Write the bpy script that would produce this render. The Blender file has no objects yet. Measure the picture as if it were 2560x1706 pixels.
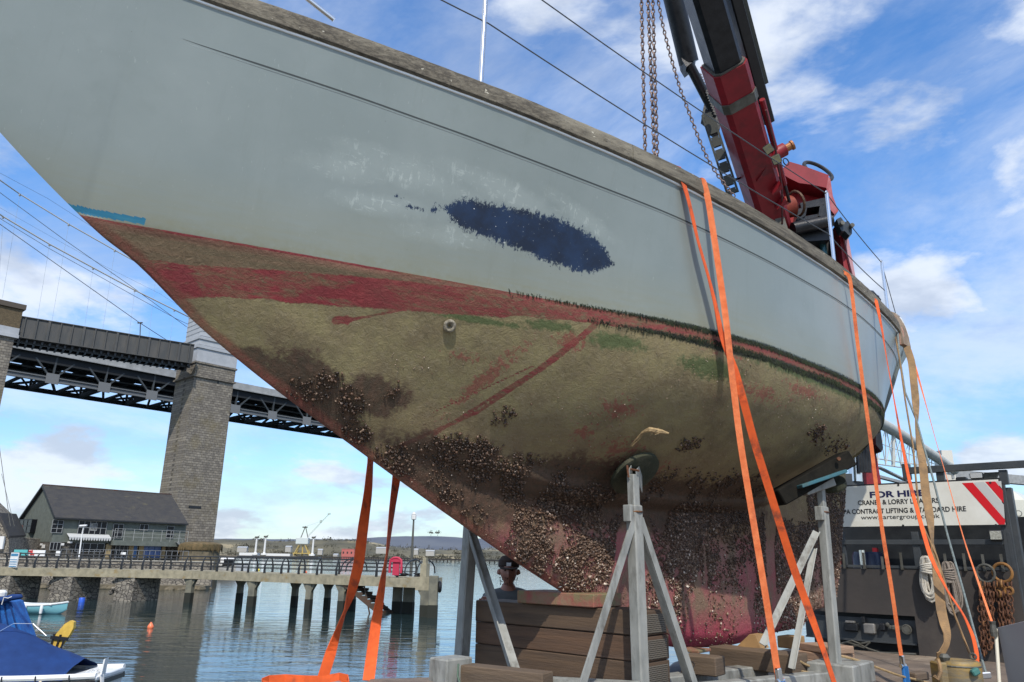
import bpy, math, random
import numpy as np
from mathutils import Vector, Matrix

random.seed(7); rng = np.random.default_rng(7)
C = bpy.context.scene.collection
sc = bpy.context.scene
R = math.radians

# ------------------------------------------------------------------ camera
EYE = 2.0; TH = R(16.25); RO = R(1.0); F = 1870.0
cam_d = bpy.data.cameras.new("camera"); cam = bpy.data.objects.new("camera", cam_d); C.objects.link(cam)
ct, st, cr, sr = math.cos(TH), math.sin(TH), math.cos(RO), math.sin(RO)
right = Vector((cr, -sr*st, sr*ct)); up = Vector((-sr, -cr*st, cr*ct)); back = Vector((0, -ct, -st))
M = Matrix((right, up, back)).transposed().to_4x4(); M.translation = Vector((0, 0, EYE))
cam.matrix_world = M
cam_d.sensor_width = 36.0; cam_d.lens = 36.0*F/2560; cam_d.clip_end = 20000; cam_d.clip_start = 0.05
sc.camera = cam

# ------------------------------------------------------------------ sun, sky, exposure
SUN_EL = R(48); SUN_AZ = R(177)
sun_d = bpy.data.lights.new("sun", 'SUN'); sun_d.energy = 2.5; sun_d.angle = R(0.6); sun_d.color = (1.0, 0.93, 0.82)
sun = bpy.data.objects.new("sun", sun_d); C.objects.link(sun)
sdir = Vector((math.sin(SUN_AZ)*math.cos(SUN_EL), math.cos(SUN_AZ)*math.cos(SUN_EL), math.sin(SUN_EL)))
sun.rotation_euler = sdir.to_track_quat('Z', 'Y').to_euler()
w = bpy.data.worlds.new("World"); sc.world = w; w.use_nodes = True
wn = w.node_tree.nodes; wl = w.node_tree.links; wn.clear()
def N(nodes, typ, **kw):
    n = nodes.new(typ)
    for k, v in kw.items():
        if k in n.inputs.keys(): n.inputs[k].default_value = v
        else: setattr(n, k, v)
    return n
sky = N(wn, 'ShaderNodeTexSky', sky_type='NISHITA', sun_disc=False, sun_elevation=SUN_EL, sun_rotation=SUN_AZ,
        air_density=1.0, dust_density=0.6, ozone_density=2.5)
out = wn.new('ShaderNodeOutputWorld'); bg = N(wn, 'ShaderNodeBackground', Strength=0.15)
tc = wn.new('ShaderNodeTexCoord'); sep = wn.new('ShaderNodeSeparateXYZ'); wl.new(tc.outputs['Generated'], sep.inputs[0])
def wm(op, a, b=None, clamp=False):
    m = wn.new('ShaderNodeMath'); m.operation = op; m.use_clamp = clamp
    for i, x in enumerate((a, b)):
        if x is None: continue
        if isinstance(x, (int, float)): m.inputs[i].default_value = x
        else: wl.new(x, m.inputs[i])
    return m.outputs[0]
zc = wm('MAXIMUM', sep.outputs[2], 0.0); den = wm('ADD', zc, 0.34)
cmb = wn.new('ShaderNodeCombineXYZ'); wl.new(wm('MULTIPLY', zc, 1.6), cmb.inputs[2])
wl.new(wm('DIVIDE', sep.outputs[0], den), cmb.inputs[0]); wl.new(wm('DIVIDE', sep.outputs[1], den), cmb.inputs[1])
def cloud(scale, lo, hi, seed, detail=8, rough=.58, dist=.5, sx=1.0):
    mp = N(wn, 'ShaderNodeMapping'); mp.inputs['Location'].default_value = seed; mp.inputs['Scale'].default_value = (sx, 1, 1)
    wl.new(cmb.outputs[0], mp.inputs[0])
    nz = N(wn, 'ShaderNodeTexNoise', Scale=scale, Detail=detail, Roughness=rough, Distortion=dist)
    wl.new(mp.outputs[0], nz.inputs[0])
    mr = N(wn, 'ShaderNodeMapRange'); mr.interpolation_type = 'SMOOTHSTEP'
    mr.inputs[1].default_value = lo; mr.inputs[2].default_value = hi
    wl.new(nz.outputs[0], mr.inputs[0]); return mr.outputs[0], nz.outputs[0]
c1, n1 = cloud(2.3, .452, .585, (3.1, 7.7, 0), detail=10, rough=.56, dist=.15)            # heaped cloud
c2, n2 = cloud(1.3, .34, .66, (9.3, 1.2, 3), rough=.66, dist=.4)   # thin veil
hor = wn.new('ShaderNodeMapRange'); hor.inputs[1].default_value = .0; hor.inputs[2].default_value = .16
wl.new(sep.outputs[2], hor.inputs[0])
cm = wm('MAXIMUM', wm('MULTIPLY', c1, .90), wm('MULTIPLY', c2, .60))
ccol = wn.new('ShaderNodeMix'); ccol.data_type = 'RGBA'
ccol.inputs[6].default_value = (4.0, 4.3, 4.75, 1); ccol.inputs[7].default_value = (2.3, 2.65, 3.3, 1)
shade, _ = cloud(3.1, .42, .62, (3.16, 7.8, .12), detail=6, dist=.1)
wl.new(wm('MULTIPLY', shade, .8), ccol.inputs[0])
hsv = N(wn, 'ShaderNodeHueSaturation', Saturation=1.22, Value=0.96); wl.new(sky.outputs[0], hsv.inputs['Color'])
tint = wn.new('ShaderNodeMix'); tint.data_type = 'RGBA'; tint.inputs[6].default_value = (.60, .70, .82, 1); tint.inputs[7].default_value = (.95, 1.04, 1.14, 1); el_ = wn.new('ShaderNodeMapRange'); el_.inputs[1].default_value = .0; el_.inputs[2].default_value = .42; wl.new(sep.outputs[2], el_.inputs[0]); wl.new(el_.outputs[0], tint.inputs[0])
mul = wn.new('ShaderNodeMix'); mul.data_type = 'RGBA'; mul.blend_type = 'MULTIPLY'; mul.inputs[0].default_value = 1.0; wl.new(hsv.outputs[0], mul.inputs[6]); wl.new(tint.outputs[2], mul.inputs[7])
mixs = wn.new('ShaderNodeMix'); mixs.data_type = 'RGBA'
wl.new(cm, mixs.inputs[0]); wl.new(mul.outputs[2], mixs.inputs[6]); wl.new(ccol.outputs[2], mixs.inputs[7])
wl.new(mixs.outputs[2], bg.inputs[0]); wl.new(bg.outputs[0], out.inputs[0])
sc.view_settings.view_transform = 'Standard'; sc.view_settings.look = 'None'; sc.view_settings.exposure = 0.58
sc.view_settings.gamma = 1.0

# ------------------------------------------------------------------ rays: a photo point plus a known height / plane gives a real place
def ray(px, py):
    u = px-1280; v = 853-py
    u2 = u*cr-v*sr; v2 = u*sr+v*cr
    return Vector((u2, F*ct-v2*st, F*st+v2*ct))/F
E0 = Vector((0, 0, EYE))
def at(px, py, Y): r = ray(px, py); return E0+r*(Y/r.y)
def at_z(px, py, z): r = ray(px, py); return E0+r*((z-EYE)/r.z)
def hit(px, py, P, n): r = ray(px, py); return E0+r*((P-E0).dot(n)/r.dot(n))

# ------------------------------------------------------------------ objects
def tag(o, label=None, cat=None, group=None, kind=None):
    if label: o['label'] = label
    if cat: o['category'] = cat
    if group: o['group'] = group
    if kind: o['kind'] = kind
    return o
def empty(name, loc=(0, 0, 0), rz=0.0, label=None, cat=None, group=None):
    o = bpy.data.objects.new(name, None); C.objects.link(o); o.location = loc; o.rotation_euler = (0, 0, rz)
    o.empty_display_size = .1; tag(o, label, cat, group); WM[o.name] = Matrix.Translation(Vector(loc)) @ Matrix.Rotation(rz, 4, 'Z'); return o
WM = {}
def wmat(o):
    return WM.get(o.name, Matrix.Identity(4)) if o else Matrix.Identity(4)
class MB:
    """collects solids, build() links them as one mesh; world coordinates unless local=True"""
    def __init__(s): s.v = []; s.f = []; s.m = []; s.cur = 0
    def add(s, vs, fs):
        b = len(s.v); s.v += [tuple(x) for x in vs]; s.f += [tuple(i+b for i in f) for f in fs]; s.m += [s.cur]*len(fs); return s
    def box(s, c, ax, ay, az, bev=0):
        """centre, three half vectors"""
        c, ax, ay, az = Vector(c), Vector(ax), Vector(ay), Vector(az)
        if ax.cross(ay).dot(az) < 0: ax = -ax
        if bev:
            P = []; lx, ly, lz = ax.length, ay.length, az.length; b = min(bev, lx*.45, ly*.45, lz*.45)
            ux, uy, uz = ax/lx, ay/ly, az/lz
            for sx in (-1, 1):
                for sy in (-1, 1):
                    for sz in (-1, 1):
                        P.append(c+ux*sx*(lx-b)+uy*sy*(ly-b)+uz*sz*lz)
                        P.append(c+ux*sx*(lx-b)+uy*sy*ly+uz*sz*(lz-b))
                        P.append(c+ux*sx*lx+uy*sy*(ly-b)+uz*sz*(lz-b))
            def q(x, y, z, k): return ((x*2+y)*2+z)*3+k
            f = []
            f += [(q(0,0,1,0), q(1,0,1,0), q(1,1,1,0), q(0,1,1,0)), (q(0,0,0,0), q(0,1,0,0), q(1,1,0,0), q(1,0,0,0))]
            f += [(q(0,1,0,1), q(0,1,1,1), q(1,1,1,1), q(1,1,0,1)), (q(0,0,0,1), q(1,0,0,1), q(1,0,1,1), q(0,0,1,1))]
            f += [(q(1,0,0,2), q(1,1,0,2), q(1,1,1,2), q(1,0,1,2)), (q(0,0,0,2), q(0,0,1,2), q(0,1,1,2), q(0,1,0,2))]
            for x in (0, 1):
                for y in (0, 1): f.append((q(x,y,0,1), q(x,y,0,2), q(x,y,1,2), q(x,y,1,1)))
            for x in (0, 1):
                for z in (0, 1): f.append((q(x,0,z,0), q(x,0,z,2), q(x,1,z,2), q(x,1,z,0)))
            for y in (0, 1):
                for z in (0, 1): f.append((q(0,y,z,0), q(0,y,z,1), q(1,y,z,1), q(1,y,z,0)))
            for x in (0, 1):
                for y in (0, 1):
                    for z in (0, 1): f.append((q(x,y,z,0), q(x,y,z,1), q(x,y,z,2)))
            # orient faces outward
            g = []
            for ff in f:
                cc = sum((P[i] for i in ff), Vector())/len(ff); nn = (P[ff[1]]-P[ff[0]]).cross(P[ff[2]]-P[ff[0]])
                g.append(ff if nn.dot(cc-c) > 0 else ff[::-1])
            return s.add(P, g)
        P = [c+ax*x+ay*y+az*z for x in (-1, 1) for y in (-1, 1) for z in (-1, 1)]
        return s.add(P, [(0,1,3,2), (4,6,7,5), (0,4,5,1), (2,3,7,6), (0,2,6,4), (1,5,7,3)])
    def bx(s, x0, x1, y0, y1, z0, z1, bev=0):
        return s.box(((x0+x1)/2, (y0+y1)/2, (z0+z1)/2), ((x1-x0)/2, 0, 0), (0, (y1-y0)/2, 0), (0, 0, (z1-z0)/2), bev)
    def bar(s, a, b, w, h, upv=(0, 0, 1), bev=0):
        """rectangular bar between two points"""
        a, b = Vector(a), Vector(b); d = b-a
        if d.length < 1e-6: return s
        u = Vector(upv)
        if abs(d.normalized().dot(u)) > .98: u = Vector((0, 1, 0))
        x = d.cross(u).normalized(); y = x.cross(d).normalized()
        return s.box((a+b)/2, d/2, x*w/2, y*h/2, bev)
    def tube(s, pts, r, n=8, cap=True):
        pts = [Vector(p) for p in pts]; k = len(pts); rr = r if isinstance(r, (list, tuple)) else [r]*k
        t0 = (pts[1]-pts[0]).normalized(); u = t0.orthogonal().normalized(); vs = []
        for i, p in enumerate(pts):
            t = (pts[min(i+1, k-1)]-pts[max(i-1, 0)]).normalized()
            u = (u-t*u.dot(t)); u = u.normalized() if u.length > 1e-6 else t.orthogonal().normalized()
            v = t.cross(u)
            for j in range(n):
                a = 2*math.pi*j/n; vs.append(p+(u*math.cos(a)+v*math.sin(a))*rr[i])
        fs = [(i*n+j, i*n+(j+1) % n, (i+1)*n+(j+1) % n, (i+1)*n+j) for i in range(k-1) for j in range(n)]
        if cap: fs += [tuple(range(n))[::-1], tuple((k-1)*n+j for j in range(n))]
        return s.add(vs, fs)
    def lathe(s, c, prof, n=16, axis=(0, 0, 1)):
        axis = Vector(axis).normalized(); u = axis.orthogonal().normalized(); v = axis.cross(u); vs = []
        for (r, h) in prof:
            for j in range(n):
                a = 2*math.pi*j/n; vs.append(Vector(c)+axis*h+(u*math.cos(a)+v*math.sin(a))*max(r, 1e-4))
        k = len(prof)
        fs = [(i*n+j, i*n+(j+1) % n, (i+1)*n+(j+1) % n, (i+1)*n+j) for i in range(k-1) for j in range(n)]
        fs += [tuple(range(n))[::-1], tuple((k-1)*n+j for j in range(n))]
        return s.add(vs, fs)
    def torus(s, c, ax, R_, r, n=16, m=8, e=1.0, long=None):
        ax = Vector(ax).normalized(); u = (Vector(long) if long else ax.orthogonal()).normalized(); v = ax.cross(u); vs = []
        for i in range(n):
            a = 2*math.pi*i/n; d = u*math.cos(a)*e+v*math.sin(a); dn = d.normalized()
            for j in range(m):
                b = 2*math.pi*j/m; vs.append(Vector(c)+d*R_+(dn*math.cos(b)+ax*math.sin(b))*r)
        fs = [(i*m+j, ((i+1) % n)*m+j, ((i+1) % n)*m+(j+1) % m, i*m+(j+1) % m) for i in range(n) for j in range(m)]
        return s.add(vs, fs)
    def prism(s, poly, d):
        """polygon (3D points) pushed by vector d"""
        P = [Vector(p) for p in poly]; d = Vector(d); n = len(P)
        nn = Vector()
        for i in range(n): nn += P[i].cross(P[(i+1) % n])
        if nn.dot(d) > 0: P = P[::-1]
        vs = P+[p+d for p in P]
        fs = [tuple(range(n)), tuple(range(2*n-1, n-1, -1))]+[(i, n+i, n+(i+1) % n, (i+1) % n) for i in range(n)]
        return s.add(vs, fs)
    def ribbon(s, pts, wv, w, t=.004):
        """webbing: pts centre line, wv width vectors, w widths"""
        pts = [Vector(p) for p in pts]; k = len(pts); vs = []
        for i, p in enumerate(pts):
            tg = (pts[min(i+1, k-1)]-pts[max(i-1, 0)]).normalized(); x = Vector(wv[i] if isinstance(wv, list) else wv)
            x = (x-tg*x.dot(tg)).normalized(); nn = tg.cross(x); ww = w[i] if isinstance(w, (list, tuple)) else w
            vs += [p-x*ww/2-nn*t/2, p+x*ww/2-nn*t/2, p+x*ww/2+nn*t/2, p-x*ww/2+nn*t/2]
        fs = [(i*4+j, i*4+(j+1) % 4, (i+1)*4+(j+1) % 4, (i+1)*4+j) for i in range(k-1) for j in range(4)]
        fs += [(3, 2, 1, 0), tuple((k-1)*4+j for j in range(4))]
        return s.add(vs, fs)
    def build(s, name, mat, parent=None, origin=None, smooth=False, local=False):
        me = bpy.data.meshes.new(name)
        if local: V = [Vector(p) for p in s.v]
        elif parent: I = wmat(parent).inverted(); V = [I @ Vector(p) for p in s.v]
        else:
            o_ = Vector(origin) if origin is not None else (Vector([min(p[i] for p in s.v) for i in range(3)])+Vector([max(p[i] for p in s.v) for i in range(3)]))/2
            if origin is None: o_.z = min(p[2] for p in s.v)
            V = [Vector(p)-o_ for p in s.v]
        me.from_pydata([tuple(p) for p in V], [], s.f)
        mats = mat if isinstance(mat, (list, tuple)) else [mat]
        for m_ in mats: me.materials.append(m_)
        if len(mats) > 1: me.polygons.foreach_set('material_index', s.m)
        if smooth:
            me.polygons.foreach_set('use_smooth', [True]*len(me.polygons))
            try: me.set_sharp_from_angle(angle=R(42))
            except Exception: pass
        me.update()
        o = bpy.data.objects.new(name, me); C.objects.link(o)
        if parent: o.parent = parent; WM[o.name] = wmat(parent)
        elif not local: o.location = o_; WM[o.name] = Matrix.Translation(o_)
        return o
def sub_of(o): WM[o.name] = wmat(o.parent) if o.parent else WM.get(o.name, Matrix.Identity(4))
def copy_tree(o, parent=None):
    c = o.copy(); C.objects.link(c)
    if parent: c.parent = parent
    for ch in list(o.children): copy_tree(ch, c)
    return c

# ------------------------------------------------------------------ materials
MATS = {}
def mat(name, col, rough=.6, metal=0.0, col2=None, scale=6.0, detail=5, lo=.35, hi=.65, bump=0.0, bscale=None, spec=.5, stretch=(1, 1, 1), col3=None, s3=2.0, lo3=.55, hi3=.7, d3=6, emit=None, coord='Object'):
    if name in MATS: return MATS[name]
    m = bpy.data.materials.new(name); m.use_nodes = True; nt = m.node_tree; nd = nt.nodes; lk = nt.links
    p = nd['Principled BSDF']; p.inputs['Roughness'].default_value = rough; p.inputs['Metallic'].default_value = metal
    p.inputs['Base Color'].default_value = (*col, 1); p.inputs['Specular IOR Level'].default_value = spec
    tcn = nd.new('ShaderNodeTexCoord'); mp = nd.new('ShaderNodeMapping'); mp.inputs['Scale'].default_value = stretch
    lk.new(tcn.outputs[coord], mp.inputs[0])
    if col2:
        nz = N(nd, 'ShaderNodeTexNoise', Scale=scale, Detail=detail, Roughness=.6); lk.new(mp.outputs[0], nz.inputs[0])
        mr = N(nd, 'ShaderNodeMapRange'); mr.inputs[1].default_value = lo; mr.inputs[2].default_value = hi; lk.new(nz.outputs[0], mr.inputs[0])
        mx = nd.new('ShaderNodeMix'); mx.data_type = 'RGBA'; mx.inputs[6].default_value = (*col, 1); mx.inputs[7].default_value = (*col2, 1)
        lk.new(mr.outputs[0], mx.inputs[0]); last = mx.outputs[2]
        if col3:
            nz3 = N(nd, 'ShaderNodeTexNoise', Scale=s3, Detail=d3, Roughness=.65); lk.new(mp.outputs[0], nz3.inputs[0])
            mr3 = N(nd, 'ShaderNodeMapRange'); mr3.inputs[1].default_value = lo3; mr3.inputs[2].default_value = hi3; lk.new(nz3.outputs[0], mr3.inputs[0])
            mx3 = nd.new('ShaderNodeMix'); mx3.data_type = 'RGBA'; mx3.inputs[7].default_value = (*col3, 1)
            lk.new(last, mx3.inputs[6]); lk.new(mr3.outputs[0], mx3.inputs[0]); last = mx3.outputs[2]
        lk.new(last, p.inputs['Base Color'])
        rr = N(nd, 'ShaderNodeMapRange'); rr.inputs[3].default_value = max(.05, rough-.12); rr.inputs[4].default_value = min(1, rough+.12); lk.new(nz.outputs[0], rr.inputs[0]); lk.new(rr.outputs[0], p.inputs['Roughness'])
    if bump:
        nb = N(nd, 'ShaderNodeTexNoise', Scale=bscale or scale*3, Detail=6, Roughness=.65); lk.new(mp.outputs[0], nb.inputs[0])
        bp = N(nd, 'ShaderNodeBump', Strength=min(1.0, bump), Distance=.01 if bump <= 1 else .01*bump); lk.new(nb.outputs[0], bp.inputs['Height']); lk.new(bp.outputs[0], p.inputs['Normal'])
    if emit: p.inputs['Emission Color'].default_value = (*emit, 1); p.inputs['Emission Strength'].default_value = 1.0
    MATS[name] = m; return m
def rubblemat(name, c1, c2, mortar, sc_, bump=1.0):
    m = bpy.data.materials.new(name); m.use_nodes = True; nd = m.node_tree.nodes; lk = m.node_tree.links; p = nd['Principled BSDF']; p.inputs['Roughness'].default_value = .92
    tcn = nd.new('ShaderNodeTexCoord'); mp = nd.new('ShaderNodeMapping'); mp.inputs['Scale'].default_value = (1, 1, 1.7); lk.new(tcn.outputs['Object'], mp.inputs[0])
    nz = N(nd, 'ShaderNodeTexNoise', Scale=sc_*.8, Detail=3); lk.new(mp.outputs[0], nz.inputs[0])
    ad = nd.new('ShaderNodeMix'); ad.data_type = 'RGBA'; ad.inputs[0].default_value = .12; lk.new(mp.outputs[0], ad.inputs[6]); lk.new(nz.outputs['Color'], ad.inputs[7])
    v1 = N(nd, 'ShaderNodeTexVoronoi', Scale=sc_); lk.new(ad.outputs[2], v1.inputs[0]); v2 = N(nd, 'ShaderNodeTexVoronoi', Scale=sc_, feature='DISTANCE_TO_EDGE'); lk.new(ad.outputs[2], v2.inputs[0])
    sx = nd.new('ShaderNodeSeparateXYZ'); lk.new(v1.outputs['Color'], sx.inputs[0])
    a = nd.new('ShaderNodeMix'); a.data_type = 'RGBA'; a.inputs[6].default_value = (*c1, 1); a.inputs[7].default_value = (*c2, 1); lk.new(sx.outputs[0], a.inputs[0])
    n2 = N(nd, 'ShaderNodeTexNoise', Scale=sc_*4, Detail=6, Roughness=.7); lk.new(mp.outputs[0], n2.inputs[0]); o2 = nd.new('ShaderNodeMix'); o2.data_type = 'RGBA'; o2.blend_type = 'OVERLAY'; o2.inputs[0].default_value = .8; lk.new(a.outputs[2], o2.inputs[6]); lk.new(n2.outputs[0], o2.inputs[7])
    mr = N(nd, 'ShaderNodeMapRange'); mr.inputs[1].default_value = .015; mr.inputs[2].default_value = .07; lk.new(v2.outputs['Distance'], mr.inputs[0])
    b = nd.new('ShaderNodeMix'); b.data_type = 'RGBA'; b.inputs[6].default_value = (*mortar, 1); lk.new(o2.outputs[2], b.inputs[7]); lk.new(mr.outputs[0], b.inputs[0]); lk.new(b.outputs[2], p.inputs['Base Color'])
    bp = N(nd, 'ShaderNodeBump', Strength=bump, Distance=.12/sc_); lk.new(mr.outputs[0], bp.inputs['Height']); bq = N(nd, 'ShaderNodeBump', Strength=.8, Distance=.08/sc_); lk.new(n2.outputs[0], bq.inputs['Height']); lk.new(bp.outputs[0], bq.inputs['Normal']); lk.new(bq.outputs[0], p.inputs['Normal'])
    MATS[name] = m; return m
def brickmat(name, c1, c2, mortar, bw, bh, col3=None, bump=.6, ax=(0, 0, 0), msize=.012, coord='Object'):
    """masonry on vertical faces of any heading: u = distance along the wall, v = height"""
    m = bpy.data.materials.new(name); m.use_nodes = True; nt = m.node_tree; nd = nt.nodes; lk = nt.links; p = nd['Principled BSDF']
    p.inputs['Roughness'].default_value = .9
    tcn = nd.new('ShaderNodeTexCoord'); mp = nd.new('ShaderNodeMapping'); mp.inputs['Rotation'].default_value = (0, 0, ax[2]); lk.new(tcn.outputs[coord], mp.inputs[0])
    sp = nd.new('ShaderNodeSeparateXYZ'); lk.new(mp.outputs[0], sp.inputs[0])
    ad = N(nd, 'ShaderNodeMath', operation='ADD'); lk.new(sp.outputs[0], ad.inputs[0]); lk.new(sp.outputs[1], ad.inputs[1])
    nzw = N(nd, 'ShaderNodeTexNoise', Scale=1.6/bw, Detail=2); lk.new(mp.outputs[0], nzw.inputs[0])
    wob = N(nd, 'ShaderNodeMath', operation='MULTIPLY_ADD'); wob.inputs[1].default_value = bh*.35; lk.new(nzw.outputs[0], wob.inputs[0]); lk.new(sp.outputs[2], wob.inputs[2])
    cb = nd.new('ShaderNodeCombineXYZ'); lk.new(ad.outputs[0], cb.inputs[0]); lk.new(wob.outputs[0], cb.inputs[1])
    br = N(nd, 'ShaderNodeTexBrick'); br.inputs['Color1'].default_value = (*c1, 1); br.inputs['Color2'].default_value = (*c2, 1); br.inputs['Mortar'].default_value = (*mortar, 1)
    br.inputs['Scale'].default_value = 1; br.inputs['Mortar Size'].default_value = msize; br.inputs['Brick Width'].default_value = bw; br.inputs['Row Height'].default_value = bh
    br.inputs['Mortar Smooth'].default_value = .3
    lk.new(cb.outputs[0], br.inputs[0]); last = br.outputs[0]
    nz = N(nd, 'ShaderNodeTexNoise', Scale=.9/bh, Detail=6, Roughness=.7); lk.new(tcn.outputs[coord], nz.inputs[0])
    ov = nd.new('ShaderNodeMix'); ov.data_type = 'RGBA'; ov.blend_type = 'OVERLAY'; ov.inputs[0].default_value = .75; lk.new(last, ov.inputs[6]); lk.new(nz.outputs[0], ov.inputs[7]); last = ov.outputs[2]
    if col3:
        n3 = N(nd, 'ShaderNodeTexNoise', Scale=.22, Detail=6, Roughness=.7); lk.new(tcn.outputs[coord], n3.inputs[0])
        mr = N(nd, 'ShaderNodeMapRange'); mr.inputs[1].default_value = .5; mr.inputs[2].default_value = .68; mr.inputs[4].default_value = .6; lk.new(n3.outputs[0], mr.inputs[0])
        mx = nd.new('ShaderNodeMix'); mx.data_type = 'RGBA'; mx.inputs[7].default_value = (*col3, 1); lk.new(last, mx.inputs[6]); lk.new(mr.outputs[0], mx.inputs[0]); last = mx.outputs[2]
    lk.new(last, p.inputs['Base Color'])
    bp = N(nd, 'ShaderNodeBump', Strength=bump, Distance=bh*.12, invert=True); lk.new(br.outputs['Fac'], bp.inputs['Height'])
    bp2 = N(nd, 'ShaderNodeBump', Strength=.6, Distance=bh*.15); lk.new(nz.outputs[0], bp2.inputs['Height']); lk.new(bp.outputs[0], bp2.inputs['Normal'])
    lk.new(bp2.outputs[0], p.inputs['Normal'])
    MATS[name] = m; return m
galv = mat('galvanised steel', (.225, .232, .215), .62, .05, (.33, .335, .31), 14, bump=.15, col3=(.13, .125, .11), s3=9, lo3=.52, hi3=.68, stretch=(1, 1, .35))
steel = mat('stainless steel', (.72, .73, .74), .16, 1.0)
wire_m = mat('dark wire', (.10, .11, .12), .45, .7)
red_p = mat('red crane paint', (.25, .007, .015), .55, 0, (.19, .007, .013), 5, col3=(.10, .008, .011), s3=3, bump=.1, bscale=9)
blk_p = mat('black paint', (.010, .011, .013), .45, 0, (.018, .02, .022), 6, bump=.15, bscale=20)
blk_m = mat('greasy black steel', (.008, .009, .011), .4, .2, (.02, .021, .024), 9, bump=.3, bscale=25)
gry_m = mat('grey plated steel', (.13, .13, .115), .6, .3, (.08, .075, .06), 9, bump=.3)
orange = mat('orange webbing', (.95, .20, .045), .75, 0, (.86, .16, .03), 30, bump=.4, bscale=260, col3=(.42, .10, .03), s3=5, lo3=.62, hi3=.8)
orange2 = mat('soiled orange webbing', (.86, .13, .02), .75, 0, (.70, .10, .02), 14, bump=.4, bscale=260, col3=(.22, .06, .03), s3=7, lo3=.56, hi3=.72)
pinkw = mat('faded orange webbing', (.95, .26, .09), .75, 0, (.78, .17, .05), 18, bump=.5, bscale=260, col3=(.55, .12, .05), s3=5, lo3=.56, hi3=.7)
tanw = mat('brown canvas webbing', (.33, .20, .09), .85, 0, (.20, .13, .07), 12, bump=.5, bscale=200)
timber = mat('dark hardwood', (.125, .078, .045), .8, 0, (.068, .045, .03), 3, stretch=(.35, .35, 5), bump=.5, bscale=14, col3=(.15, .10, .065), s3=1.6)
timber2 = mat('weathered brown timber', (.15, .105, .068), .85, 0, (.075, .055, .04), 3, stretch=(.5, .5, 4), bump=.6, bscale=14, col3=(.22, .16, .10), s3=2)
timber_l = mat('pale sawn wood', (.42, .25, .10), .8, 0, (.28, .17, .08), 5, bump=.4)
timber_p = mat('pinkish plank', (.40, .26, .18), .8, 0, (.28, .19, .13), 5, bump=.4, stretch=(1, 1, 4))
rust = mat('rusty iron', (.16, .065, .03), .8, .2, (.09, .045, .03), 30, bump=.6, bscale=60, col3=(.32, .15, .05), s3=14)
white_p = mat('white paint', (.78, .79, .78), .4, 0, (.70, .71, .70), 5)
# ================================================================== SETTING
def grid_mesh(name, xs, ys, zf, m, kind='structure'):
    nx, ny = len(xs), len(ys); X, Y = np.meshgrid(xs, ys, indexing='ij'); Z = zf(X, Y)
    me = bpy.data.meshes.new(name); V = np.stack([X, Y, Z], -1).reshape(-1, 3)
    i = np.arange(nx-1)[:, None]*ny+np.arange(ny-1)[None]; q = np.stack([i, i+ny, i+ny+1, i+1], -1).reshape(-1, 4)
    me.from_pydata(V.tolist(), [], q.tolist()); me.polygons.foreach_set('use_smooth', [True]*len(me.polygons)); me.materials.append(m)
    o = bpy.data.objects.new(name, me); C.objects.link(o); tag(o, kind=kind); return o
def vnoise(x, s):
    return (np.sin(x*s+1.3)+.6*np.sin(x*s*2.3+.7)+.4*np.sin(x*s*5.1+2.1)+.25*np.sin(x*s*11.7)+.15*np.sin(x*s*23.1+4))/2.4
WZ = -1.8
m = bpy.data.materials.new('harbour water'); m.use_nodes = True; nd = m.node_tree.nodes; lk = m.node_tree.links; p = nd['Principled BSDF']
p.inputs['Base Color'].default_value = (.016, .032, .034, 1); p.inputs['Roughness'].default_value = .03; p.inputs['IOR'].default_value = 1.36; p.inputs['Specular IOR Level'].default_value = .62
tcn = nd.new('ShaderNodeTexCoord'); mp = N(nd, 'ShaderNodeMapping'); mp.inputs['Rotation'].default_value = (0, 0, R(-12)); mp.inputs['Scale'].default_value = (.24, .85, 1); lk.new(tcn.outputs['Object'], mp.inputs[0])
n1_ = N(nd, 'ShaderNodeTexNoise', Scale=1.0, Detail=4, Roughness=.5, Distortion=.8); lk.new(mp.outputs[0], n1_.inputs[0])
n2_ = N(nd, 'ShaderNodeTexNoise', Scale=4.2, Detail=4); lk.new(mp.outputs[0], n2_.inputs[0])
b1 = N(nd, 'ShaderNodeBump', Strength=1.0, Distance=.042); lk.new(n1_.outputs[0], b1.inputs['Height'])
b2 = N(nd, 'ShaderNodeBump', Strength=1.0, Distance=.007); lk.new(n2_.outputs[0], b2.inputs['Height']); lk.new(b1.outputs[0], b2.inputs['Normal'])
lk.new(b2.outputs[0], p.inputs['Normal'])
MB().add([(-4000, -400, WZ), (4000, -400, WZ), (4000, 6000, WZ), (-4000, 6000, WZ)], [(0, 1, 2, 3)]).build('water', m, origin=(0, 0, WZ))
tag(bpy.data.objects['water'], kind='structure'); bpy.data.objects['water'].data.transform(Matrix())
# truck / wharf frame
PHT = R(42); ta = Vector((math.sin(PHT), math.cos(PHT), 0)); tn = Vector((math.cos(PHT), -math.sin(PHT), 0)); tz = Vector((0, 0, 1))
def T(c, l, z): return ta*c+tn*l+tz*z
conc = mat('wharf concrete', (.26, .25, .23), .9, 0, (.17, .16, .15), 1.2, bump=.6, bscale=12, col3=(.12, .11, .10), s3=.5)
MB().box(T(-2, 10.3, -.9), ta*40, tn*15.5, tz*1.15).build('wharf', conc); tag(bpy.data.objects['wharf'], kind='structure')
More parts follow.
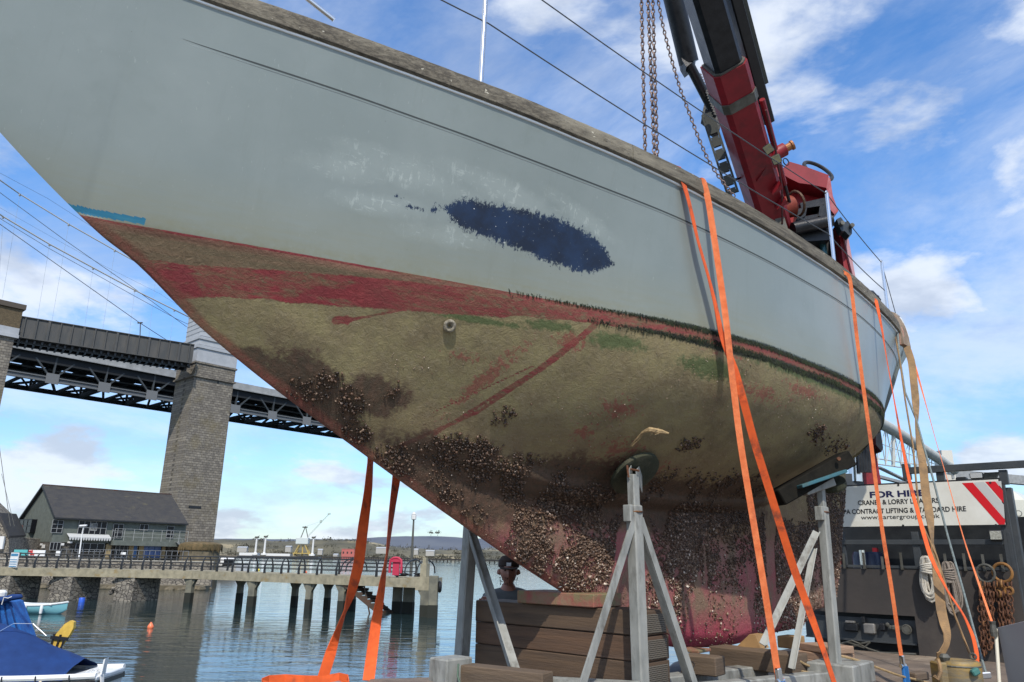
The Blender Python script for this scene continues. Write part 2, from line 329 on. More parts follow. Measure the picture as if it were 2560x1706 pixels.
# hills
def hillmat(name, a, b, c, s, s3):
    return mat(name, a, .95, 0, b, s, detail=8, lo=.4, hi=.6, col3=c, s3=s3, lo3=.55, hi3=.6, bump=.0)
hm = hillmat('wooded hillside', (.075, .070, .045), (.14, .125, .078), (.30, .25, .15), .011, .0045)
hm2 = hillmat('hazed far moor', (.085, .10, .13), (.11, .125, .15), (.17, .17, .14), .004, .0012)  # blue of distance haze put into the hill colour
def px2x(px, y): return ray(px, 1390).x/ray(px, 1390).y*y
hx = [px2x(q, 1500) for q in (-900, 300, 480, 560, 620, 700, 780, 850, 905, 1000, 1080, 1160, 1300, 1700, 3300)]
hh = [28, 30, 34, 33, 31, 36, 37, 34, 25, 21, 19, 20, 22, 30, 35]
def hz(X, Y):
    base = np.interp(X, hx, hh); t = np.clip((Y-1440)/320, 0, 1); t = t*t*(3-2*t)
    return WZ-1+(base*1.02+2)*t+t*vnoise(X+Y*.37, .085)*1.6*(Y > 1600)+ t*vnoise(X*1.7-Y*.6, .05)*.8
grid_mesh('hills', np.linspace(-2200, 2600, 900), np.linspace(1440, 1900, 26), hz, hm)
fx = [px2x(q, 3600) for q in (-500, 600, 850, 930, 1000, 1085, 1160, 1300, 2000, 3300)]; fh = [70, 78, 84, 96, 104, 106, 100, 96, 80, 70]
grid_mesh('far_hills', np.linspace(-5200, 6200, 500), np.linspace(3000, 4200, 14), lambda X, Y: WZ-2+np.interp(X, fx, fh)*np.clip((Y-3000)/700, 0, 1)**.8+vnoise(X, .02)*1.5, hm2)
shore = mat('foreshore', (.14, .12, .09), .95, 0, (.08, .075, .06), .05, col3=(.2, .18, .14), s3=.02)
MB().bx(-2300, 2600, 1405, 1460, WZ-1, WZ+2.0).build('far_shore', shore); tag(bpy.data.objects['far_shore'], kind='structure')

# bits on the far shore: sheds, red ship shed
def shed(px, py, Y, wd, h, dp, mwall, mroof, name, label, cat, group=None, pitched=True):
    P = at(px, py, Y); e = empty(name, P, rz=R(random.uniform(-12, 12)), label=label, cat=cat, group=group)
    MB().bx(-wd/2, wd/2, 0, dp, -6, h).build('wall', mwall, e, local=True)
    b = MB()
    if pitched: b.prism([(-wd/2-.4, -.4, h), (-wd/2-.4, dp+.4, h), (-wd/2-.4, dp/2, h+dp*.28)], (wd+.8, 0, 0))
    else: b.bx(-wd/2-.3, wd/2+.3, -.3, dp+.3, h, h+.5)
    b.build('roof', mroof, e, local=True)
    if pitched: return e
    w_ = MB()
    for i in range(max(2, int(wd/7))): w_.bx(-wd/2+2+i*7, -wd/2+4.4+i*7, -.08, .02, h*.35, h*.65)
    w_.build('window', blk_p, e, local=True)
    return e
wl_w = mat('shed white', (.68, .68, .66), .7); rf_g = mat('shed grey roof', (.36, .38, .40), .6); rd_w = mat('red oxide', (.45, .13, .11), .7)
fields = mat('pale stubble', (.52, .44, .24), .9)
shed(869, 1391, 1320, 22, 11.5, 12, rd_w, rd_w, 'dock_building', 'red block-shaped building on the far shore behind the pier', 'building', pitched=False)
for (px, py, wd, h, lab) in [(720, 1371, 18, 6, 'small white shed on the far hillside left of the yellow dock crane'), (800, 1378, 14, 5, 'small white house on the far shore right of the dock crane'), (953, 1375, 34, 7, 'pale grey barn-like shed on the far shore behind the red sling'),
                        (1075, 1381, 26, 5, 'long white shed on the far shore right of the jetty mast'), (605, 1371, 30, 3.5, 'low white shed among trees right of the stone plinth'), (838, 1390, 14, 5, 'tiny white shed left of the red dock building'), (1040, 1378, 12, 6, 'small cream house halfway up the far hillside')]:
    shed(px, py+1, 1440, wd*.6, h*.5, 8, mat('dull pale wall', (.38, .37, .34), .8), rf_g, 'shore_shed', lab, 'shed', 'sheds on the far shore')
# trees on the far ridge
leaf_far = mat('winter trees', (.05, .048, .035), .95, 0, (.085, .078, .05), .3)
def blobtree(b, P, r, n=26):
    for _ in range(n):
        c = Vector(P)+Vector((random.gauss(0, r*.5), random.gauss(0, r*.4), abs(random.gauss(0, r*.45))+r*.4)); q = r*random.uniform(.12, .3)
        t = [c+Vector((random.uniform(-1, 1), random.uniform(-1, 1), random.uniform(-1, 1))).normalized()*q for _ in range(4)]
        b.add(t, [(0, 1, 2), (0, 2, 3), (0, 3, 1), (1, 3, 2)])
b = MB()
for i in range(420):
    X = random.uniform(px2x(540, 1500), px2x(1320, 1500)); Y = random.choice([1475, 1490, 1530, 1600, 1700]); Z = float(hz(np.array([X]), np.array([Y]))[0])
    blobtree(b, (X, Y, Z), random.uniform(3, 7.5), 16)
tag(b.build('woodland', leaf_far), kind='stuff', label='scrubby winter woodland along the far shore', cat='woodland')
for q, lab in ((1075, 'left of a pair of bare round trees on the distant hill crest'), (1092, 'right one of two bare trees standing on the distant hill crest')):
    X = px2x(q, 3600); e = empty('hill_tree', (X, 3600, 101), label=lab, cat='tree', group='trees on the far crest')
    MB().lathe((0, 0, -1), [(1.2, 0), (.7, 7)], 6).build('trunk', leaf_far, e, local=True); b = MB(); blobtree(b, (0, 0, 5), 13, 70); b.build('crown', leaf_far, e, local=True)

# jetty on piles far across the water
jm = mat('old pile timber', (.045, .04, .035), .9)
b = MB(); A_ = at_z(760, 1398, WZ); a0 = Vector((px2x(745, 1250), 1250, WZ)); a1 = Vector((px2x(1330, 560), 560, WZ)); b.bar(a0+tz*2.6, a1+tz*2.6, 5, 1.0)
jet = empty('timber_jetty', a0, label='long dark timber jetty on piles crossing the far water', cat='jetty'); b.build('deck', jm, jet)
d_ = (a1-a0); L_ = d_.length; npil = 90
pil0 = None
for i in range(npil):
    P = a0+d_*(i/(npil-1)); 
    if pil0 is None:
        pil0 = MB().bx(-.35, .35, -.35, .35, -.6, 2.4).build('pile', jm, jet, local=True); pil0.location = P-a0
    else:
        c = pil0.copy(); C.objects.link(c); c.location = P-a0
# channel mast standing beyond the pier
P = at(1029, 1400, 150); P.z = WZ; Tp = at(1031, 1300, 150)
e = empty('channel_mast', P, label='tall slim grey mast with a lantern beyond the pier end', cat='mast')
MB().lathe((0, 0, 0), [(.30, 0), (.28, 2), (.16, Tp.z-P.z)], 8).build('pole', gry_m, e, local=True)
MB().lathe((0, 0, Tp.z-P.z), [(.2, 0), (.5, .1), (.5, .9), (.3, 1.0), (.45, 1.1), (.1, 1.5)], 8).build('lantern', wl_w, e, local=True)

# ------------------------------------------------------------------ floating dock crane vessels
def crane_vessel():
    Y = 900; k = Y/1947.
    def X(px): return px2x(px, Y)
    def Z(py, px=760): return at(px, py-(4.5 if py > 1370 else 0), Y).z
    o = Vector((X(700), Y, WZ)); yel = mat('yellow crane paint', (.45, .33, .10), .7)
    e = empty('crane_barge', o, label='black barge carrying a yellow-legged harbour crane across the water', cat='barge')
    MB().bx(X(598), X(800), Y-8, Y+8, WZ, Z(1396, 700), .6).build('hull', blk_p, e)
    b = MB().bx(X(602), X(645), Y-6, Y+6, Z(1396), Z(1389)).bx(X(668), X(728), Y-6, Y+6, Z(1396), Z(1390)); b.build('deck_house', wl_w, e)
    b = MB(); zb, zt = Z(1394), Z(1364)
    for (a_, c_) in ((735, 746), (775, 762)):
        for dy in (-4, 4): b.tube([(X(a_), Y+dy, zb), (X(c_), Y+dy*.6, zt)], .6, 6)
    b.tube([(X(755), Y, zb), (X(755), Y, zt)], .9, 6); b.bx(X(733), X(778), Y-4, Y+4, zb+2, zb+3); b.build('gantry', yel, e)
    MB().bx(X(738), X(769), Y-4, Y+4, Z(1361), Z(1345), .4).build('machine_house', mat('pale green-grey house', (.55, .6, .58), .6), e)
    b = MB(); b.bar((X(748), Y, Z(1345)), (X(757), Y, Z(1316)), .8, .8).bar((X(766), Y, Z(1345)), (X(757), Y, Z(1316)), .8, .8).bx(X(750), X(762), Y-1, Y+1, Z(1320), Z(1317))
    b.build('mast', gry_m, e)
    b = MB(); p0 = Vector((X(765), Y, Z(1342))); p1 = Vector((X(814), Y, Z(1284)))
    for s_ in (-.9, .9): b.bar(p0+Vector((0, 0, s_)), p1+Vector((0, 0, s_*.5)), .35, .35)
    for i in range(14):
        q0 = p0.lerp(p1, i/14); q1 = p0.lerp(p1, (i+1)/14); s_ = .9*(1-i/28); b.bar(q0+Vector((0, 0, s_)), q1-Vector((0, 0, s_)), .25, .25)
    b.tube([Vector((X(757), Y, Z(1317))), p0.lerp(p1, .7)], .15, 4); b.bx(X(811), X(817), Y-1, Y+1, Z(1286), Z(1282)); b.bx(X(792), X(797), Y-.8, Y+.8, Z(1306), Z(1300)); b.build('jib', mat('pale green jib', (.42, .5, .45), .6), e)
    for (px, lab, h) in ((641, 0, 1347), (663, 1, 1345), (783, 2, 1345)):
        b = MB(); b.lathe((X(px), Y-5, Z(1394)), [(2.6, 0), (1.2, 3), (.9, Z(h)-Z(1394))], 8); b.bx(X(px)-3, X(px)+3, Y-7, Y-3, Z(1394), Z(1390)); b.build('funnel', wl_w, e)
        b = MB(); b.bx(X(px)-2, X(px)+2, Y-6.4, Y-3.8, Z(h+1), Z(h-3)).bar((X(px), Y-5, Z(h+2)), (X(px)-6, Y-5, Z(h+6)), .5, .5).bar((X(px), Y-5, Z(h-2)), (X(px)+3, Y-5, Z(h-5)), .5, .5); b.build('winch_head', gry_m, e)
crane_vessel()

# ------------------------------------------------------------------ stone bridge pier
stone = brickmat('granite block', (.25, .225, .185), (.15, .135, .115), (.08, .072, .06), .95, .42, col3=(.17, .14, .075), bump=.8, ax=(0, 0, 0), msize=.03)
D0 = 130; nr = Vector((math.sin(R(47.6)), -math.cos(R(47.6)), 0)); er = Vector((-nr.y, nr.x, 0)); el = -nr
Mc = at(464, 1100, D0); Rc = hit(566, 1100, Mc, nr); Lc = hit(418, 1100, Mc, er)
wR = (Rc-Mc).dot(er); wL = (Lc-Mc).dot(el)
Mc = Vector((Mc.x, Mc.y, 0))
ztop = hit(490, 925, Mc, nr).z
def towerbox(b, z0, z1, g, bev=0):
    c = Mc+er*wR/2+el*wL/2+tz*(z0+z1)/2; return b.box(c, er*(wR/2+g), el*(wL/2+g), tz*(z1-z0)/2, bev)
pier = empty('bridge_pier', Mc+er*wR/2+el*wL/2+tz*WZ, label='tall square granite bridge pier beside the slate-roofed waterside house', cat='bridge pier')
towerbox(MB(), WZ-1, ztop-1.2, 0).build('shaft', stone, pier)
b = MB(); towerbox(b, ztop-1.2, ztop-.9, .35); towerbox(b, ztop-.9, ztop+1.3, .1); towerbox(b, ztop+1.3, ztop+1.6, .3); b.build('cornice', stone, pier)
capm = mat('pale painted stone', (.42, .44, .46), .7, 0, (.35, .37, .39), .8, bump=.3)
z1 = hit(490, 868, Mc, nr).z; z2_ = hit(490, 845, Mc, nr).z; z3_ = hit(495, 800, Mc, nr).z
b = MB(); towerbox(b, ztop+1.6, z1, .12); towerbox(b, z1, z1+.5, .35); towerbox(b, z1+.5, z2_, .0); towerbox(b, z2_, z2_+.4, .2); towerbox(b, z2_+.4, z3_+6, -.5); b.build('portal', capm, pier)
b = MB()
for k in range(9):
    zz = z1+.7+k*.9; b.box(Mc+er*wR/2+el*wL/2+tz*zz, er*(wR/2+.03 if zz < z2_ else wR/2-.44), el*(wL/2+.03 if zz < z2_ else wL/2-.44), tz*.04)
b.build('string_course', mat('joint grey', (.35, .36, .38), .8), pier)  # thin bands in a grey slightly darker than the portal stone
# slot openings and weep pipes in the shaft
b = MB(); q = hit(487, 1268, Mc, nr); b.box(Vector((q.x, q.y, q.z))+nr*.02, er*1.1, nr*.05, tz*.2); q2 = hit(545, 954, Mc, nr); b.box(q2+nr*.02, er*.12, nr*.1, tz*.35); b.build('slot', blk_p, pier)
# buttress arch post left of the portal (cream column of the portal)
cream = mat('cream stone', (.60, .57, .45), .8, 0, (.45, .42, .33), 1.5)
A0 = at(472, 868, 136); A1 = at(482, 790, 136)
b = MB().prism([at(466, 866, 136), at(478, 866, 136), at(485, 800, 136), at(492, 770, 136), at(484, 770, 136), at(474, 800, 136)], Vector((.6, 1.4, 0))); b.build('portal_arch', cream, pier)
# round plinth at the foot
pc = at(503, 1358, 124); mossy = mat('mossy rubble', (.10, .085, .055), .95, 0, (.17, .14, .09), 1.1, bump=.8, bscale=3, col3=(.05, .045, .03), s3=.5)
pl = empty('stone_plinth', (pc.x, pc.y, WZ), label='round mossy stone plinth at the foot of the granite bridge pier', cat='plinth')
MB().lathe((0, 0, 0), [(3.1, 0), (2.95, pc.z-WZ-1.2), (2.9, pc.z-WZ-1.1)], 40).build('drum', mossy, pl, local=True)
b = MB().lathe((0, 0, pc.z-WZ-1.1), [(3.15, 0), (3.3, .5), (3.2, .9), (2.4, 1.2), (.1, 1.35)], 40)
for i in range(60):
    a_ = random.uniform(0, 6.28); r_ = 3.2; b.tube([(r_*math.cos(a_), r_*math.sin(a_), pc.z-WZ-.3), ((r_+.12)*math.cos(a_), (r_+.12)*math.sin(a_), pc.z-WZ-.9-random.uniform(0, .8))], [.14, .03], 4)
b.build('grass_cap', mat('dead grass', (.16, .11, .05), .95, 0, (.08, .065, .03), 2), pl, local=True, smooth=True)

# second granite tower at the far left
nl = nr; P0 = at(33, 900, 112); P0 = Vector((P0.x, P0.y, 0))
t2 = empty('granite_tower', P0+Vector((-3.5, 3, WZ)), label='cropped brown granite tower at the left edge holding the railway girder', cat='bridge pier')
def z_at(px, py): return hit(px, py, P0, er).z
def tb(b, z0, z1, g): return b.box(P0+er*(-3.2)+el*3.2*0+Vector((0, 0, (z0+z1)/2))-nr*3.4, er*(3.2+g), nr*(3.4+g), tz*(z1-z0)/2)
za, zb_, zc_, zd = at(33, 846, 112).z, at(38, 822, 112).z, at(40, 775, 112).z, at(40, 766, 112).z
tb(MB(), WZ-1, za, -.35).build('shaft', stone, t2); b = MB(); tb(b, za, za+.5, .1); tb(b, za+.5, zb_, .0); b.build('cornice', capm, t2)
brn = brickmat('brown brick', (.15, .11, .06), (.11, .08, .045), (.07, .06, .04), .5, .2, msize=.02)
tb(MB(), zb_, zc_, -.05).build('parapet', brn, t2); tb(MB(), zc_, zd+.2, .25).build('coping', mat('dark coping', (.09, .075, .06), .9), t2)

# ------------------------------------------------------------------ railway plate girder span
gz1 = at(480, 862, 127).z; gz0 = gz1-(at(480, 862, 127).z-at(478, 908, 127).z)
G1 = at_z(486, 863, gz1); G0 = at_z(30, 788, gz1); gd = (G1-G0); gd.z = 0; GL = gd.length; gd.normalize(); gn = Vector((gd.y, -gd.x, 0))
G0 = Vector((G0.x, G0.y, 0))
rg = empty('railway_girder_span', G0+tz*gz0, label='dark riveted plate girder railway span between the granite towers', cat='bridge')
girm = mat('weathered girder paint', (.05, .054, .055), .7, 0, (.085, .082, .076), .9, detail=8, bump=.2, bscale=4, stretch=(1, 1, .3), col3=(.05, .052, .055), s3=1.7)
gb = MB()
for off in (0, -5.2):
    gb.bar(G0+gn*off+tz*(gz0+gz1)/2, G0+gd*GL+gn*off+tz*(gz0+gz1)/2, .12, gz1-gz0)
    for zz in (gz0, gz1): gb.bar(G0+gn*off+tz*zz, G0+gd*GL+gn*off+tz*zz, .55, .12)
gb.build('girder', girm, rg)
for i in range(17):
    q = G0+gd*(GL*(i+.15)/16.6); wd = .34 if i % 3 == 0 else .16
    MB().bar(q+gn*.12+tz*(gz0+.06), q+gn*.12+tz*(gz1-.06), wd, .26, gn).build('stiffener', girm, rg)
b = MB().bar(G0+gn*-2.6+tz*(gz0+.5), G0+gd*GL+gn*-2.6+tz*(gz0+.5), 5, .3)
for i in range(26): q = G0+gd*(GL*(i+.5)/26); b.bar(q+gn*-.2+tz*(gz0-.1), q-gn*5+tz*(gz0-.1), .3, .9)
b.bar(G0-gn*1.2+tz*(gz0-.3), G0+gd*GL-gn*1.2+tz*(gz0-.3), .4, .6).bar(G0-gn*3.8+tz*(gz0-.3), G0+gd*GL-gn*3.8+tz*(gz0-.3), .4, .6)
b.build('floor_beams', blk_p, rg)
# lamp post on the span
lp = at_z(350, 843, gz1); MB().bar(lp, at(351, 808, lp.y), .12, .12).bar(at(344, 808, lp.y), at(356, 807, lp.y), .3, .15).build('signal_post', girm, rg)

# ------------------------------------------------------------------ road suspension bridge beyond
DB = 160
tzt = at(430, 935, DB).z; tzb = at(356, 985, DB*.985).z
B1 = at_z(430, 935, tzt); B0 = at_z(24, 858, tzt); bd = (B1-B0); bd.z = 0; bd.normalize(); bn = Vector((bd.y, -bd.x, 0))
if bn.y > 0: bn = -bn
def Bp(s, off, z): q = B0+bd*s+bn*off; return Vector((q.x, q.y, z))
nodes = []
for q in ((106, 953), (233, 973), (356, 991)): P = at_z(q[0], q[1], tzb); nodes.append((P-B0).dot(bd))
sp_ = (nodes[2]-nodes[0])/2; n0 = nodes[0]
rb = empty('suspension_bridge', Bp(0, 0, tzb), label='grey steel road bridge truss with suspension cables passing behind the granite pier', cat='bridge')
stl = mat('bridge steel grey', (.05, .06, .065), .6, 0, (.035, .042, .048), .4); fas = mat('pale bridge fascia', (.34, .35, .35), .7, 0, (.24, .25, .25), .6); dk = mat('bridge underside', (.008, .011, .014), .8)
S0_, S1_ = n0-sp_*3, n0+sp_*9; BW = 13.0; lo = tzb-.6; hi = tzt-1.0
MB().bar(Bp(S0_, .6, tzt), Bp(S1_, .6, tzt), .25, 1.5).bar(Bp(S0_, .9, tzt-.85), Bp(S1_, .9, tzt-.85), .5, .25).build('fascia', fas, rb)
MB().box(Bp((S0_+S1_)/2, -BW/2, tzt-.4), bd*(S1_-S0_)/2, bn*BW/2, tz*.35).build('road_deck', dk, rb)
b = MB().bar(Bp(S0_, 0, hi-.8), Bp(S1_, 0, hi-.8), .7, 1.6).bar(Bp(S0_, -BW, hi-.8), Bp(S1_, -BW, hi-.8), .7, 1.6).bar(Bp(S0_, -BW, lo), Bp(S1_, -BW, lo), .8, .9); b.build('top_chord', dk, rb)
b = MB().bar(Bp(S0_, .1, lo+.45), Bp(S1_, .1, lo+.45), .5, .22).bar(Bp(S0_, .1, lo-.35), Bp(S1_, .1, lo-.35), .6, .28).bar(Bp(S0_, 0, lo), Bp(S1_, 0, lo), .2, .8); b.build('bottom_chord', mat('lit chord grey', (.13, .14, .145), .6), rb)  # paler than the truss steel, light put into the chord colour
for i in range(-3, 10):
    s_ = n0+sp_*i; x_ = .15
    b = MB().bar(Bp(s_, x_, lo), Bp(s_+sp_*.02, x_, hi), .45, .3, bd).bar(Bp(s_, x_, lo), Bp(s_-sp_*.36, x_, hi-.9), .42, .3, bd).bar(Bp(s_, x_, lo), Bp(s_+sp_*.36, x_, hi-.9), .42, .3, bd)
    b.tube([Bp(s_+sp_*.36, x_, hi-.9), Bp(s_+sp_*.43, x_, hi-.25), Bp(s_+sp_*.5, x_, hi-.1), Bp(s_+sp_*.57, x_, hi-.25), Bp(s_+sp_*.64, x_, hi-.9)], .2, 4)
    b.build('truss_panel', stl, rb)
    MB().box(Bp(s_, x_+.25, lo+.2), bd*1.15, bn*.06, tz*1.0).build('gusset', mat('gusset grey', (.16, .17, .175), .6), rb)
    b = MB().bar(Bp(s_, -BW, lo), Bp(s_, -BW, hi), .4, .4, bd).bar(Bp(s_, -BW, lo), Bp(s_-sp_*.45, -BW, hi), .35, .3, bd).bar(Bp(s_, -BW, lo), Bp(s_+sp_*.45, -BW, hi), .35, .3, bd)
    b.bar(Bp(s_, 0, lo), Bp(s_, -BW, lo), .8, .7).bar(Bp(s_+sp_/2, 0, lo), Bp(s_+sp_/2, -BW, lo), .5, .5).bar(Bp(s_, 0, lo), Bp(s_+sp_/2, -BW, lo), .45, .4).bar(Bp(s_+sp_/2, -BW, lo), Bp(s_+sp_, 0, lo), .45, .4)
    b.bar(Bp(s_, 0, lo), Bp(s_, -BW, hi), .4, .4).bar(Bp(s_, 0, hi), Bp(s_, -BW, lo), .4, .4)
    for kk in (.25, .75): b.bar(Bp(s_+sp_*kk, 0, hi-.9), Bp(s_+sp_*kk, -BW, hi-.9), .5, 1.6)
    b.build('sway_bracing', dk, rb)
for off, yy in ((-3, .3), (-8, 1.3)): MB().bar(Bp(S0_, off, hi-2.2), Bp(S1_, off, hi-2.2), .25, .3).bar(Bp(S0_, off-1, lo+1.5), Bp(S1_, off-1, lo+1.5), .2, .2).build('service_rail', stl, rb)
# cables
cabm = mat('pale main cable', (.44, .42, .36), .6); cabd = mat('thin dark cable', (.10, .12, .14), .6); hang = mat('hanger wire', (.32, .38, .44), .6)
def cable(pts, Y0, Y1, r, mm, name='main_cable'):
    n = len(pts); P = [at(q[0], q[1], Y0+(Y1-Y0)*(i/(n-1))) for i, q in enumerate(pts)]
    return MB().tube(P, r, 6).build(name, mm, rb)
cable([(-40, 426), (0, 451), (50, 486), (172, 561), (287, 626), (400, 688), (510, 745)], 120, 160, .115, cabm)
cable([(-40, 510), (8, 542), (124, 611), (233, 670), (337, 726), (436, 775), (480, 797)], 120, 158, .125, cabm)
for pts, r in (([(-40, 455), (0, 482), (161, 600), (325, 714), (467, 818)], .06), ([(-40, 530), (0, 561), (187, 693), (350, 808), (425, 856)], .07), ([(-40, 517), (4, 549), (120, 620), (230, 681), (337, 741), (440, 797), (478, 815)], .05),
               ([(-40, 408), (0, 433), (120, 497), (265, 590)], .03), ([(-40, 500), (0, 520), (124, 590), (260, 665), (400, 735), (478, 785)], .02)):
    cable(pts, 122, 158, r, cabd, 'stay_cable')
for (a_, b_) in (((8, 542), (-6, 760)), ((124, 611), (94, 793)), ((233, 670), (212, 815)), ((337, 726), (323, 835)), ((436, 775), (425, 855)), ((50, 486), (6, 745)), ((172, 561), (130, 802)), ((287, 626), (257, 823)), ((390, 690), (372, 845))):
    Y = 130+(a_[0]/450)*26; MB().tube([at(*a_, Y), at(*b_, Y)], .022, 4).build('hanger', hang, rb); c_ = at(*a_, Y); MB().box(c_-tz*.15, Vector((.14, 0, 0)), Vector((0, .14, 0)), tz*.22).build('cable_clamp', fas, rb)

# ------------------------------------------------------------------ arched tube bridge on the right
tb_m = mat('tube bridge grey', (.50, .51, .48), .6, 0, (.40, .41, .39), .3)
e = empty('tube_arch_bridge', at(2290, 1190, 330), label='pale arched tubular railway bridge with lattice hangers behind the lorry', cat='bridge')
tp = [(2120, 1015), (2190, 1052), (2245, 1083), (2300, 1118), (2350, 1150), (2385, 1176)]
up_ = [at(q[0], q[1], 300+i*22) for i, q in enumerate(tp)]
MB().tube(up_, 2.5, 16).build('arch_tube', tb_m, e, smooth=True)
lowp = [(2120, 1150), (2190, 1160), (2245, 1168), (2300, 1175), (2350, 1182), (2385, 1188)]; lp_ = [at(q[0], q[1], 300+i*22) for i, q in enumerate(lowp)]
b = MB()
for dz in (0, .8): b.tube([q+Vector((0, 0, dz*3)) for q in lp_], .3, 5)
b.build('deck_rail', tb_m, e)
b = MB()
for i in range(15):
    t = i/14*5; j = min(int(t), 4); u = t-j; U = up_[j].lerp(up_[j+1], u); L = lp_[j].lerp(lp_[j+1], u); big = i % 4 == 1
    b.tube([U, L], .9 if big else .28, 5)
    if i < 14:
        t2_ = (i+1)/14*5; j2 = min(int(t2_), 4); U2 = up_[j2].lerp(up_[j2+1], t2_-j2); L2 = lp_[j2].lerp(lp_[j2+1], t2_-j2)
        b.tube([U, L2], .2, 4).tube([L, U2], .2, 4); b.tube([U.lerp(L, .5), U2.lerp(L2, .5)], .2, 4)
b.build('lattice', tb_m, e)
P = at(2358, 1128, 420); MB().box(Vector((P.x, P.y, (P.z+WZ)/2)), Vector((3.0, 0, 0)), Vector((0, 3.4, 0)), tz*(P.z-WZ)/2).build('end_pier', mat('portal stone', (.6, .58, .52), .8), e)
MB().bar(at(2372, 1186, 418), at(2900, 1230, 470), 4, 5).build('approach_span', fas, e)
MB().bar(at(2195, 1168, 330), at(2290, 1214, 370), 2, .6).bar(at(2195, 1192, 330), at(2290, 1216, 370), 2, 1.2).build('approach_deck', fas, e)
# ------------------------------------------------------------------ quay in front of the house, house, pier
Cc = at(122, 1392, 110); Re = at(455, 1396, 125); Cc.z = 0; Re.z = 0
fd = (Re-Cc); FL = fd.length; fd.normalize(); gd_ = Vector((-fd.y, fd.x, 0)); GW = 12.6; fnrm = -gd_
GZ = 1.15
def fs(px, py): P = hit(px, py, Cc, fnrm); return (P-Cc).dot(fd), P.z
def Hs(s, d, z): return Cc+fd*s+gd_*d+tz*z
rubble = rubblemat('rubble stone wall', (.30, .27, .22), (.15, .135, .115), (.05, .045, .04), 2.6)
rubble_d = rubblemat('dark rubble', (.17, .155, .13), (.09, .085, .075), (.04, .036, .03), 2.4)
# quay platform under the house, its rubble face down to the water
q0 = at_z(-60, 1490, WZ); 
qf = [hit(q, 1462, Vector((0, 0, 0))+at(300, 1462, 88), Vector((.12, -1, 0)).normalized()) for q in (-300, 530)]
A_, B_ = Vector((qf[0].x, qf[0].y, 0)), Vector((qf[1].x, qf[1].y, 0))
ZQ = at(200, 1398, 88).z
MB().prism([A_+tz*(WZ-1), B_+tz*(WZ-1), B_+Vector((-24, 60, WZ-1)), A_+Vector((-30, 60, WZ-1))], tz*(GZ-.3-WZ+1)).build('quay', conc); tag(bpy.data.objects['quay'], kind='structure')
e = empty('sea_wall', (A_+B_)/2+tz*WZ, label='pale rubble stone sea wall below the slate-roofed house', cat='wall')
dW = (B_-A_).normalized(); nW = Vector((dW.y, -dW.x, 0))
MB().bar(A_+nW*.25+tz*(WZ+GZ-.12)/2, B_+nW*.25+tz*(WZ+GZ-.12)/2, .5, GZ-.12-WZ).build('wall', rubble, e)
MB().bar(A_+nW*.25+tz*(GZ-.05), B_+nW*.25+tz*(GZ-.05), .62, .16).build('coping', mat('pale coping', (.42, .40, .34), .9, 0, (.28, .26, .22), 2), e)
b = MB().prism([A_+nW*.5+tz*(WZ-.3), B_+nW*.5+tz*(WZ-.3), B_+nW*3.2+tz*(WZ-.3), A_+nW*4+tz*(WZ-.3)], tz*.7)
for i in range(170):
    t = random.random(); P = A_.lerp(B_, t)+nW*random.uniform(.4, 4.5); r = random.uniform(.15, .5); b.lathe((P.x, P.y, WZ-.1), [(r*.8, 0), (r, r*.4), (r*.6, r*.9), (.05, r)], 6)
tag(b.build('foreshore_rocks', mossy), 'dark weedy rocks along the foot of the sea wall', 'rocks', kind='stuff')
house = empty('waterside_house', Hs(FL/2, 4, GZ), label='long two-storey grey clad house with dark slate roof beside the bridge pier', cat='house')
ze = fs(122, 1297)[1]+.45; rl = hit(98, 1215, Cc+gd_*GW/2, fnrm); zr = rl.z
zmid = fs(200, 1357)[1]
clad = mat('grey-green render', (.135, .152, .132), .9, 0, (.10, .115, .10), 1.5, detail=8, bump=.2); slate = mat('slate roof', (.035, .035, .038), .75, 0, (.055, .052, .048), .9, detail=9, bump=.5, bscale=5, stretch=(1, 1, 3), col3=(.10, .09, .055), s3=.55, lo3=.6, hi3=.75)
MB().box(Hs(FL/2, GW/2, (zmid+ze)/2), fd*FL/2, gd_*GW/2, tz*(ze-zmid)/2).prism([Hs(0, 0, ze), Hs(0, GW, ze), Hs(0, GW/2, zr-.2)], fd*FL).build('upper_wall', clad, house)
MB().box(Hs(FL/2, GW/2+.15, (zmid+GZ-.3)/2), fd*(FL/2-.05), gd_*(GW/2-.2), tz*(zmid-GZ+.3)/2).build('lower_wall', rubble_d, house)
b = MB(); ov = .45; th = .22
s0, s1 = -.4, FL-.1
for (d0, d1) in ((-ov*1.4, GW/2), (GW+ov*1.4, GW/2)):
    zl = ze-(zr-ze)*(ov*1.4)/(GW/2)
    b.prism([Hs(s0, d0, zl), Hs(s0, d1, zr), Hs(s0, d1, zr+th), Hs(s0, d0, zl+th)], fd*(s1-s0))
rf = b.build('roof', slate, house)
b = MB().bar(Hs(s0, GW/2, zr+th), Hs(s1, GW/2, zr+th), .3, .16); o_ = b.build('ridge_tiles', mat('ridge clay', (.11, .05, .04), .9, 0, (.05, .045, .04), 1.2), house)
b = MB().bar(Hs(s0, -ov*1.4-.06, ze-.38), Hs(s1, -ov*1.4-.06, ze-.38), .16, .16).bar(Hs(s0-.02, -ov*1.4, ze-.3), Hs(s0-.02, GW/2, zr+.05), .06, .25).bar(Hs(s0-.02, GW+ov*1.4, ze-.3), Hs(s0-.02, GW/2, zr+.05), .06, .25)
b.build('gutter', blk_p, house)
glass_d = mat('dark window glass', (.008, .009, .012), .25, 0, spec=.25); curtain = mat('pale curtain', (.5, .5, .46), .8); wfr = mat('window frame grey', (.26, .27, .27), .6); blue_p = mat('blue door paint', (.05, .13, .30), .5)
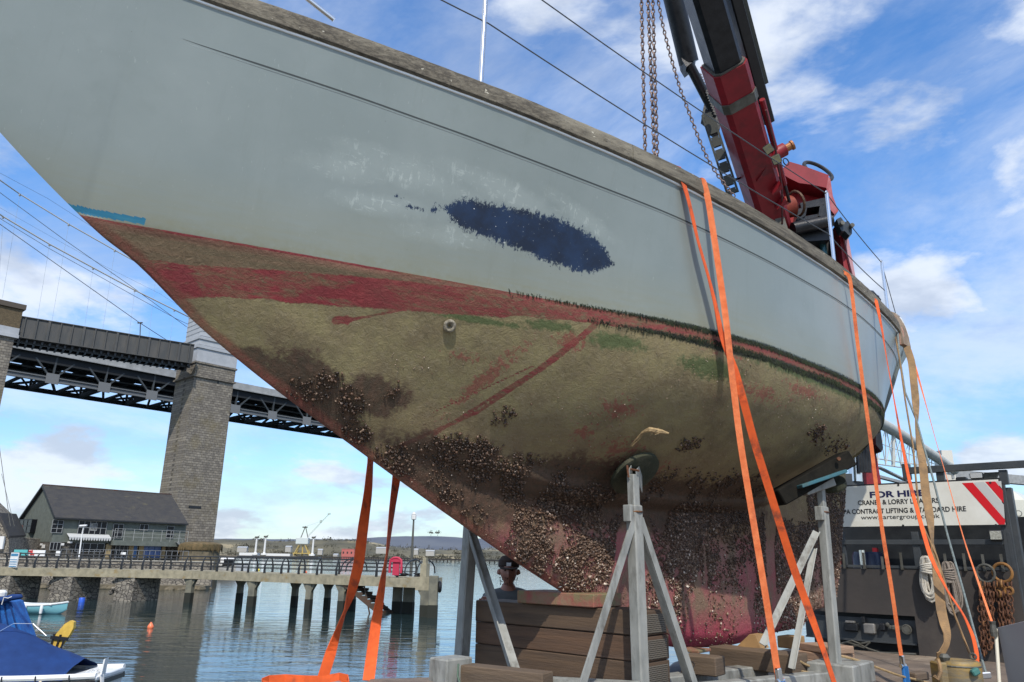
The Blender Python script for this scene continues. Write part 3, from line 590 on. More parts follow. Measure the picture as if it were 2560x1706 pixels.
def window(x0, y0, x1, y1, nx=2, ny=3, gm=glass_d, fm=wfr, name='window'):
    a_, zt_ = fs(x0, y0); c_, zb2 = fs(x1, y1); c_ = fs(x1, y0)[0]
    w_ = MB().box(Hs((a_+c_)/2, -.02, (zt_+zb2)/2), fd*(c_-a_)/2, gd_*.06, tz*(zt_-zb2)/2).build(name, gm, house)
    f_ = MB(); t = .07
    for i in range(nx+1): s_ = a_+(c_-a_)*i/nx; f_.box(Hs(s_, -.1, (zt_+zb2)/2), fd*t/2, gd_*.05, tz*(zt_-zb2)/2)
    for i in range(ny+1): z_ = zb2+(zt_-zb2)*i/ny; f_.box(Hs((a_+c_)/2, -.105, z_), fd*(c_-a_)/2, gd_*.05, tz*t/2)
    f_.build('window_frame', fm, w_)
    return w_
window(132, 1300, 159, 1333, 2, 3); window(198, 1302, 268, 1338, 5, 2); window(284, 1310, 309, 1346, 2, 2, name='balcony_door'); window(350, 1311, 371, 1326, 2, 1); window(418, 1316, 435, 1345, 1, 3, name='stair_door')
window(126, 1356, 152, 1376, 3, 1); window(190, 1358, 261, 1380, 4, 1); window(290, 1361, 320, 1394, 3, 1, name='entrance'); window(332, 1362, 344, 1394, 1, 1, blue_p, wfr, 'blue_door'); window(358, 1362, 402, 1394, 3, 2, mat('blue painted glazing', (.07, .12, .30), .3), blue_p, 'blue_window')
w_ = window(227, 1309, 243, 1327, 2, 2, curtain)
jm_ = mat('yellow stone', (.36, .28, .15), .9, 0, (.26, .2, .11), 3)
for (x0, x1) in ((320, 331), (345, 357), (403, 411), (262, 275)):
    a_, c_ = fs(x0, 1380)[0], fs(x1, 1380)[0]; MB().box(Hs((a_+c_)/2, -.12, (zmid+GZ)/2-.1), fd*(c_-a_)/2, gd_*.1, tz*(zmid-GZ)/2).build('stone_jamb', jm_, house)
# awning with scalloped edge
a_, za_ = fs(166, 1338); c_, zb2 = fs(271, 1341); n_ = 16; b = MB()
b.prism([Hs(a_, -.05, za_+.25), Hs(a_, -1.1, za_-.25), Hs(a_, -1.1, za_-.31), Hs(a_, -.05, za_+.17)], fd*(c_-a_))
for i in range(n_):
    s_ = a_+(c_-a_)*(i+.5)/n_; w2 = (c_-a_)/n_*.46; b.prism([Hs(s_-w2, -1.12, za_-.28), Hs(s_+w2, -1.12, za_-.28), Hs(s_+w2*.6, -1.12, za_-.62), Hs(s_, -1.12, za_-.72), Hs(s_-w2*.6, -1.12, za_-.62)], gd_*.03)
b.build('awning', mat('awning cloth', (.5, .51, .5), .8), house)
# balcony with rails
a_ = fs(272, 1355)[0]; c_ = fs(456, 1355)[0]; zbal = fs(300, 1352)[1]
MB().box(Hs((a_+c_)/2, -.8, zbal-.35), fd*(c_-a_)/2, gd_*.8, tz*.35).build('balcony_floor', clad, house)
b = MB()
for i in range(9): s_ = a_+(c_-a_)*i/8; b.bar(Hs(s_, -1.55, zbal), Hs(s_, -1.55, zbal+1.7), .05, .05)
for h in (.55, 1.1, 1.7): b.bar(Hs(a_, -1.55, zbal+h), Hs(c_, -1.55, zbal+h), .04, .04)
b.build('balcony_rail', mat('pale rail', (.32, .33, .32), .6), house)
b = MB(); s_ = fs(420, 1390)[0]
for i in range(9): z_ = GZ+(zbal-GZ)*(i+1)/9; b.box(Hs(s_+2.6-i*.3, -1.9, z_), fd*.16, gd_*.5, tz*.04)
for dd in (-1.4, -2.4): b.bar(Hs(s_+2.9, dd, GZ), Hs(s_, dd, zbal), .08, .25).bar(Hs(s_+2.9, dd, GZ+1), Hs(s_, dd, zbal+1), .05, .05)
for i in range(5): b.bar(Hs(s_+2.9-i*.7, -2.4, GZ+(zbal-GZ)*i/4), Hs(s_+2.9-i*.7, -2.4, GZ+(zbal-GZ)*i/4+1), .04, .04)
b.build('outside_stair', mat('stair metal', (.22, .23, .22), .6), house)
# gable oriel window + signs (gable face plane s = 0, normal -fd)
def gs(px, py): P = hit(px, py, Cc, -fd); return (P-Cc).dot(gd_), P.z
d0, z0 = gs(94, 1299); d1, _ = gs(53, 1299); _, z1_ = gs(90, 1332); _, z2_ = gs(88, 1350)
o2 = MB().box(Hs(-.35, (d0+d1)/2, (z0+z1_)/2), fd*.35, gd_*(d1-d0)/2, tz*(z0-z1_)/2).build('gable_window', glass_d, house)
b = MB()
for i in range(5): b.box(Hs(-.72, d0+(d1-d0)*i/4, (z0+z1_)/2), fd*.03, gd_*.05, tz*(z0-z1_)/2)
for z_ in (z0, z1_, (z0+z1_)/2): b.box(Hs(-.725, (d0+d1)/2, z_), fd*.03, gd_*(d1-d0)/2, tz*.05)
b.build('window_frame', blk_p, o2)
MB().box(Hs(-.35, (d0+d1)/2-.3, (z1_+z2_)/2), fd*.38, gd_*(d1-d0)/2*.75, tz*(z1_-z2_)/2).build('window_base', clad, house)
b = MB()
for (x0, y0, x1, y1) in ((83, 1359, 98, 1370), (102, 1359, 106, 1364), (107, 1362, 112, 1371), (48, 1358, 58, 1370)):
    q0, zt_ = gs(x0, y0); q1, zb2 = gs(x1, y1); b.box(Hs(-.06, (q0+q1)/2, (zt_+zb2)/2), fd*.04, gd_*abs(q1-q0)/2, tz*abs(zt_-zb2)/2)
q0, zt_ = fs(152, 1358); q1, zb2 = fs(159, 1364); b.box(Hs((q0+q1)/2, -.1, (zt_+zb2)/2), fd*(q1-q0)/2, gd_*.04, tz*(zt_-zb2)/2); q0, zt_ = fs(168, 1356); q1, _ = fs(178, 1356); b.box(Hs((q0+q1)/2, -.25, zt_), fd*(q1-q0)/2, gd_*.2, tz*.12)
b.build('notice_board', wl_w, house)
bb = at(292, 1226, 117); 
# left house fragments and quay clutter
e = empty('left_house', at(-10, 1395, 100), label='cropped stone gabled house at the left edge', cat='house')
b = MB().prism([at(-60, 1395, 100), at(22, 1395, 100), at(22, 1340, 100), at(0, 1288, 100), at(-60, 1230, 100)], Vector((-3, 8, 0))); b.build('wall', rubble, e)
MB().prism([at(-2, 1282, 99.6), at(24, 1340, 99.6), at(21, 1345, 99.6), at(-5, 1289, 99.6)], Vector((-3.5, 9, .3))).build('roof', slate, e)
MB().prism([at(-20, 1375, 99.5), at(5, 1373, 99.5), at(11, 1341, 99.5), at(-20, 1341, 99.5)], Vector((0, .3, 0))).build('garage_door', wl_w, e)
e = empty('brick_outhouse', at(32, 1395, 108), label='low stone outhouse with a reddish roof between the two houses', cat='outbuilding')
b = MB().prism([at(14, 1395, 108), at(50, 1395, 108), at(50, 1345, 108), at(14, 1342, 108)], Vector((0, 5, 0))); b.build('wall', rubble, e)
MB().prism([at(14, 1343, 107.5), at(51, 1346, 107.5), at(51, 1318, 110), at(18, 1317, 110)], Vector((0, .5, .3))).build('roof', mat('red-brown tiles', (.10, .035, .028), .9, 0, (.06, .03, .025), 3), e)
teal = mat('teal banner', (.10, .42, .42), .6)
def board(px0, py0, px1, py1, Y, mm, name, label, cat):
    a_ = at(px0, py1, Y); c_ = at(px1, py0, Y); e = empty(name, ((a_.x+c_.x)/2, Y, GZ-.1), label=label, cat=cat)
    MB().bx(a_.x, c_.x, Y-.04, Y+.04, a_.z, c_.z).build('panel', mm, e)
    MB().bx(a_.x, a_.x+.08, Y+.05, Y+.12, GZ-.1, c_.z).bx(c_.x-.08, c_.x, Y+.05, Y+.12, GZ-.1, c_.z).build('post', gry_m, e); return e
board(35, 1375, 70, 1381, 97, teal, 'banner', 'teal banner on the quay below the house gable', 'banner'); board(53, 1382, 70, 1389, 96.6, teal, 'banner', 'small teal cloth hanging under the longer banner', 'banner')
bo = board(71, 1376, 114, 1390, 97, white_p, 'banner', 'white banner with a red emblem on the quay below the gable', 'banner')
a_ = at(72, 1378, 96.9); MB().tube([at(73, 1379, 96.9), at(80, 1377, 96.9), at(77, 1388, 96.9)], .12, 5).tube([at(79, 1382, 96.9), at(84, 1388, 96.9)], .1, 5).build('emblem', mat('sign red', (.6, .03, .03), .5), bo)
board(139, 1378, 151, 1389, 96, white_p, 'sign', 'small white sign on the quay railing near the lamp post', 'sign'); board(302, 1381, 315, 1388, 97, white_p, 'sign', 'small white sign before the house entrance', 'sign')
# lamp post on the quay
e = empty('street_lamp', at(197, 1396, 92), label='white street lamp standing in front of the grey house', cat='street lamp')
MB().tube([at(197, 1396, 92), at(206, 1330, 92), at(209, 1318, 92)], [.09, .06, .05], 8).build('post', white_p, e)
MB().box(at(209, 1316, 92)+Vector((0, -.1, .06)), Vector((.42, 0, .03)), Vector((0, .15, 0)), tz*.1, .04).build('lamp_head', white_p, e)
# quay railing under the house (thin grey)
b = MB(); Aq, Bq = at(150, 1394, 93), at(470, 1396, 93)
for i in range(24): P = Aq.lerp(Bq, i/23); b.bar((P.x, P.y, GZ), (P.x, P.y, GZ+1.1), .05, .05)
for h in (.5, 1.1): b.bar((Aq.x, Aq.y, GZ+h), (Bq.x, Bq.y, GZ+h), .05, .05)
tag(b.build('quay_railing', mat('thin grey rail', (.16, .17, .18), .6)), 'thin grey handrail along the quay in front of the house', 'railing')
# distant mast with stays at far left
b = MB().tube([at(26, 1316, 80), at(-4, 1100, 80)], .03, 5).tube([at(36, 1316, 80), at(4, 1185, 80)], .02, 5); tag(b.build('rigging_wires', gry_m), 'two slanting grey rigging wires at the far left above the outhouse', 'rigging')

# ------------------------------------------------------------------ concrete pier
PZ = .65
pf = [at_z(q, y, PZ) for q, y in ((-80, 1417.5), (0, 1419), (240, 1423), (480, 1427.5), (760, 1437), (1058, 1446.5))]
pconc = mat('stained pier concrete', (.36, .32, .22), .9, 0, (.22, .20, .14), 2.2, detail=8, bump=.5, bscale=6, col3=(.30, .20, .06), s3=1.1, lo3=.58, hi3=.7)
pcol = mat('wet pier leg', (.20, .19, .14), .9, 0, (.11, .11, .09), 1.5, bump=.5); weedy = mat('weedy pier foot', (.02, .022, .016), .9)
pdir = (pf[-1]-pf[0]).normalized(); pn = Vector((pdir.y, -pdir.x, 0)); PWD = 3.6
pr = empty('pier', pf[3]+tz*(WZ-PZ), label='long stained concrete pier on legs with black curved railings', cat='pier')
b = MB()
for i in range(len(pf)-1): b.prism([pf[i]-tz*.0, pf[i+1], pf[i+1]-pn*PWD, pf[i]-pn*PWD], -tz*.62)
b.build('deck', pconc, pr)
def pier_at(px): 
    for i in range(len(pf)-1):
        P = hit(px, 1430, pf[i], Vector((pf[i+1]-pf[i]).cross(tz)));
        t = (P-pf[i]).dot((pf[i+1]-pf[i]).normalized())/(pf[i+1]-pf[i]).length
        if -.02 <= t <= 1.02: return Vector((P.x, P.y, 0))
    return Vector((P.x, P.y, 0))
def col(px, off=0.3, w=.36, braced=True, top=PZ-.6):
    if off > 1: px = 1280-(1280-px)*(1+off/60.)
    P = pier_at(px)-pn*off
    b = MB().box(P+tz*(top+WZ-1)/2, pdir*w/2, pn*.2, tz*(top-WZ+1)/2)
    if braced:
        for s_ in (-1, 1): b.prism([P+pdir*s_*w/2+tz*(top-.55)+pn*.15, P+pdir*s_*(w/2+.32)+tz*top+pn*.15, P+pdir*s_*w/2+tz*top+pn*.15], -pn*.3)
    o = b.build('leg', pcol, pr); MB().box(P+tz*(WZ+.15), pdir*(w/2+.012), pn*.212, tz*.6).build('weed_band', weedy, o)
for q, w_ in ((474, .55), (631, .55), (773, .42), (855, .45)): col(q, .3, w_)
for q, w_ in ((583, .40), (717, .40), (797, .36)): col(q, 3.0, w_, True)
for q, w_ in ((860, .5), (972, .62), (1000, .75), (845, .4)): col(q, 2.6, w_, False)
col(1064, .2, .6)
# stone piers holding the landward spans
for (x0, x1, dd) in ((-60, 52, 0), (103, 205, 0), (268, 356, 0)):
    P = pier_at(x0); Q = pier_at(x1); m_ = (P+Q)/2-pn*1.7; hw = (Q-P).length/2
    b = MB()
    b.box(m_+tz*(PZ-.62+WZ-1)/2, pdir*hw*.62, pn*1.5, tz*(PZ-.62-WZ+1)/2)
    o = b.build('stone_leg', rubble, pr)
    b = MB()
    for _ in range(34):
        a_ = random.uniform(-1, -.45); zz = random.uniform(WZ-.1, PZ-.9); P_ = m_+pdir*hw*a_*.95+pn*random.uniform(-.5, 1.5)+tz*zz; r = random.uniform(.14, .32); b.lathe(P_, [(.05, -r), (r*.8, -r*.5), (r, 0), (r*.7, r*.5), (.05, r*.8)], 6)
    b.build('rubble_footing', rubble, pr)
# curved railing posts + rails
bk = mat('black railing', (.018, .02, .022), .5)
def rpost(P, sgn, h=1.12):
    b = MB(); pts = [P+pn*0+tz*PZ, P+pn*.02*sgn+tz*(PZ+.45), P-pn*.10*sgn+tz*(PZ+.85), P-pn*.30*sgn+tz*(PZ+h)]
    # webbed post: plate tapering upwards
    b.tube(pts, [.11, .085, .06, .045], 6)
    return b.build('railing_post', bk, pr)
Ltot = sum((pf[i+1]-pf[i]).length for i in range(len(pf)-1))
def along(s):
    for i in range(len(pf)-1):
        l = (pf[i+1]-pf[i]).length
        if s <= l: P = pf[i].lerp(pf[i+1], s/l); return Vector((P.x, P.y, 0))
        s -= l
    return Vector((pf[-1].x, pf[-1].y, 0))
Lr = Ltot-2.2; n_ = int(Lr/1.75)
for i in range(n_+1):
    s_ = i*Lr/n_; rpost(along(s_)-pn*.15, 1); rpost(along(s_)-pn*(PWD-.15), -1)
for side, sgn in ((.15, 1), (PWD-.15, -1)):
    for h, in_ in ((.35, 0), (.62, .02), (.88, .12), (1.12, .30)):
        pts = [along(s_)-pn*(side+in_*sgn)+tz*(PZ+h) for s_ in np.linspace(0, Lr, 26)]
        MB().tube(pts, .028 if h < 1.1 else .045, 5, cap=True).build('rail', bk, pr)
for q in (825, 846, 1014): P = pier_at(q)-pn*1.6; b = MB(); 
# cross arches at the pier head (hooped rails)
for q in (850, 862, 955, 1010, 1040):
    P = pier_at(q); c_ = P-pn*PWD/2
    pts = [c_+pn*(PWD/2-.1)*math.cos(a_)*(.55+.45*abs(math.cos(a_)))+tz*(PZ+1.2*math.sin(a_)**.5 if math.sin(a_) > 0 else PZ) for a_ in np.linspace(.05, math.pi-.05, 12)]
    MB().tube(pts, .05, 6).build('hoop', bk, pr)
# end parapet block + fender pile
P = pier_at(1058); b = MB().box(P-pn*.3+tz*(PZ+.45), pdir*.22, pn*.3, tz*.5).box(P-pn*.3+tz*(PZ+1.05), pdir*.12, pn*.2, tz*.3).box(P-pn*.3+tz*(PZ-.35), pdir*.5, pn*.35, tz*.42); b.build('end_block', pconc, pr)
P = at(1084, 1470, P.y-.4); P.z = 0; fp_ = empty('fender_pile', P+tz*WZ, label='squat concrete fender pile with a tyre beside the pier end', cat='pile')
MB().box(P+tz*(.35+WZ)/2, Vector((.3, 0, 0)), Vector((0, .3, 0)), tz*(.35-WZ)/2+tz*.5, .04).build('shaft', pcol, fp_); MB().box(P+tz*(WZ+.1), Vector((.315, 0, 0)), Vector((0, .315, 0)), tz*.7).build('weed_band', weedy, fp_)
MB().torus(P+Vector((.42, -.1, .15)), (1, .2, 0), .27, .11, 16, 8).build('tyre', blk_m, fp_)
# access stair under pier head
P = pier_at(905)-pn*1.2; b = MB()
for i in range(9): b.box(P+pdir*(i*.32-1.2)+tz*(WZ+2.0-i*.24), pdir*.2, pn*.8, tz*.09)
for s_ in (.8, -.8): b.bar(P+pdir*-1.6+pn*s_+tz*(PZ-.5), P+pdir*1.6+pn*s_+tz*(WZ-.1), .1, .3)
b.bar(P+pn*.8+tz*(PZ-.5), P+pdir*.6+pn*.8+tz*WZ, .08, .08)
b.build('landing_stair', mat('weedy stair', (.05, .045, .035), .9, 0, (.10, .05, .03), 4), pr)
# red lifebuoy housing on the railing, sign board
P = pier_at(990)+tz*(PZ+1.1)-pn*.0; e = empty('lifebuoy_station', P-tz*1.1, label='bright pink-red horseshoe lifebuoy hung on the pier railing', cat='lifebuoy')
pk = mat('lifebuoy red', (.48, .03, .07), .6)
b = MB(); a0_ = P+pdir*-.38; a1_ = P+pdir*.38
pts = [P+pdir*(-.42)+tz*-.8, P+pdir*-.44+tz*-.4, P+pdir*-.40+tz*.05, P+pdir*-.2+tz*.18, P+tz*.20, P+pdir*.2+tz*.18, P+pdir*.40+tz*.05, P+pdir*.44+tz*-.4, P+pdir*.42+tz*-.8]
b.tube([q+pn*.12 for q in pts], .085, 10).box(P+pn*.1+tz*.02, pdir*.40, pn*.07, tz*.13, .03); b.build('ring', pk, e, smooth=True)
MB().box(P+pn*.02+tz*-.45, pdir*.24, pn*.05, tz*.5).build('bracket', pk, e)
P = pier_at(31)+tz*PZ+pn*.05; e = empty('information_board', P, label='blue and white information board on the pier railing at left', cat='sign')
MB().box(P+tz*.6, pdir*.40, pn*.04, tz*.58).build('panel', white_p, e)
b = MB()
for z_, h_ in ((1.0, .1), (.62, .03), (.45, .04), (.28, .03), (.1, .04)): b.box(P+tz*z_+pn*.045, pdir*.36, pn*.01, tz*h_)
b.build('print', mat('sign blue', (.06, .22, .38), .5), e)
P = pier_at(1000)-pn*1.7+tz*PZ
for q, lab in ((1000, 'small dark mooring clutter left on the pier head'), (1032, 'coiled dark rope lying at the pier head under the hoops')):
    P = pier_at(q)-pn*1.0+tz*(PZ+.1); b = MB()
    for i in range(4): b.torus(P+Vector((random.uniform(-.3, .3), random.uniform(-.2, .2), .02+i*.05)), (0, 0, 1), .25, .05, 14, 6)
    tag(b.build('rope_coil', blk_m), lab, 'rope')

# ------------------------------------------------------------------ small craft and buoys
def hull_small(name, L, Bm, H, mm, parent, sheer=.25, transom=.75, ns=14, nr_=6, keel=.1):
    vs = []; fs_ = []
    for i in range(ns+1):
        t = i/ns; x = L*(t-.5); bw = Bm/2*(transom+(1-transom)*min(1, t/.35)**.7) if t < .35 else Bm/2*max(0.02, (1-((t-.35)/.65)**2.3)); zs_ = H*(1+sheer*(2*abs(t-.45))**2); zk_ = H*.55*max(0, (t-.8)/.2)**2
        for j in range(nr_+1):
            a_ = j/nr_*math.pi/2; vs.append((x+(.12*L*((1-math.cos(a_)) if False else 0)), bw*math.sin(a_)**.7, zk_+(zs_-zk_)*(1-math.cos(a_))**.9))
    k = len(vs); vs += [(x, -y, z) for x, y, z in vs]
    for i in range(ns):
        for j in range(nr_):
            a_, b_, c_, d_ = i*(nr_+1)+j, (i+1)*(nr_+1)+j, (i+1)*(nr_+1)+j+1, i*(nr_+1)+j+1
            fs_ += [(a_, b_, c_, d_), (k+a_, k+d_, k+c_, k+b_)]
        a_, b_ = i*(nr_+1)+nr_, (i+1)*(nr_+1)+nr_; fs_.append((a_, b_, k+b_, k+a_))
    fs_.append(tuple(range(nr_+1))+tuple(k+j for j in range(nr_, -1, -1)))
    b = MB().add(vs, fs_); return b.build(name, mm, parent, local=True, smooth=True)
def rail_small(L, Bm, H, transom=.75, sheer=.25, ns=16):
    P = []
    for i in range(ns+1):
        t = i/ns; bw = Bm/2*(transom+(1-transom)*min(1, t/.35)**.7) if t < .35 else Bm/2*max(0.02, (1-((t-.35)/.65)**2.3)); P.append(Vector((L*(t-.5), bw, H*(1+sheer*(2*abs(t-.45))**2))))
    return P
ltb = mat('light turquoise gelcoat', (.20, .48, .54), .35); hullw = mat('dirty white gelcoat', (.62, .63, .62), .35, 0, (.50, .50, .48), 4)
def dinghy(px, py, lab, L=3.6, rz=R(8), hm_=ltb, sc_=1.0):
    P = at_z(px, py, WZ); e = empty('dinghy', (P.x, P.y, WZ-.1), rz=rz, label=lab, cat='dinghy')
    hull_small('hull', L, 1.5, .62, hm_, e); rp = rail_small(L, 1.5, .62)
    b = MB().tube(rp, .055, 6).tube([Vector((q.x, -q.y, q.z)) for q in rp], .055, 6); b.bx(-L*.5-.02, -L*.5+.05, -.52, .52, .3, .75); b.bx(-L*.3, -L*.2, -.6, .6, .6, .68); b.bx(0, .3, -.68, .68, .6, .68); b.build('gunwale', white_p, e, local=True)
    MB().bx(-L*.45, L*.3, -.55, .55, .64, .70).build('cover', white_p, e, local=True)
    for x_ in (-.35, .65):
        f_ = MB().lathe((x_, -.82, .1), [(.02, 0), (.085, .06), (.095, .25), (.085, .5), (.03, .58)], 10).build('fender', white_p, e, local=True, smooth=True)
    return e
dinghy(92, 1534, 'light turquoise rowing dinghy with two white fenders moored off the stone legs', rz=R(3))
# cabin boat beyond the pier
P = at(556, 1420, 136); e = empty('cabin_boat', (P.x, P.y, WZ-.15), rz=R(150), label='white cabin cruiser moored beyond the pier beside the plinth', cat='motor boat')
e.scale = (1.9, 1.9, 1.9); hull_small('hull', 5.2, 2.0, .95, hullw, e); MB().bx(-.8, 1.2, -.75, .75, 1.0, 1.75, .15).build('cabin', white_p, e, local=True); MB().bx(-.82, -.78, -.6, .6, 1.3, 1.65).bx(-.5, .9, -.76, .76, 1.35, 1.62).build('cabin_window', glass_d, e, local=True); MB().bx(-2.5, -.8, -.8, .8, .95, 1.25, .08).build('cover', blk_p, e, local=True)
def buoy(px, py, r, mm, name, label, cone=False, drum=False, Y=None):
    P = at_z(px, py, WZ); e = empty(name, (P.x, P.y, WZ), label=label, cat='buoy')
    pr_ = [(.02, -r*.8), (r*.8, -r*.5), (r, 0), (r*.95, r*.4), (r*.6, r*1.0), (r*.2, r*1.6), (.05, r*1.7)] if cone else ([(r*.8, -r), (r, -r*.9), (r, r*1.1), (r*.85, r*1.3), (.05, r*1.35)] if drum else [(.02, -r), (r*.7, -r*.7), (r, 0), (r*.7, r*.7), (.05, r)])
    MB().lathe((0, 0, r*.25), pr_, 18).build('float', mm, e, local=True, smooth=True); MB().torus((0, 0, r*(1.95 if cone else 1.55)), (1, 0, 0), r*.16, r*.05, 10, 5).build('eye', gry_m, e, local=True)
buoy(376, 1571, .16, mat('orange float', (.85, .20, .08), .4), 'orange_buoy', 'small orange conical buoy floating alone in open water', cone=True)
buoy(204, 1506, .22, mat('blue drum plastic', (.02, .10, .55), .4), 'blue_drum', 'bright blue barrel buoy afloat beside the middle stone leg', drum=True)
buoy(646, 1427, .38, mat('yellow float', (.75, .62, .05), .4), 'yellow_buoy', 'small yellow buoy seen through the pier railing'); buoy(763, 1433, .42, mat('orange float', (.85, .20, .08), .4), 'orange_float', 'orange float seen through the pier railing near the pier head')
# blue-covered boat, lower left
P = at_z(275, 1745, WZ); bc = empty('covered_boat', (P.x-3.2, P.y-.4, WZ-.2), rz=R(4), label='white boat under a deep blue canvas cover at the lower left', cat='motor boat')
BL = 6.4; HH = at(270, 1660, P.y).z-WZ
vs = rail_small(BL, 2.2, HH*.93, transom=.8, sheer=.10)
# boat points its square stern to the right: mirror x
def flip(o): 
    o.data.transform(Matrix.Diagonal((-1, 1, 1, 1))); o.data.flip_normals()
h_ = hull_small('hull', BL, 2.2, HH*.93, hullw, bc, sheer=.10, transom=.8); flip(h_)
rp = [Vector((-q.x, q.y, q.z)) for q in vs]
b = MB()
for s_ in (1, -1): b.tube([Vector((q.x, q.y*s_, q.z+.04)) for q in rp], .075, 8)
b.bx(BL/2-.75, BL/2+.03, -.9, .9, HH*.93-.03, HH*.93+.09, .03); b.build('gunwale', white_p, bc, local=True, smooth=True)
b = MB()
for s_ in (1, -1): b.tube([Vector((q.x, q.y*s_*1.012, q.z-.09)) for q in rp], .05, 6)
b.bx(BL/2, BL/2+.05, -.88, .88, HH*.93-.15, HH*.93-.05); b.build('rubbing_strip', blk_p, bc, local=True)
bluec = mat('deep blue canvas', (.002, .035, .16), .85, 0, (.002, .025, .115), 2.2, bump=.6, bscale=5); blueb = mat('bright blue canvas', (.01, .14, .46), .7, 0, (.005, .06, .25), 3, bump=.5)
zpk = at(15, 1566, bc.location.y).z-bc.location.z; zpe = at(216, 1664, bc.location.y).z-bc.location.z; xpk = at(15, 1566, bc.location.y).x-bc.location.x; xpe = at(216, 1664, bc.location.y).x-bc.location.x
cs = []; nsx = 22; nsy = 12
for i in range(nsx+1):
    x = -BL/2+.6+(BL-1.35)*i/nsx; t = i/nsx; q = min(rp, key=lambda v: abs(v.x-x)); ridge = max(zpe+(zpk-zpe)*min(1.03, (x-xpe)/(xpk-xpe)), q.z+.09)
    for j in range(nsy+1):
        v = -1+2*j/nsy; yy = v*(q.y+.06); z = q.z+.06+(ridge-q.z)*(1-abs(v)**1.5)+.02*math.sin(9*v+i*.9)*(1-abs(v)); cs.append((x, yy, z if abs(v) < .999 else q.z-.03))
fs_ = [(i*(nsy+1)+j, (i+1)*(nsy+1)+j, (i+1)*(nsy+1)+j+1, i*(nsy+1)+j+1) for i in range(nsx) for j in range(nsy)]
MB().add(cs, fs_).build('canvas_cover', bluec, bc, local=True, smooth=True)
b = MB()
for i in range(7): x = -BL/2+1.0+i*.8; q = min(rp, key=lambda v: abs(v.x-x)); b.tube([(x, -q.y-.05, q.z+.1), (x+.05, -q.y-.13, q.z-.1), (x+.02, -q.y-.1, q.z-.45)], .018, 5)
b.build('lashing', blk_p, bc, local=True)
MB().box((BL/2+.02, -.5, HH*.93+.22), Vector((.02, 0, .02)), Vector((0, .11, 0)), Vector((.02, 0, .26))).build('flag_socket', white_p, bc, local=True)
b = MB()
for k in range(7):
    c_ = Vector((BL/2-.1+random.uniform(-.1, .1), -.55+random.uniform(-.25, .2), HH*.93+.14)); b.torus(c_, (random.uniform(-.5, .5), random.uniform(-1, 0), .7), random.uniform(.08, .17), .012, 14, 5)
for k in range(8): b.tube([(BL/2+.03, -.5-.03*k, HH*.93+.1), (BL/2+.1+.01*k, -.5-.04*k, HH*.93-.3), (BL/2+.06, -.45-.03*k, HH*.5)], .012, 5)
tag(b.build('rope', wl_w, None, local=True), 'tangle of pale mooring rope on the stern of the covered boat', 'rope'); bpy.data.objects['rope'].matrix_world = Matrix.Translation(bc.location) @ Matrix.Rotation(R(4), 4, 'Z')
fz = MB().lathe((1.95, -1.12, HH*.35), [(.02, 0), (.09, .08), (.1, .3), (.07, .45), (.02, .5)], 10).build('fender', mat('cream fender', (.75, .6, .38), .5), bc, local=True, smooth=True)
MB().tube([(.2, -.3, HH+1.0), (.6, -.3, HH+1.25), (1.1, -.3, HH+1.25), (1.5, -.3, HH+.95)], .012, 5).build('cover_hoop', steel, bc, local=True)
# yellow life jacket / outboard hung behind the cover
P = at(146, 1598, bc.location.y+1.2)
e = empty('yellow_dan_buoy', P-tz*.4, label='yellow horseshoe float strapped upright behind the blue boat cover', cat='life float')
yl = mat('faded yellow', (.72, .48, .08), .6, 0, (.55, .36, .06), 6)
b = MB()
prof = [(-.06, -.42), (.10, -.42), (.16, -.2), (.24, .1), (.25, .3), (.18, .46), (.06, .50), (-.05, .40), (-.13, .15), (-.16, -.05)]
ux = Vector((1, .1, 0)); b.prism([P+ux*x+tz*z+ux*z*.35 for x, z in prof], Vector((-.02, .16, 0))); b.build('float', yl, e)
b = MB().bar(P+ux*-.2+tz*.05+Vector((0, -.03, 0)), P+ux*.28+tz*.0+Vector((0, -.03, 0)), .05, .09).bar(P+ux*-.02+tz*-.35+Vector((0, -.03, 0)), P+ux*.06+tz*.12+Vector((0, -.03, 0)), .04, .06).bar(P+ux*.12+tz*-.3+Vector((0, -.03, 0)), P+ux*.18+tz*.02+Vector((0, -.03, 0)), .04, .04).bar(P+ux*-.15+tz*-.15, P+ux*-.12+tz*.15, .05, .08)
b.build('strap', blk_p, e)
# upright blue spray hood of the next boat
P = at_z(10, 1640, WZ); P = at(20, 1560, P.y+3)
e = empty('sail_cover_boat', (P.x-1.5, P.y, WZ), label='neighbouring boat with a bright blue spray hood and rolled sail at the left edge', cat='boat')
Y = P.y
hull_small('hull', 6, 2.1, 1.0, hullw, e).location = (-2.5, .5, 0)
MB().prism([at(-60, 1660, Y), at(62, 1600, Y), at(28, 1506, Y), at(8, 1498, Y), at(-60, 1498, Y)], Vector((-.3, 1.3, 0))).build('spray_hood', blueb, e)
b = MB()
for (q0, q1, r_) in (((10, 1510), (26, 1602), .03), ((-4, 1510), (6, 1600), .03), ((24, 1506), (50, 1600), .035)): b.tube([at(*q0, Y-.05), at(*q1, Y-.05)], r_, 5)
b.build('fold', bluec, e)
b = MB().tube([at(-40, 1502, Y-.2), at(10, 1500, Y-.2), at(30, 1494, Y-.2), at(52, 1492, Y-.2), at(55, 1494, Y-.2)], [.13, .14, .13, .10, .04], 10); b.build('rolled_sail', bluec, e, smooth=True)
b = MB().tube([at(4, 1512, Y-.36), at(10, 1494, Y-.36), at(20, 1496, Y-.36), at(30, 1492, Y-.3)], .02, 5).lathe(at(4, 1494, Y-.1), [(.05, 0), (.16, .05), (.18, .2), (.1, .3)], 10); b.build('rope_bundle', wl_w, e)
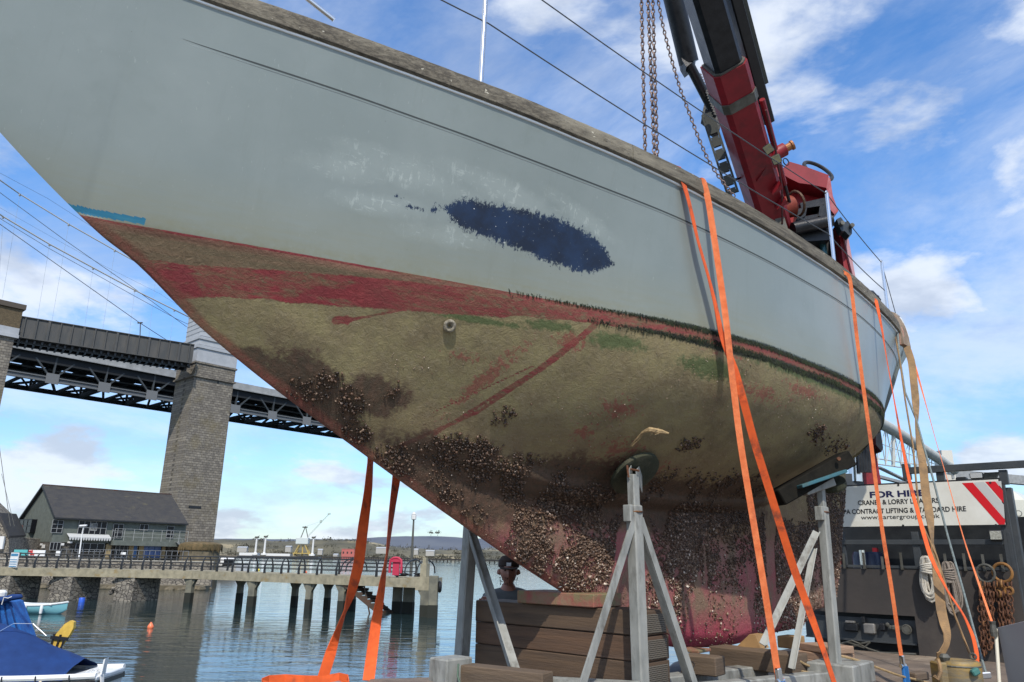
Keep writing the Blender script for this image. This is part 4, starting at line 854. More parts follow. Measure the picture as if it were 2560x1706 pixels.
# ================================================================== THE YACHT
def pchip(xs, ys):
    xs = np.array(xs, float); ys = np.array(ys, float); h = np.diff(xs); d = np.diff(ys)/h; m = np.zeros(len(xs)); m[0] = d[0]; m[-1] = d[-1]
    for i in range(1, len(xs)-1):
        if d[i-1]*d[i] > 0: w1 = 2*h[i]+h[i-1]; w2 = h[i]+2*h[i-1]; m[i] = (w1+w2)/(w1/d[i-1]+w2/d[i])
    def f(x):
        x = np.clip(np.asarray(x, float), xs[0], xs[-1]); i = np.clip(np.searchsorted(xs, x)-1, 0, len(xs)-2); t = (x-xs[i])/h[i]
        return ys[i]*(2*t**3-3*t**2+1)+m[i]*h[i]*(t**3-2*t**2+t)+ys[i+1]*(3*t**2-2*t**3)+m[i+1]*h[i]*(t**3-t**2)
    return f
X0, X1 = -1.32, 7.42
fzk = pchip([-1.32,-.95,-.38,-.03,.11,.23,.59,.94,1.45,2.32,3.05,3.7,4.33,4.83,5.46,5.99,6.26,6.66,6.92,7.16,7.2,7.42], [1.22,.78,.27,.01,-.08,-.14,-.39,-.59,-.84,-1.25,-1.57,-1.82,-1.97,-1.98,-1.90,-1.85,-1.72,-1.64,-1.01,-.2,.16,.34])
fzs = pchip([-1.32,-.5,.15,.98,2.16,3,4.1,5.33,6.04,6.63,7.25,7.42], [1.32,1.2,1.12,1.055,.925,.87,.815,.84,.86,.87,.86,.86])
fbs = pchip([-1.32,-1.1,-.5,.15,.43,.98,1.28,1.69,2.16,3,4,4.7,5.33,6.04,6.63,7.25,7.42], [.03,.075,.19,.35,.44,.62,.72,.865,1.0,1.15,1.22,1.185,1.11,.99,.87,.71,.66])
fbw = pchip([0,.28,.81,1.57,2.03,2.44,3.04,3.51,3.98,4.61,5.29,5.8,6.46,6.9,7.15], [0,.1,.29,.55,.70,.83,1.02,1.12,1.17,1.17,1.12,1.01,.74,.42,0.02])
fzc = pchip([0,.59,.94,1.45,1.9,2.5,3.1,3.8,5,6,6.7,7.1,7.2], [0,-.39,-.59,-.84,-.97,-1.04,-1.05,-1.03,-.93,-.68,-.36,-.10,.0])
fpp = pchip([0,1,2,3,5,6.5,7.2], [1.0,1.1,1.3,1.9,2.3,1.9,1.4])
_xs = np.linspace(X0, 4.3, 300); _zz = fzk(_xs)
def half(x, z):
    x = np.asarray(x, float)+0*np.asarray(z, float); z = np.asarray(z, float)+0*x; zs = fzs(x); bs = fbs(x); zk = fzk(x)
    inw = (x > 0) & (x < 7.15); bw = np.where(inw, fbw(x), 0); base = np.where(inw, 0.0, zk); u = np.clip((z-base)/(zs-base), 0, 1)
    e = np.where(x < 0, .92, np.interp(x, [0,1,3,6,7.15], [.92,1.0,1.15,1.1,.55])); e = np.where(x >= 7.15, .5, e)
    up_ = bw+(bs-bw)*u**e; zc_ = np.minimum(fzc(x), -1e-3); dn = bw*(1-np.clip(z/zc_, 0, 1)**fpp(x)); b = np.where(z >= base, up_, np.where(inw, dn, 0))
    d = np.clip(x-np.interp(-z, -_zz, _xs), 0, None)
    kt = .15*np.sqrt(np.clip(d/1.6, 0, 1))*np.interp(x, [4.5,6.1,6.3,7.2], [1,.45,.3,.16])*np.sqrt(np.clip((z-zk)/.09, 0, 1)*.75+.25)
    kt = np.where((z < 0) & (x > 0) & (x < 7.17), kt, 0)
    return np.maximum(b, kt)+np.where(z < -.05, .12*np.exp(-((b-kt)/.10)**2)*np.clip(kt/.12, 0, 1)*np.clip((z-zk)/.5, 0, 1)*np.clip((-z-.05)/.3, 0, 1), 0)
BP = R(50); BT = R(1.8); ba = Vector((math.sin(BP), math.cos(BP), 0)); bnv = Vector((math.cos(BP), -math.sin(BP), 0))
AX = ba*math.cos(BT)+Vector((0, 0, -math.sin(BT))); UX = ba*math.sin(BT)+Vector((0, 0, math.cos(BT))); BS = Vector((-2.0074, 3.1889, 3.5))
BM = Matrix((AX, bnv, UX)).transposed().to_4x4(); BM.translation = BS
def Wb(x, y, z): return BM @ Vector((x, y, z))
yacht = bpy.data.objects.new('sailing_yacht', None); C.objects.link(yacht); yacht.matrix_world = BM; WM[yacht.name] = BM.copy()
tag(yacht, 'grey-green long-keeled sailing yacht with a barnacled red underbody propped on steel stands', 'sailing yacht')
# value noise in numpy for growth patches
_lat = rng.random((256, 256))
def vn(x, y):
    xi = np.floor(x).astype(int); yi = np.floor(y).astype(int); fx_ = x-xi; fy_ = y-yi; fx_ = fx_*fx_*(3-2*fx_); fy_ = fy_*fy_*(3-2*fy_)
    g = lambda a, b: _lat[a % 256, b % 256]
    return (g(xi, yi)*(1-fx_)+g(xi+1, yi)*fx_)*(1-fy_)+(g(xi, yi+1)*(1-fx_)+g(xi+1, yi+1)*fx_)*fy_
def fbm(x, y, s, o=4):
    r = 0; a = 1; t = 0
    for k in range(o): r = r+a*vn(x*s*2**k+k*17.3, y*s*2**k+k*5.1); t += a; a *= .55
    return r/t
def seg(x, z, x0, z0, x1, z1, w0, w1=None):
    w1 = w0 if w1 is None else w1; dx, dz = x1-x0, z1-z0; t = np.clip(((x-x0)*dx+(z-z0)*dz)/(dx*dx+dz*dz), 0, 1); d = np.hypot(x-x0-t*dx, z-z0-t*dz); return np.clip(1-d/(w0+(w1-w0)*t)*.5, 0, 1)
def blob(x, z, cx, cz, rx, rz_, rot=0):
    c, s = math.cos(rot), math.sin(rot); u = (x-cx)*c+(z-cz)*s; v = -(x-cx)*s+(z-cz)*c; return np.clip(1-.5*np.sqrt((u/rx)**2+(v/rz_)**2), 0, 1)
def fields(x, z):
    D = {}
    bt = np.interp(x, [-.1,.2,.5,.87,1.43,1.74,2.0], [-.02,-.14,-.13,-.09,-.04,-.02,.02]); rl = np.interp(x, [.1,.45,.67,.83,.93,1.1,1.3,1.66,2.0,2.12,2.6,3.2,4,5,7], [-.2,-.30,-.25,-.225,-.24,-.22,-.20,-.165,-.14,-.11,-.085,-.085,-.08,-.08,-.09])
    rl = rl+(fbm(x, z*0+3, 5)-.5)*.03
    red = np.clip(.5+np.minimum(bt-z, z-rl)/.03, 0, 1)
    edge = np.clip(.5+np.minimum(z+.012, .004-z)/.01, 0, 1)*.9*(x < 2.4)           # thin pink line at the very top
    scr = np.maximum.reduce([seg(x, z, 2.55, -.09, 2.36, -.33, .018, .022), seg(x, z, 2.36, -.33, 2.11, -.62, .02, .008), seg(x, z, 2.11, -.62, 1.76, -.84, .010, .012), seg(x, z, 2.32, -.37, 1.9, -.78, .010, .008), seg(x, z, 2.28, -.36, 1.85, -.66, .005, .004),
                             seg(x, z, 1.52, -.17, 1.30, -.25, .006), seg(x, z, 1.24, -.27, 1.19, -.28, .022, .02), seg(x, z, 1.30, -.25, 1.2, -.29, .008)])
    rubbed = np.maximum.reduce([blob(x, z, 2.05, -.46, .34, .07, .95)*1.12, blob(x, z, 2.43, -.2, .14, .08)*1.1, blob(x, z, 3.9, -.3, .5, .1)*1.0, blob(x, z, 1.9, -.36, .2, .05)*.95, blob(x, z, 2.9, -.52, .2, .09)*1.06, blob(x, z, 2.78, -.66, .14, .07)*1.0, blob(x, z, 4.35, -.2, .4, .07)*1.08, blob(x, z, 3.1, -.72, .3, .1)*1.0, blob(x, z, 3.5, -.12, .25, .03)*1.05, blob(x, z, 3.3, -.8, .6, .1)*.98])
    D['red'] = np.maximum.reduce([red, edge, scr]); D['rub'] = rubbed-.0
    D['pink'] = np.clip((-z-.98)/.35, 0, 1)*np.clip((x-2.2)/.5, 0, 1)*np.clip((7.6-x)/1.2, .3, 1)
    D['stem'] = np.clip(.5+(.05-(z-fzk(x)))/.07, 0, 1)*(z < 0)*(x < 4)
    D['dark'] = np.maximum.reduce([blob(x, z, .86, -.51, .10, .07), blob(x, z, 1.15, -.62, .28, .16, -.35)*1.05, blob(x, z, 1.5, -.62, .2, .10)*1.02, blob(x, z, 1.35, -.78, .3, .12, -.5)*1.05, blob(x, z, 2.2, -.98, .55, .16, -.3)*1.05, blob(x, z, 2.95, -.98, .7, .2)*1.05, blob(x, z, 3.8, -1.0, .8, .18)*1.06, blob(x, z, 4.7, -.9, .7, .16)*1.03, blob(x, z, 2.1, -.86, .3, .1)])
    u = np.interp(x, [1.6,1.74,1.97,2.22,2.46,2.58], [.375,.367,.352,.332,.30,.285]); h = np.interp(x, [1.57,1.62,1.7,1.95,2.22,2.46,2.54,2.6], [.0,.055,.08,.10,.125,.105,.06,.0]); 
    D['blue'] = np.clip(.5+(h-np.abs(z-u))/.12, 0, 1)*(x > 1.5)*(x < 2.62)+.58*np.maximum.reduce([blob(x, z, 1.42, .345, .10, .015), blob(x, z, 1.33, .38, .03, .02)])*(x <= 1.55)
    D['tape'] = ((x > -.06) & (x < .237) & (z > .008) & (z < .008+.03)).astype(float)
    kel_ = np.clip((-z-.90)/.10, 0, 1)*np.clip((x-2.45)/.3, 0, 1)*np.interp(z, [-2.0,-1.7,-1.5,-1.35,-1.2,-.9], [0,.1,.35,.65,.9,1.0])
    D['crust'] = kel_*np.clip((fbm(x, z, 2.6, 4)-.36)/.10, 0, 1)*np.clip((fbm(x*2.2+3, z*.55, 2.2, 3)-.35)/.07, 0, 1)
    D['scuff'] = np.maximum.reduce([blob(x, z, 1.35, .52, .42, .085, -.15), blob(x, z, 1.9, .53, .5, .07, -.18)*1.02, blob(x, z, 2.35, .5, .3, .06, -.35), blob(x, z, 1.25, .33, .28, .06), blob(x, z, 1.05, .48, .25, .1)*.9, blob(x, z, 1.6, .23, .25, .07)*.9])
    wd = np.interp(x, [1.8,2.1,2.5,3,3.6,4.4,5.5,6.8], [0,.35,.6,.9,1,1,1,1]); hw = np.interp(x, [2,3,4,5.5,6.6], [.009,.016,.02,.024,.05])
    D['weed'] = wd*np.maximum(np.clip(1-np.abs(z-.006)/hw*.5, 0, 1), np.clip(1-np.abs(z+.085-.01*np.sin(x*5))/(hw*1.15)*.5, 0, 1)*np.clip((x-2.45)/.3, 0, 1))
    D['green'] = np.maximum.reduce([blob(x, z, 2.7, -.17, .25, .06), blob(x, z, 3.4, -.22, .35, .08), blob(x, z, 1.9, -.17, .35, .025), blob(x, z, 4.6, -.1, 1.2, .06), blob(x, z, 2.3, -.14, .2, .04)])
    return D
def hull_mesh(name, nx, nv, sgn, cond, mm, parent):
    xs = np.concatenate([np.linspace(X0, 6.0, int(nx*.8)), np.linspace(6.0, X1, int(nx*.2))[1:]]); v = np.linspace(0, 1, nv)
    Xg, Vg = np.meshgrid(xs, v, indexing='ij'); zk = fzk(Xg); zs = fzs(Xg); Z = zk+(zs-zk)*Vg; B = half(Xg, Z); B[:, 0] = 0
    gl = .20; 
    B = B+(Z < -.02)*(fbm(Xg, Z, 3.2, 3)-.5)*.012*np.clip(B/.1, 0, 1)
    P = np.stack([Xg, B*sgn, Z], -1).reshape(-1, 3); n1, n2 = Xg.shape
    i = np.arange(n1-1)[:, None]*n2+np.arange(n2-1)[None]; q = np.stack([i, i+n2, i+n2+1, i+1], -1).reshape(-1, 4)
    if sgn < 0: q = q[:, ::-1]
    cx = P[q].mean(1); keep = cond(cx[:, 0], cx[:, 2]); q = q[keep]; used = np.unique(q); rm = -np.ones(len(P), int); rm[used] = np.arange(len(used)); q = rm[q]; P = P[used]
    me = bpy.data.meshes.new(name); me.vertices.add(len(P)); me.vertices.foreach_set('co', P.ravel()); me.loops.add(q.size); me.loops.foreach_set('vertex_index', q.ravel())
    me.polygons.add(len(q)); me.polygons.foreach_set('loop_start', np.arange(0, q.size, 4)); me.polygons.foreach_set('loop_total', np.full(len(q), 4)); me.update(calc_edges=True)
    me.polygons.foreach_set('use_smooth', np.ones(len(q), bool))
    for k, f in fields(P[:, 0], P[:, 2]).items():
        at_ = me.attributes.new(k, 'FLOAT', 'POINT'); at_.data.foreach_set('value', f.astype(np.float32))
    me.materials.append(mm); me.validate(); return me
def joinme(name, meshes, mm, parent):
    import bmesh
    bmm = bmesh.new()
    for me in meshes: bmm.from_mesh(me)
    me = bpy.data.meshes.new(name); bmm.to_mesh(me); bmm.free(); me.materials.append(mm)
    o = bpy.data.objects.new(name, me); C.objects.link(o); o.parent = parent; WM[o.name] = wmat(parent)
    me.polygons.foreach_set('use_smooth', np.ones(len(me.polygons), bool)); return o
# ---- hull material: paint, slime, exposed antifouling, weed: pattern fields (in the boat's own length/height) with ragged noise edges
hm_ = bpy.data.materials.new('yacht hull'); hm_.use_nodes = True; nd = hm_.node_tree.nodes; lk = hm_.node_tree.links; pb = nd['Principled BSDF']
tcn = nd.new('ShaderNodeTexCoord'); OC = tcn.outputs['Object']
def nz_(scale, st=(1, 1, 1), det=6, rough=.6, rot=(0, 0, 0), dist=0):
    mp = nd.new('ShaderNodeMapping'); mp.inputs['Scale'].default_value = st; mp.inputs['Rotation'].default_value = rot; lk.new(OC, mp.inputs[0])
    n = N(nd, 'ShaderNodeTexNoise', Scale=scale, Detail=det, Roughness=rough, Distortion=dist); lk.new(mp.outputs[0], n.inputs[0]); return n.outputs[0]
def at_n(name): a_ = nd.new('ShaderNodeAttribute'); a_.attribute_name = name; return a_.outputs['Fac']
def mth(op, a_, b_=None, c_=None, clamp=False):
    m_ = nd.new('ShaderNodeMath'); m_.operation = op; m_.use_clamp = clamp
    for i, x in enumerate((a_, b_, c_)):
        if x is None: continue
        if isinstance(x, (int, float)): m_.inputs[i].default_value = x
        else: lk.new(x, m_.inputs[i])
    return m_.outputs[0]
def rng_(x, lo, hi, a_=0.0, b_=1.0):
    r = nd.new('ShaderNodeMapRange'); r.inputs[1].default_value = lo; r.inputs[2].default_value = hi; r.inputs[3].default_value = a_; r.inputs[4].default_value = b_; lk.new(x, r.inputs[0]); return r.outputs[0]
def mixc(a_, b_, f):
    m_ = nd.new('ShaderNodeMix'); m_.data_type = 'RGBA'
    for i, x in ((6, a_), (7, b_)):
        if isinstance(x, tuple): m_.inputs[i].default_value = (*x, 1)
        else: lk.new(x, m_.inputs[i])
    if isinstance(f, (int, float)): m_.inputs[0].default_value = f
    else: lk.new(f, m_.inputs[0])
    return m_.outputs[2]
def ragged(attr, noise, amp=.6, lo=.46, hi=.54): return rng_(mth('ADD', at_n(attr), mth('MULTIPLY', mth('SUBTRACT', noise, .5), amp)), lo, hi)
spx = nd.new('ShaderNodeSeparateXYZ'); lk.new(OC, spx.inputs[0]); zz = spx.outputs[2]; xx = spx.outputs[0]
nA = nz_(1.3, det=5); nB = nz_(7); nC = nz_(28, det=8, rough=.7); nD = nz_(90, det=5, rough=.7); nH = nz_(9, (.25, 1, 4), det=8, rough=.7); nV = nz_(16, (4, 1, .35), det=6, rough=.7)
topc = mixc((.214, .252, .242), (.250, .288, .278), rng_(nA, .35, .65))
topc = mixc(topc, (.205, .24, .225), rng_(nB, .54, .75, 0, .45)); topc = mixc(topc, (.19, .22, .20), mth('MULTIPLY', rng_(nz_(5, (3, 1, .25), det=7, rough=.7), .56, .74), .35)); topc = mixc(topc, (.33, .37, .355), mth('MULTIPLY', rng_(nz_(60, (1, 1, .3), det=4, rot=(0, R(35), 0)), .68, .72), .5))
tide = mth('MULTIPLY', rng_(zz, .34, .0), rng_(nH, .3, .7, .35, 1.0)); topc = mixc(topc, (.235, .225, .135), mth('MULTIPLY', tide, .62))
tide2 = mth('MULTIPLY', rng_(zz, .08, .0), rng_(nC, .35, .65)); topc = mixc(topc, (.20, .19, .11), mth('MULTIPLY', tide2, .5))
strk = mth('MULTIPLY', rng_(nV, .55, .7), rng_(xx, 4.8, 6.6)); topc = mixc(topc, (.22, .25, .23), mth('MULTIPLY', strk, .55))
scn = nz_(26, (1.0, 1, .22), det=7, rough=.75, rot=(0, R(25), 0)); scn2 = nz_(30, (.25, 1, 1.1), det=7, rough=.75, rot=(0, R(12), 0))
scf = mth('MAXIMUM', rng_(scn, .56, .63), rng_(scn2, .57, .64)); scmask = rng_(mth('ADD', at_n('scuff'), mth('MULTIPLY', mth('SUBTRACT', nB, .5), .8)), .45, .85)
topc = mixc(topc, (.50, .55, .52), mth('MULTIPLY', mth('MULTIPLY', scf, scmask), .6)); topc = mixc(topc, (.38, .43, .41), mth('MULTIPLY', scmask, .30))
fine = nz_(34, (1.0, 1, 1.0), det=9, rough=.8); fine2 = nz_(40, (2.2, 1, .55), det=9, rough=.8, rot=(0, R(-12), 0))
bl = rng_(mth('ADD', at_n('blue'), mth('MULTIPLY', mth('SUBTRACT', mth('MULTIPLY', mth('ADD', fine, fine2), .5), .5), 2.7)), .47, .53)
topc = mixc(topc, mixc((.006, .022, .066), (.003, .010, .032), rng_(nB, .4, .6)), bl)
topc = mixc(topc, (.75, .78, .76), mth('MULTIPLY', rng_(nz_(75, det=3), .70, .73), rng_(at_n('blue'), .3, .5)))
topc = mixc(topc, mixc((.012, .14, .25), (.03, .18, .27), rng_(nH, .4, .6)), rng_(mth('ADD', at_n('tape'), mth('MULTIPLY', mth('SUBTRACT', nC, .5), .5)), .45, .55))
chips = rng_(nz_(55, (1, 1, 1.4), det=2), .765, .785); topc = mixc(topc, (.12, .13, .12), mth('MULTIPLY', chips, .6))
# underbody
slime = mixc((.275, .23, .11), (.215, .168, .088), rng_(nB, .38, .62)); slime = mixc(slime, (.30, .25, .145), rng_(nC, .5, .72)); slime = mixc(slime, (.12, .095, .052), rng_(nz_(3, det=9, rough=.7), .52, .68, 0, .55))
slime = mixc(slime, (.19, .10, .06), rng_(zz, -.55, -1.1, 0, .7))  # dark shading towards the keel, put into the slime colour
redc = mixc((.235, .048, .042), (.17, .042, .032), rng_(nH, .38, .62)); redc = mixc(redc, (.21, .10, .058), rng_(nH, .44, .60, 0, .9)); redc = mixc(redc, (.15, .12, .062), rng_(nz_(34, (.35, 1, 1.4), det=8, rough=.75), .52, .62, 0, .9))
btan = mixc((.185, .122, .07), (.14, .105, .058), rng_(nH, .4, .6)); btan = mixc(btan, (.30, .10, .08), rng_(zz, -.045, -.0, 0, .65))
under = mixc(slime, btan, mth('MULTIPLY', rng_(zz, -.16, -.13), rng_(xx, 2.1, 1.9)))
under = mixc(under, (.10, .125, .045), ragged('green', nC, 1.1, .55, .75))
under = mixc(under, redc, ragged('red', mth('MULTIPLY', mth('ADD', nC, fine), .5), 1.5))
brt = mixc((.26, .034, .038), (.21, .03, .034), rng_(nB, .4, .6)); low = rng_(mth('ADD', zz, mth('MULTIPLY', mth('SUBTRACT', nB, .5), .05)), -.21, -.18); 
under = mixc(under, brt, mth('MULTIPLY', ragged('red', nC, .35, .6, .66), mth('MULTIPLY', rng_(nz_(5, (.5, 1, 2), det=4), .47, .53), rng_(xx, 1.9, 1.2, 0, 1))))
under = mixc(under, (.26, .045, .04), mth('MULTIPLY', rng_(mth('ADD', at_n('rub'), mth('MULTIPLY', mth('SUBTRACT', mth('MULTIPLY', mth('ADD', fine, nC), .5), .5), 3.6)), .78, .92), .62))
pnk = mixc((.36, .11, .11), (.30, .15, .12), rng_(nz_(2.4, det=6), .42, .6)); pnk = mixc(pnk, (.22, .155, .10), rng_(nz_(3.5, (1.6, 1, .7), det=8, rough=.7), .46, .58, 0, .9))
pnk = mixc(pnk, (.42, .035, .09), rng_(mth('ADD', zz, mth('MULTIPLY', nB, .25)), -1.55, -1.75, 0, .7))
under = mixc(under, pnk, ragged('pink', nB, 1.0, .35, .65))
under = mixc(under, mixc((.05, .032, .02), (.10, .05, .03), rng_(nC, .4, .65)), mth('MULTIPLY', ragged('dark', mth('MULTIPLY', mth('ADD', nB, nC), .5), .9, .46, .60), .88))
under = mixc(under, mixc((.055, .036, .024), (.12, .062, .04), rng_(nC, .38, .62)), mth('MULTIPLY', ragged('crust', mth('MULTIPLY', mth('ADD', nB, nC), .5), 1.0, .42, .62), .85))
under = mixc(under, mixc((.20, .05, .035), (.14, .06, .035), rng_(nC, .4, .6)), mth('MULTIPLY', ragged('stem', nB, .6, .4, .7), .75))
f0 = rng_(mth('ADD', zz, mth('MULTIPLY', mth('SUBTRACT', nC, .5), .006)), .0006, -.0006)
allc = mixc(topc, under, f0)
wn_ = nz_(60, (2.4, 1, .5), det=7, rough=.8)
allc = mixc(allc, mixc((.010, .012, .008), (.028, .038, .015), rng_(nC, .4, .65)), rng_(mth('ADD', at_n('weed'), mth('MULTIPLY', mth('SUBTRACT', wn_, .5), 1.8)), .50, .66))
lk.new(allc, pb.inputs['Base Color'])
lk.new(rng_(f0, 0, 1, .33, .78), pb.inputs['Roughness'])
bh = mth('ADD', mth('MULTIPLY', nz_(26, det=9, rough=.75, dist=.6), .9), mth('MULTIPLY', nB, .5)); bstr = mth('MULTIPLY_ADD', f0, .95, .03)
bpn = N(nd, 'ShaderNodeBump', Distance=.018); lk.new(bh, bpn.inputs['Height']); lk.new(bstr, bpn.inputs['Strength']); lk.new(bpn.outputs[0], pb.inputs['Normal'])
isr = lambda x, z: (x > 6.02+(z+1.9)*.02) & (z < -.36) & (z < fzc(np.clip(x, 0, 7.19))-.03)
hull_o = joinme('hull', [hull_mesh('h', 560, 230, 1, lambda x, z: ~isr(x, z), hm_, yacht), hull_mesh('h', 180, 70, -1, lambda x, z: ~isr(x, z), hm_, yacht)], hm_, yacht)
rud_o = joinme('rudder', [hull_mesh('h', 560, 230, 1, isr, hm_, yacht), hull_mesh('h', 180, 70, -1, isr, hm_, yacht)], hm_, yacht)
def lb(b, *P): return b
# transom + deck
deckm = mat('old teak deck', (.28, .24, .18), .8, 0, (.2, .17, .13), 3)
zs_ = np.linspace(float(fzk(7.42)), float(fzs(7.42)), 12); V = [(7.42+.0, float(half(7.42, z)), float(z)) for z in zs_]+[(7.42, -float(half(7.42, z)), float(z)) for z in zs_[::-1]]
MB().add(V, [tuple(range(len(V)))]).build('transom', mat('transom paint', (.36, .41, .39), .4), yacht, local=True)
xs = np.linspace(X0, X1, 80); V = []
for x in xs: b_, z_ = float(fbs(x)), float(fzs(x)); V += [(x, b_, z_), (x, b_*.5, z_+b_*.03), (x, 0, z_+b_*.045), (x, -b_*.5, z_+b_*.03), (x, -b_, z_)]
MB().add(V, [(i*5+j, i*5+j+1, (i+1)*5+j+1, (i+1)*5+j) for i in range(79) for j in range(4)]).build('deck', deckm, yacht, local=True)
b = MB(); V = []
cab = [(1.9, .35, .02), (2.3, .5, .18), (4.6, .62, .2), (4.9, .6, .02)]
for x, w_, h_ in cab: z_ = float(fzs(x)); V += [(x, w_, z_), (x, w_*.92, z_+h_), (x, 0, z_+h_+.05), (x, -w_*.92, z_+h_), (x, -w_, z_)]
b.add(V, [(i*5+j, i*5+j+1, (i+1)*5+j+1, (i+1)*5+j) for i in range(3) for j in range(4)]); b.build('coachroof', white_p, yacht, local=True)
# toe rail (weathered timber) in scarfed lengths, white bead under it
wood = bpy.data.materials.new('weathered teak rail'); wood.use_nodes = True; nd = wood.node_tree.nodes; lk = wood.node_tree.links; pb = nd['Principled BSDF']; tcn = nd.new('ShaderNodeTexCoord'); OC = tcn.outputs['Object']
g1 = nz_(22, (.10, 2.5, 2.5), det=9, rough=.75); g2 = nz_(3, (.5, 2, 2), det=5); g3 = nz_(60, (.25, 1, 1), det=6, rough=.8)
wc = mixc((.165, .145, .108), (.065, .056, .042), rng_(g1, .40, .56)); wc = mixc(wc, (.25, .225, .17), rng_(g2, .48, .68, 0, .8)); wc = mixc(wc, (.035, .03, .022), rng_(g3, .56, .66)); wc = mixc(wc, (.55, .52, .42), mth('MULTIPLY', rng_(nz_(30, (.6, 1, 1), det=3), .70, .73), .8))
lk.new(wc, pb.inputs['Base Color']); pb.inputs['Roughness'].default_value = .85; bpn = N(nd, 'ShaderNodeBump', Strength=.9, Distance=.006); lk.new(mth('ADD', g1, mth('MULTIPLY', g3, .6)), bpn.inputs['Height']); lk.new(bpn.outputs[0], pb.inputs['Normal'])
def rail(x0, x1, sgn, n=60, h=.118, t=.055, grow=0):
    sec = [(.016+grow, .004), (.028+grow, .012), (.030+grow, .05), (.026+grow, h-.012), (.014, h), (-t+.014, h), (-t, h-.012), (-t, .004)]; V = []; k = len(sec)
    for i in range(n+1):
        x = x0+(x1-x0)*i/n; b_, z_ = float(fbs(x)), float(fzs(x)); jig = .0007*math.sin(x*11)+.0006*math.sin(x*37)
        for (o_, zz_) in sec: V.append((x, sgn*(b_+o_+jig*(zz_ > .05)), z_+zz_+jig))
    fs_ = [(i*k+j, (i+1)*k+j, (i+1)*k+(j+1) % k, i*k+(j+1) % k) for i in range(n) for j in range(k)]+[tuple(range(k)), tuple(n*k+j for j in range(k-1, -1, -1))]
    if sgn < 0: fs_ = [f[::-1] for f in fs_]
    return MB().add(V, fs_)
for sgn in (1, -1):
    for x0, x1, g in ((X0, 2.58, 0), (2.582, 5.1, .003), (5.102, 7.40, 0)): rail(x0, x1, sgn, grow=g).build('toe_rail', wood, yacht, local=True, smooth=True)
V = []; k = 4
for i in range(140):
    x = X0+(X1-X0)*i/139; b_, z_ = float(fbs(x)), float(fzs(x)); V += [(x, b_-.004, z_-.007), (x, b_+.008, z_-.007), (x, b_+.009, z_+.005), (x, b_-.004, z_+.005)]
MB().add(V, [(i*4+j, (i+1)*4+j, (i+1)*4+(j+1) % 4, i*4+(j+1) % 4) for i in range(139) for j in range(4)]).build('white_bead', mat('bead white', (.85, .86, .84), .5), yacht, local=True)
# cove line lip under the groove, its highlight put into a paler grey
V = []
for i in range(120):
    x = .22+(X1-.25)*i/119; z_ = float(fzs(x))-.200-.016; b_ = float(half(x, z_)); g = min(1, i/6.); V += [(x, b_-.004, z_-.005), (x, b_+.003*g, z_), (x, b_-.004, z_+.005)]
MB().add(V, [(i*3+j, (i+1)*3+j, (i+1)*3+(j+1) % 3, i*3+(j+1) % 3) for i in range(119) for j in range(3)]).build('cove_highlight', mat('bead highlight grey', (.48, .52, .50), .5), yacht, local=True)
V = []
for i in range(160):
    x = .20+(X1-.22)*i/159; z_ = float(fzs(x))-.203; g = min(1, i/8.)*.0035+.0004; V += [(x, float(half(x, z_-g))+.0012, z_-g), (x, float(half(x, z_+g))+.0012, z_+g)]
MB().add(V, [(i*2, (i+1)*2, (i+1)*2+1, i*2+1) for i in range(159)]).build('cove_line', mat('groove shadow', (.045, .055, .055), .8), yacht, local=True)  # thin dark strip standing in for the shadow inside the cove groove
# find a boat-side place under a photo point: lateral offset = sheer half breadth - inset
BI = BM.inverted()
def onside(px, py, inset=0.0, lo=1.5, hi=12):
    r = ray(px, py); best = None
    for k in range(400):
        Y = lo+(hi-lo)*k/399; P = E0+r*(Y/r.y); L = BI @ P; g = L.y-(float(fbs(L.x))-inset)
        if best is not None and best[1] > 0 >= g: return P
        best = (Y, g)
    return E0+r*(5/r.y)
# stanchions + lifelines
stt = []
for (top, base_x) in (((1219, -98), None), ((2067, 485), None), ((2204, 657), None)):
    P = onside(*top, .07); L = BI @ P; stt.append(L); zb_ = float(fzs(L.x))
    b = MB().tube([(L.x, L.y+.01, zb_), (L.x, L.y, L.z)], .0145, 10).lathe((L.x, L.y+.01, zb_), [(.04, 0), (.04, .02), (.02, .05)], 10); so = b.build('stanchion', steel, yacht, local=True, smooth=True)
    MB().torus((L.x, L.y, L.z+.012), (0, 1, 0), .014, .006, 10, 6).build('eye', steel, so, local=True)
A_, B_, C_ = stt
fw_ = BI @ onside(1060, -230, .07); aft = Vector((7.3, float(fbs(7.3))-.03, float(fzs(7.3))+.12))
fm_ = BI @ onside(1091, -4, .07)
for nm, pts in (('upper_lifeline', [fw_, A_, B_, C_, aft]), ('lower_lifeline', [BI @ onside(900, -110, .07), BI @ onside(1221, 59, .07), BI @ onside(2069, 584, .07), Vector((C_.x, C_.y, C_.z-.3))])):
    b = MB()
    for i in range(len(pts)-1):
        p0, p1 = pts[i], pts[i+1]; b.tube([p0.lerp(p1, t)-Vector((0, 0, .035*4*t*(1-t)*min(1, (p1-p0).length/3))) for t in np.linspace(0, 1, 9)], .0042, 6)
    b.build(nm, wire_m, yacht, local=True)
# pulpit tube at top left
p0 = BI @ onside(769, -2, .05); p1 = BI @ onside(822, 40, .05); d_ = p1-p0
MB().tube([p0-d_*8, p1+d_*.25], .013, 10).tube([p0-d_*8, p0-d_*8+Vector((-1.2, -.1, .1))], .013, 10).build('pulpit', steel, yacht, local=True, smooth=True)
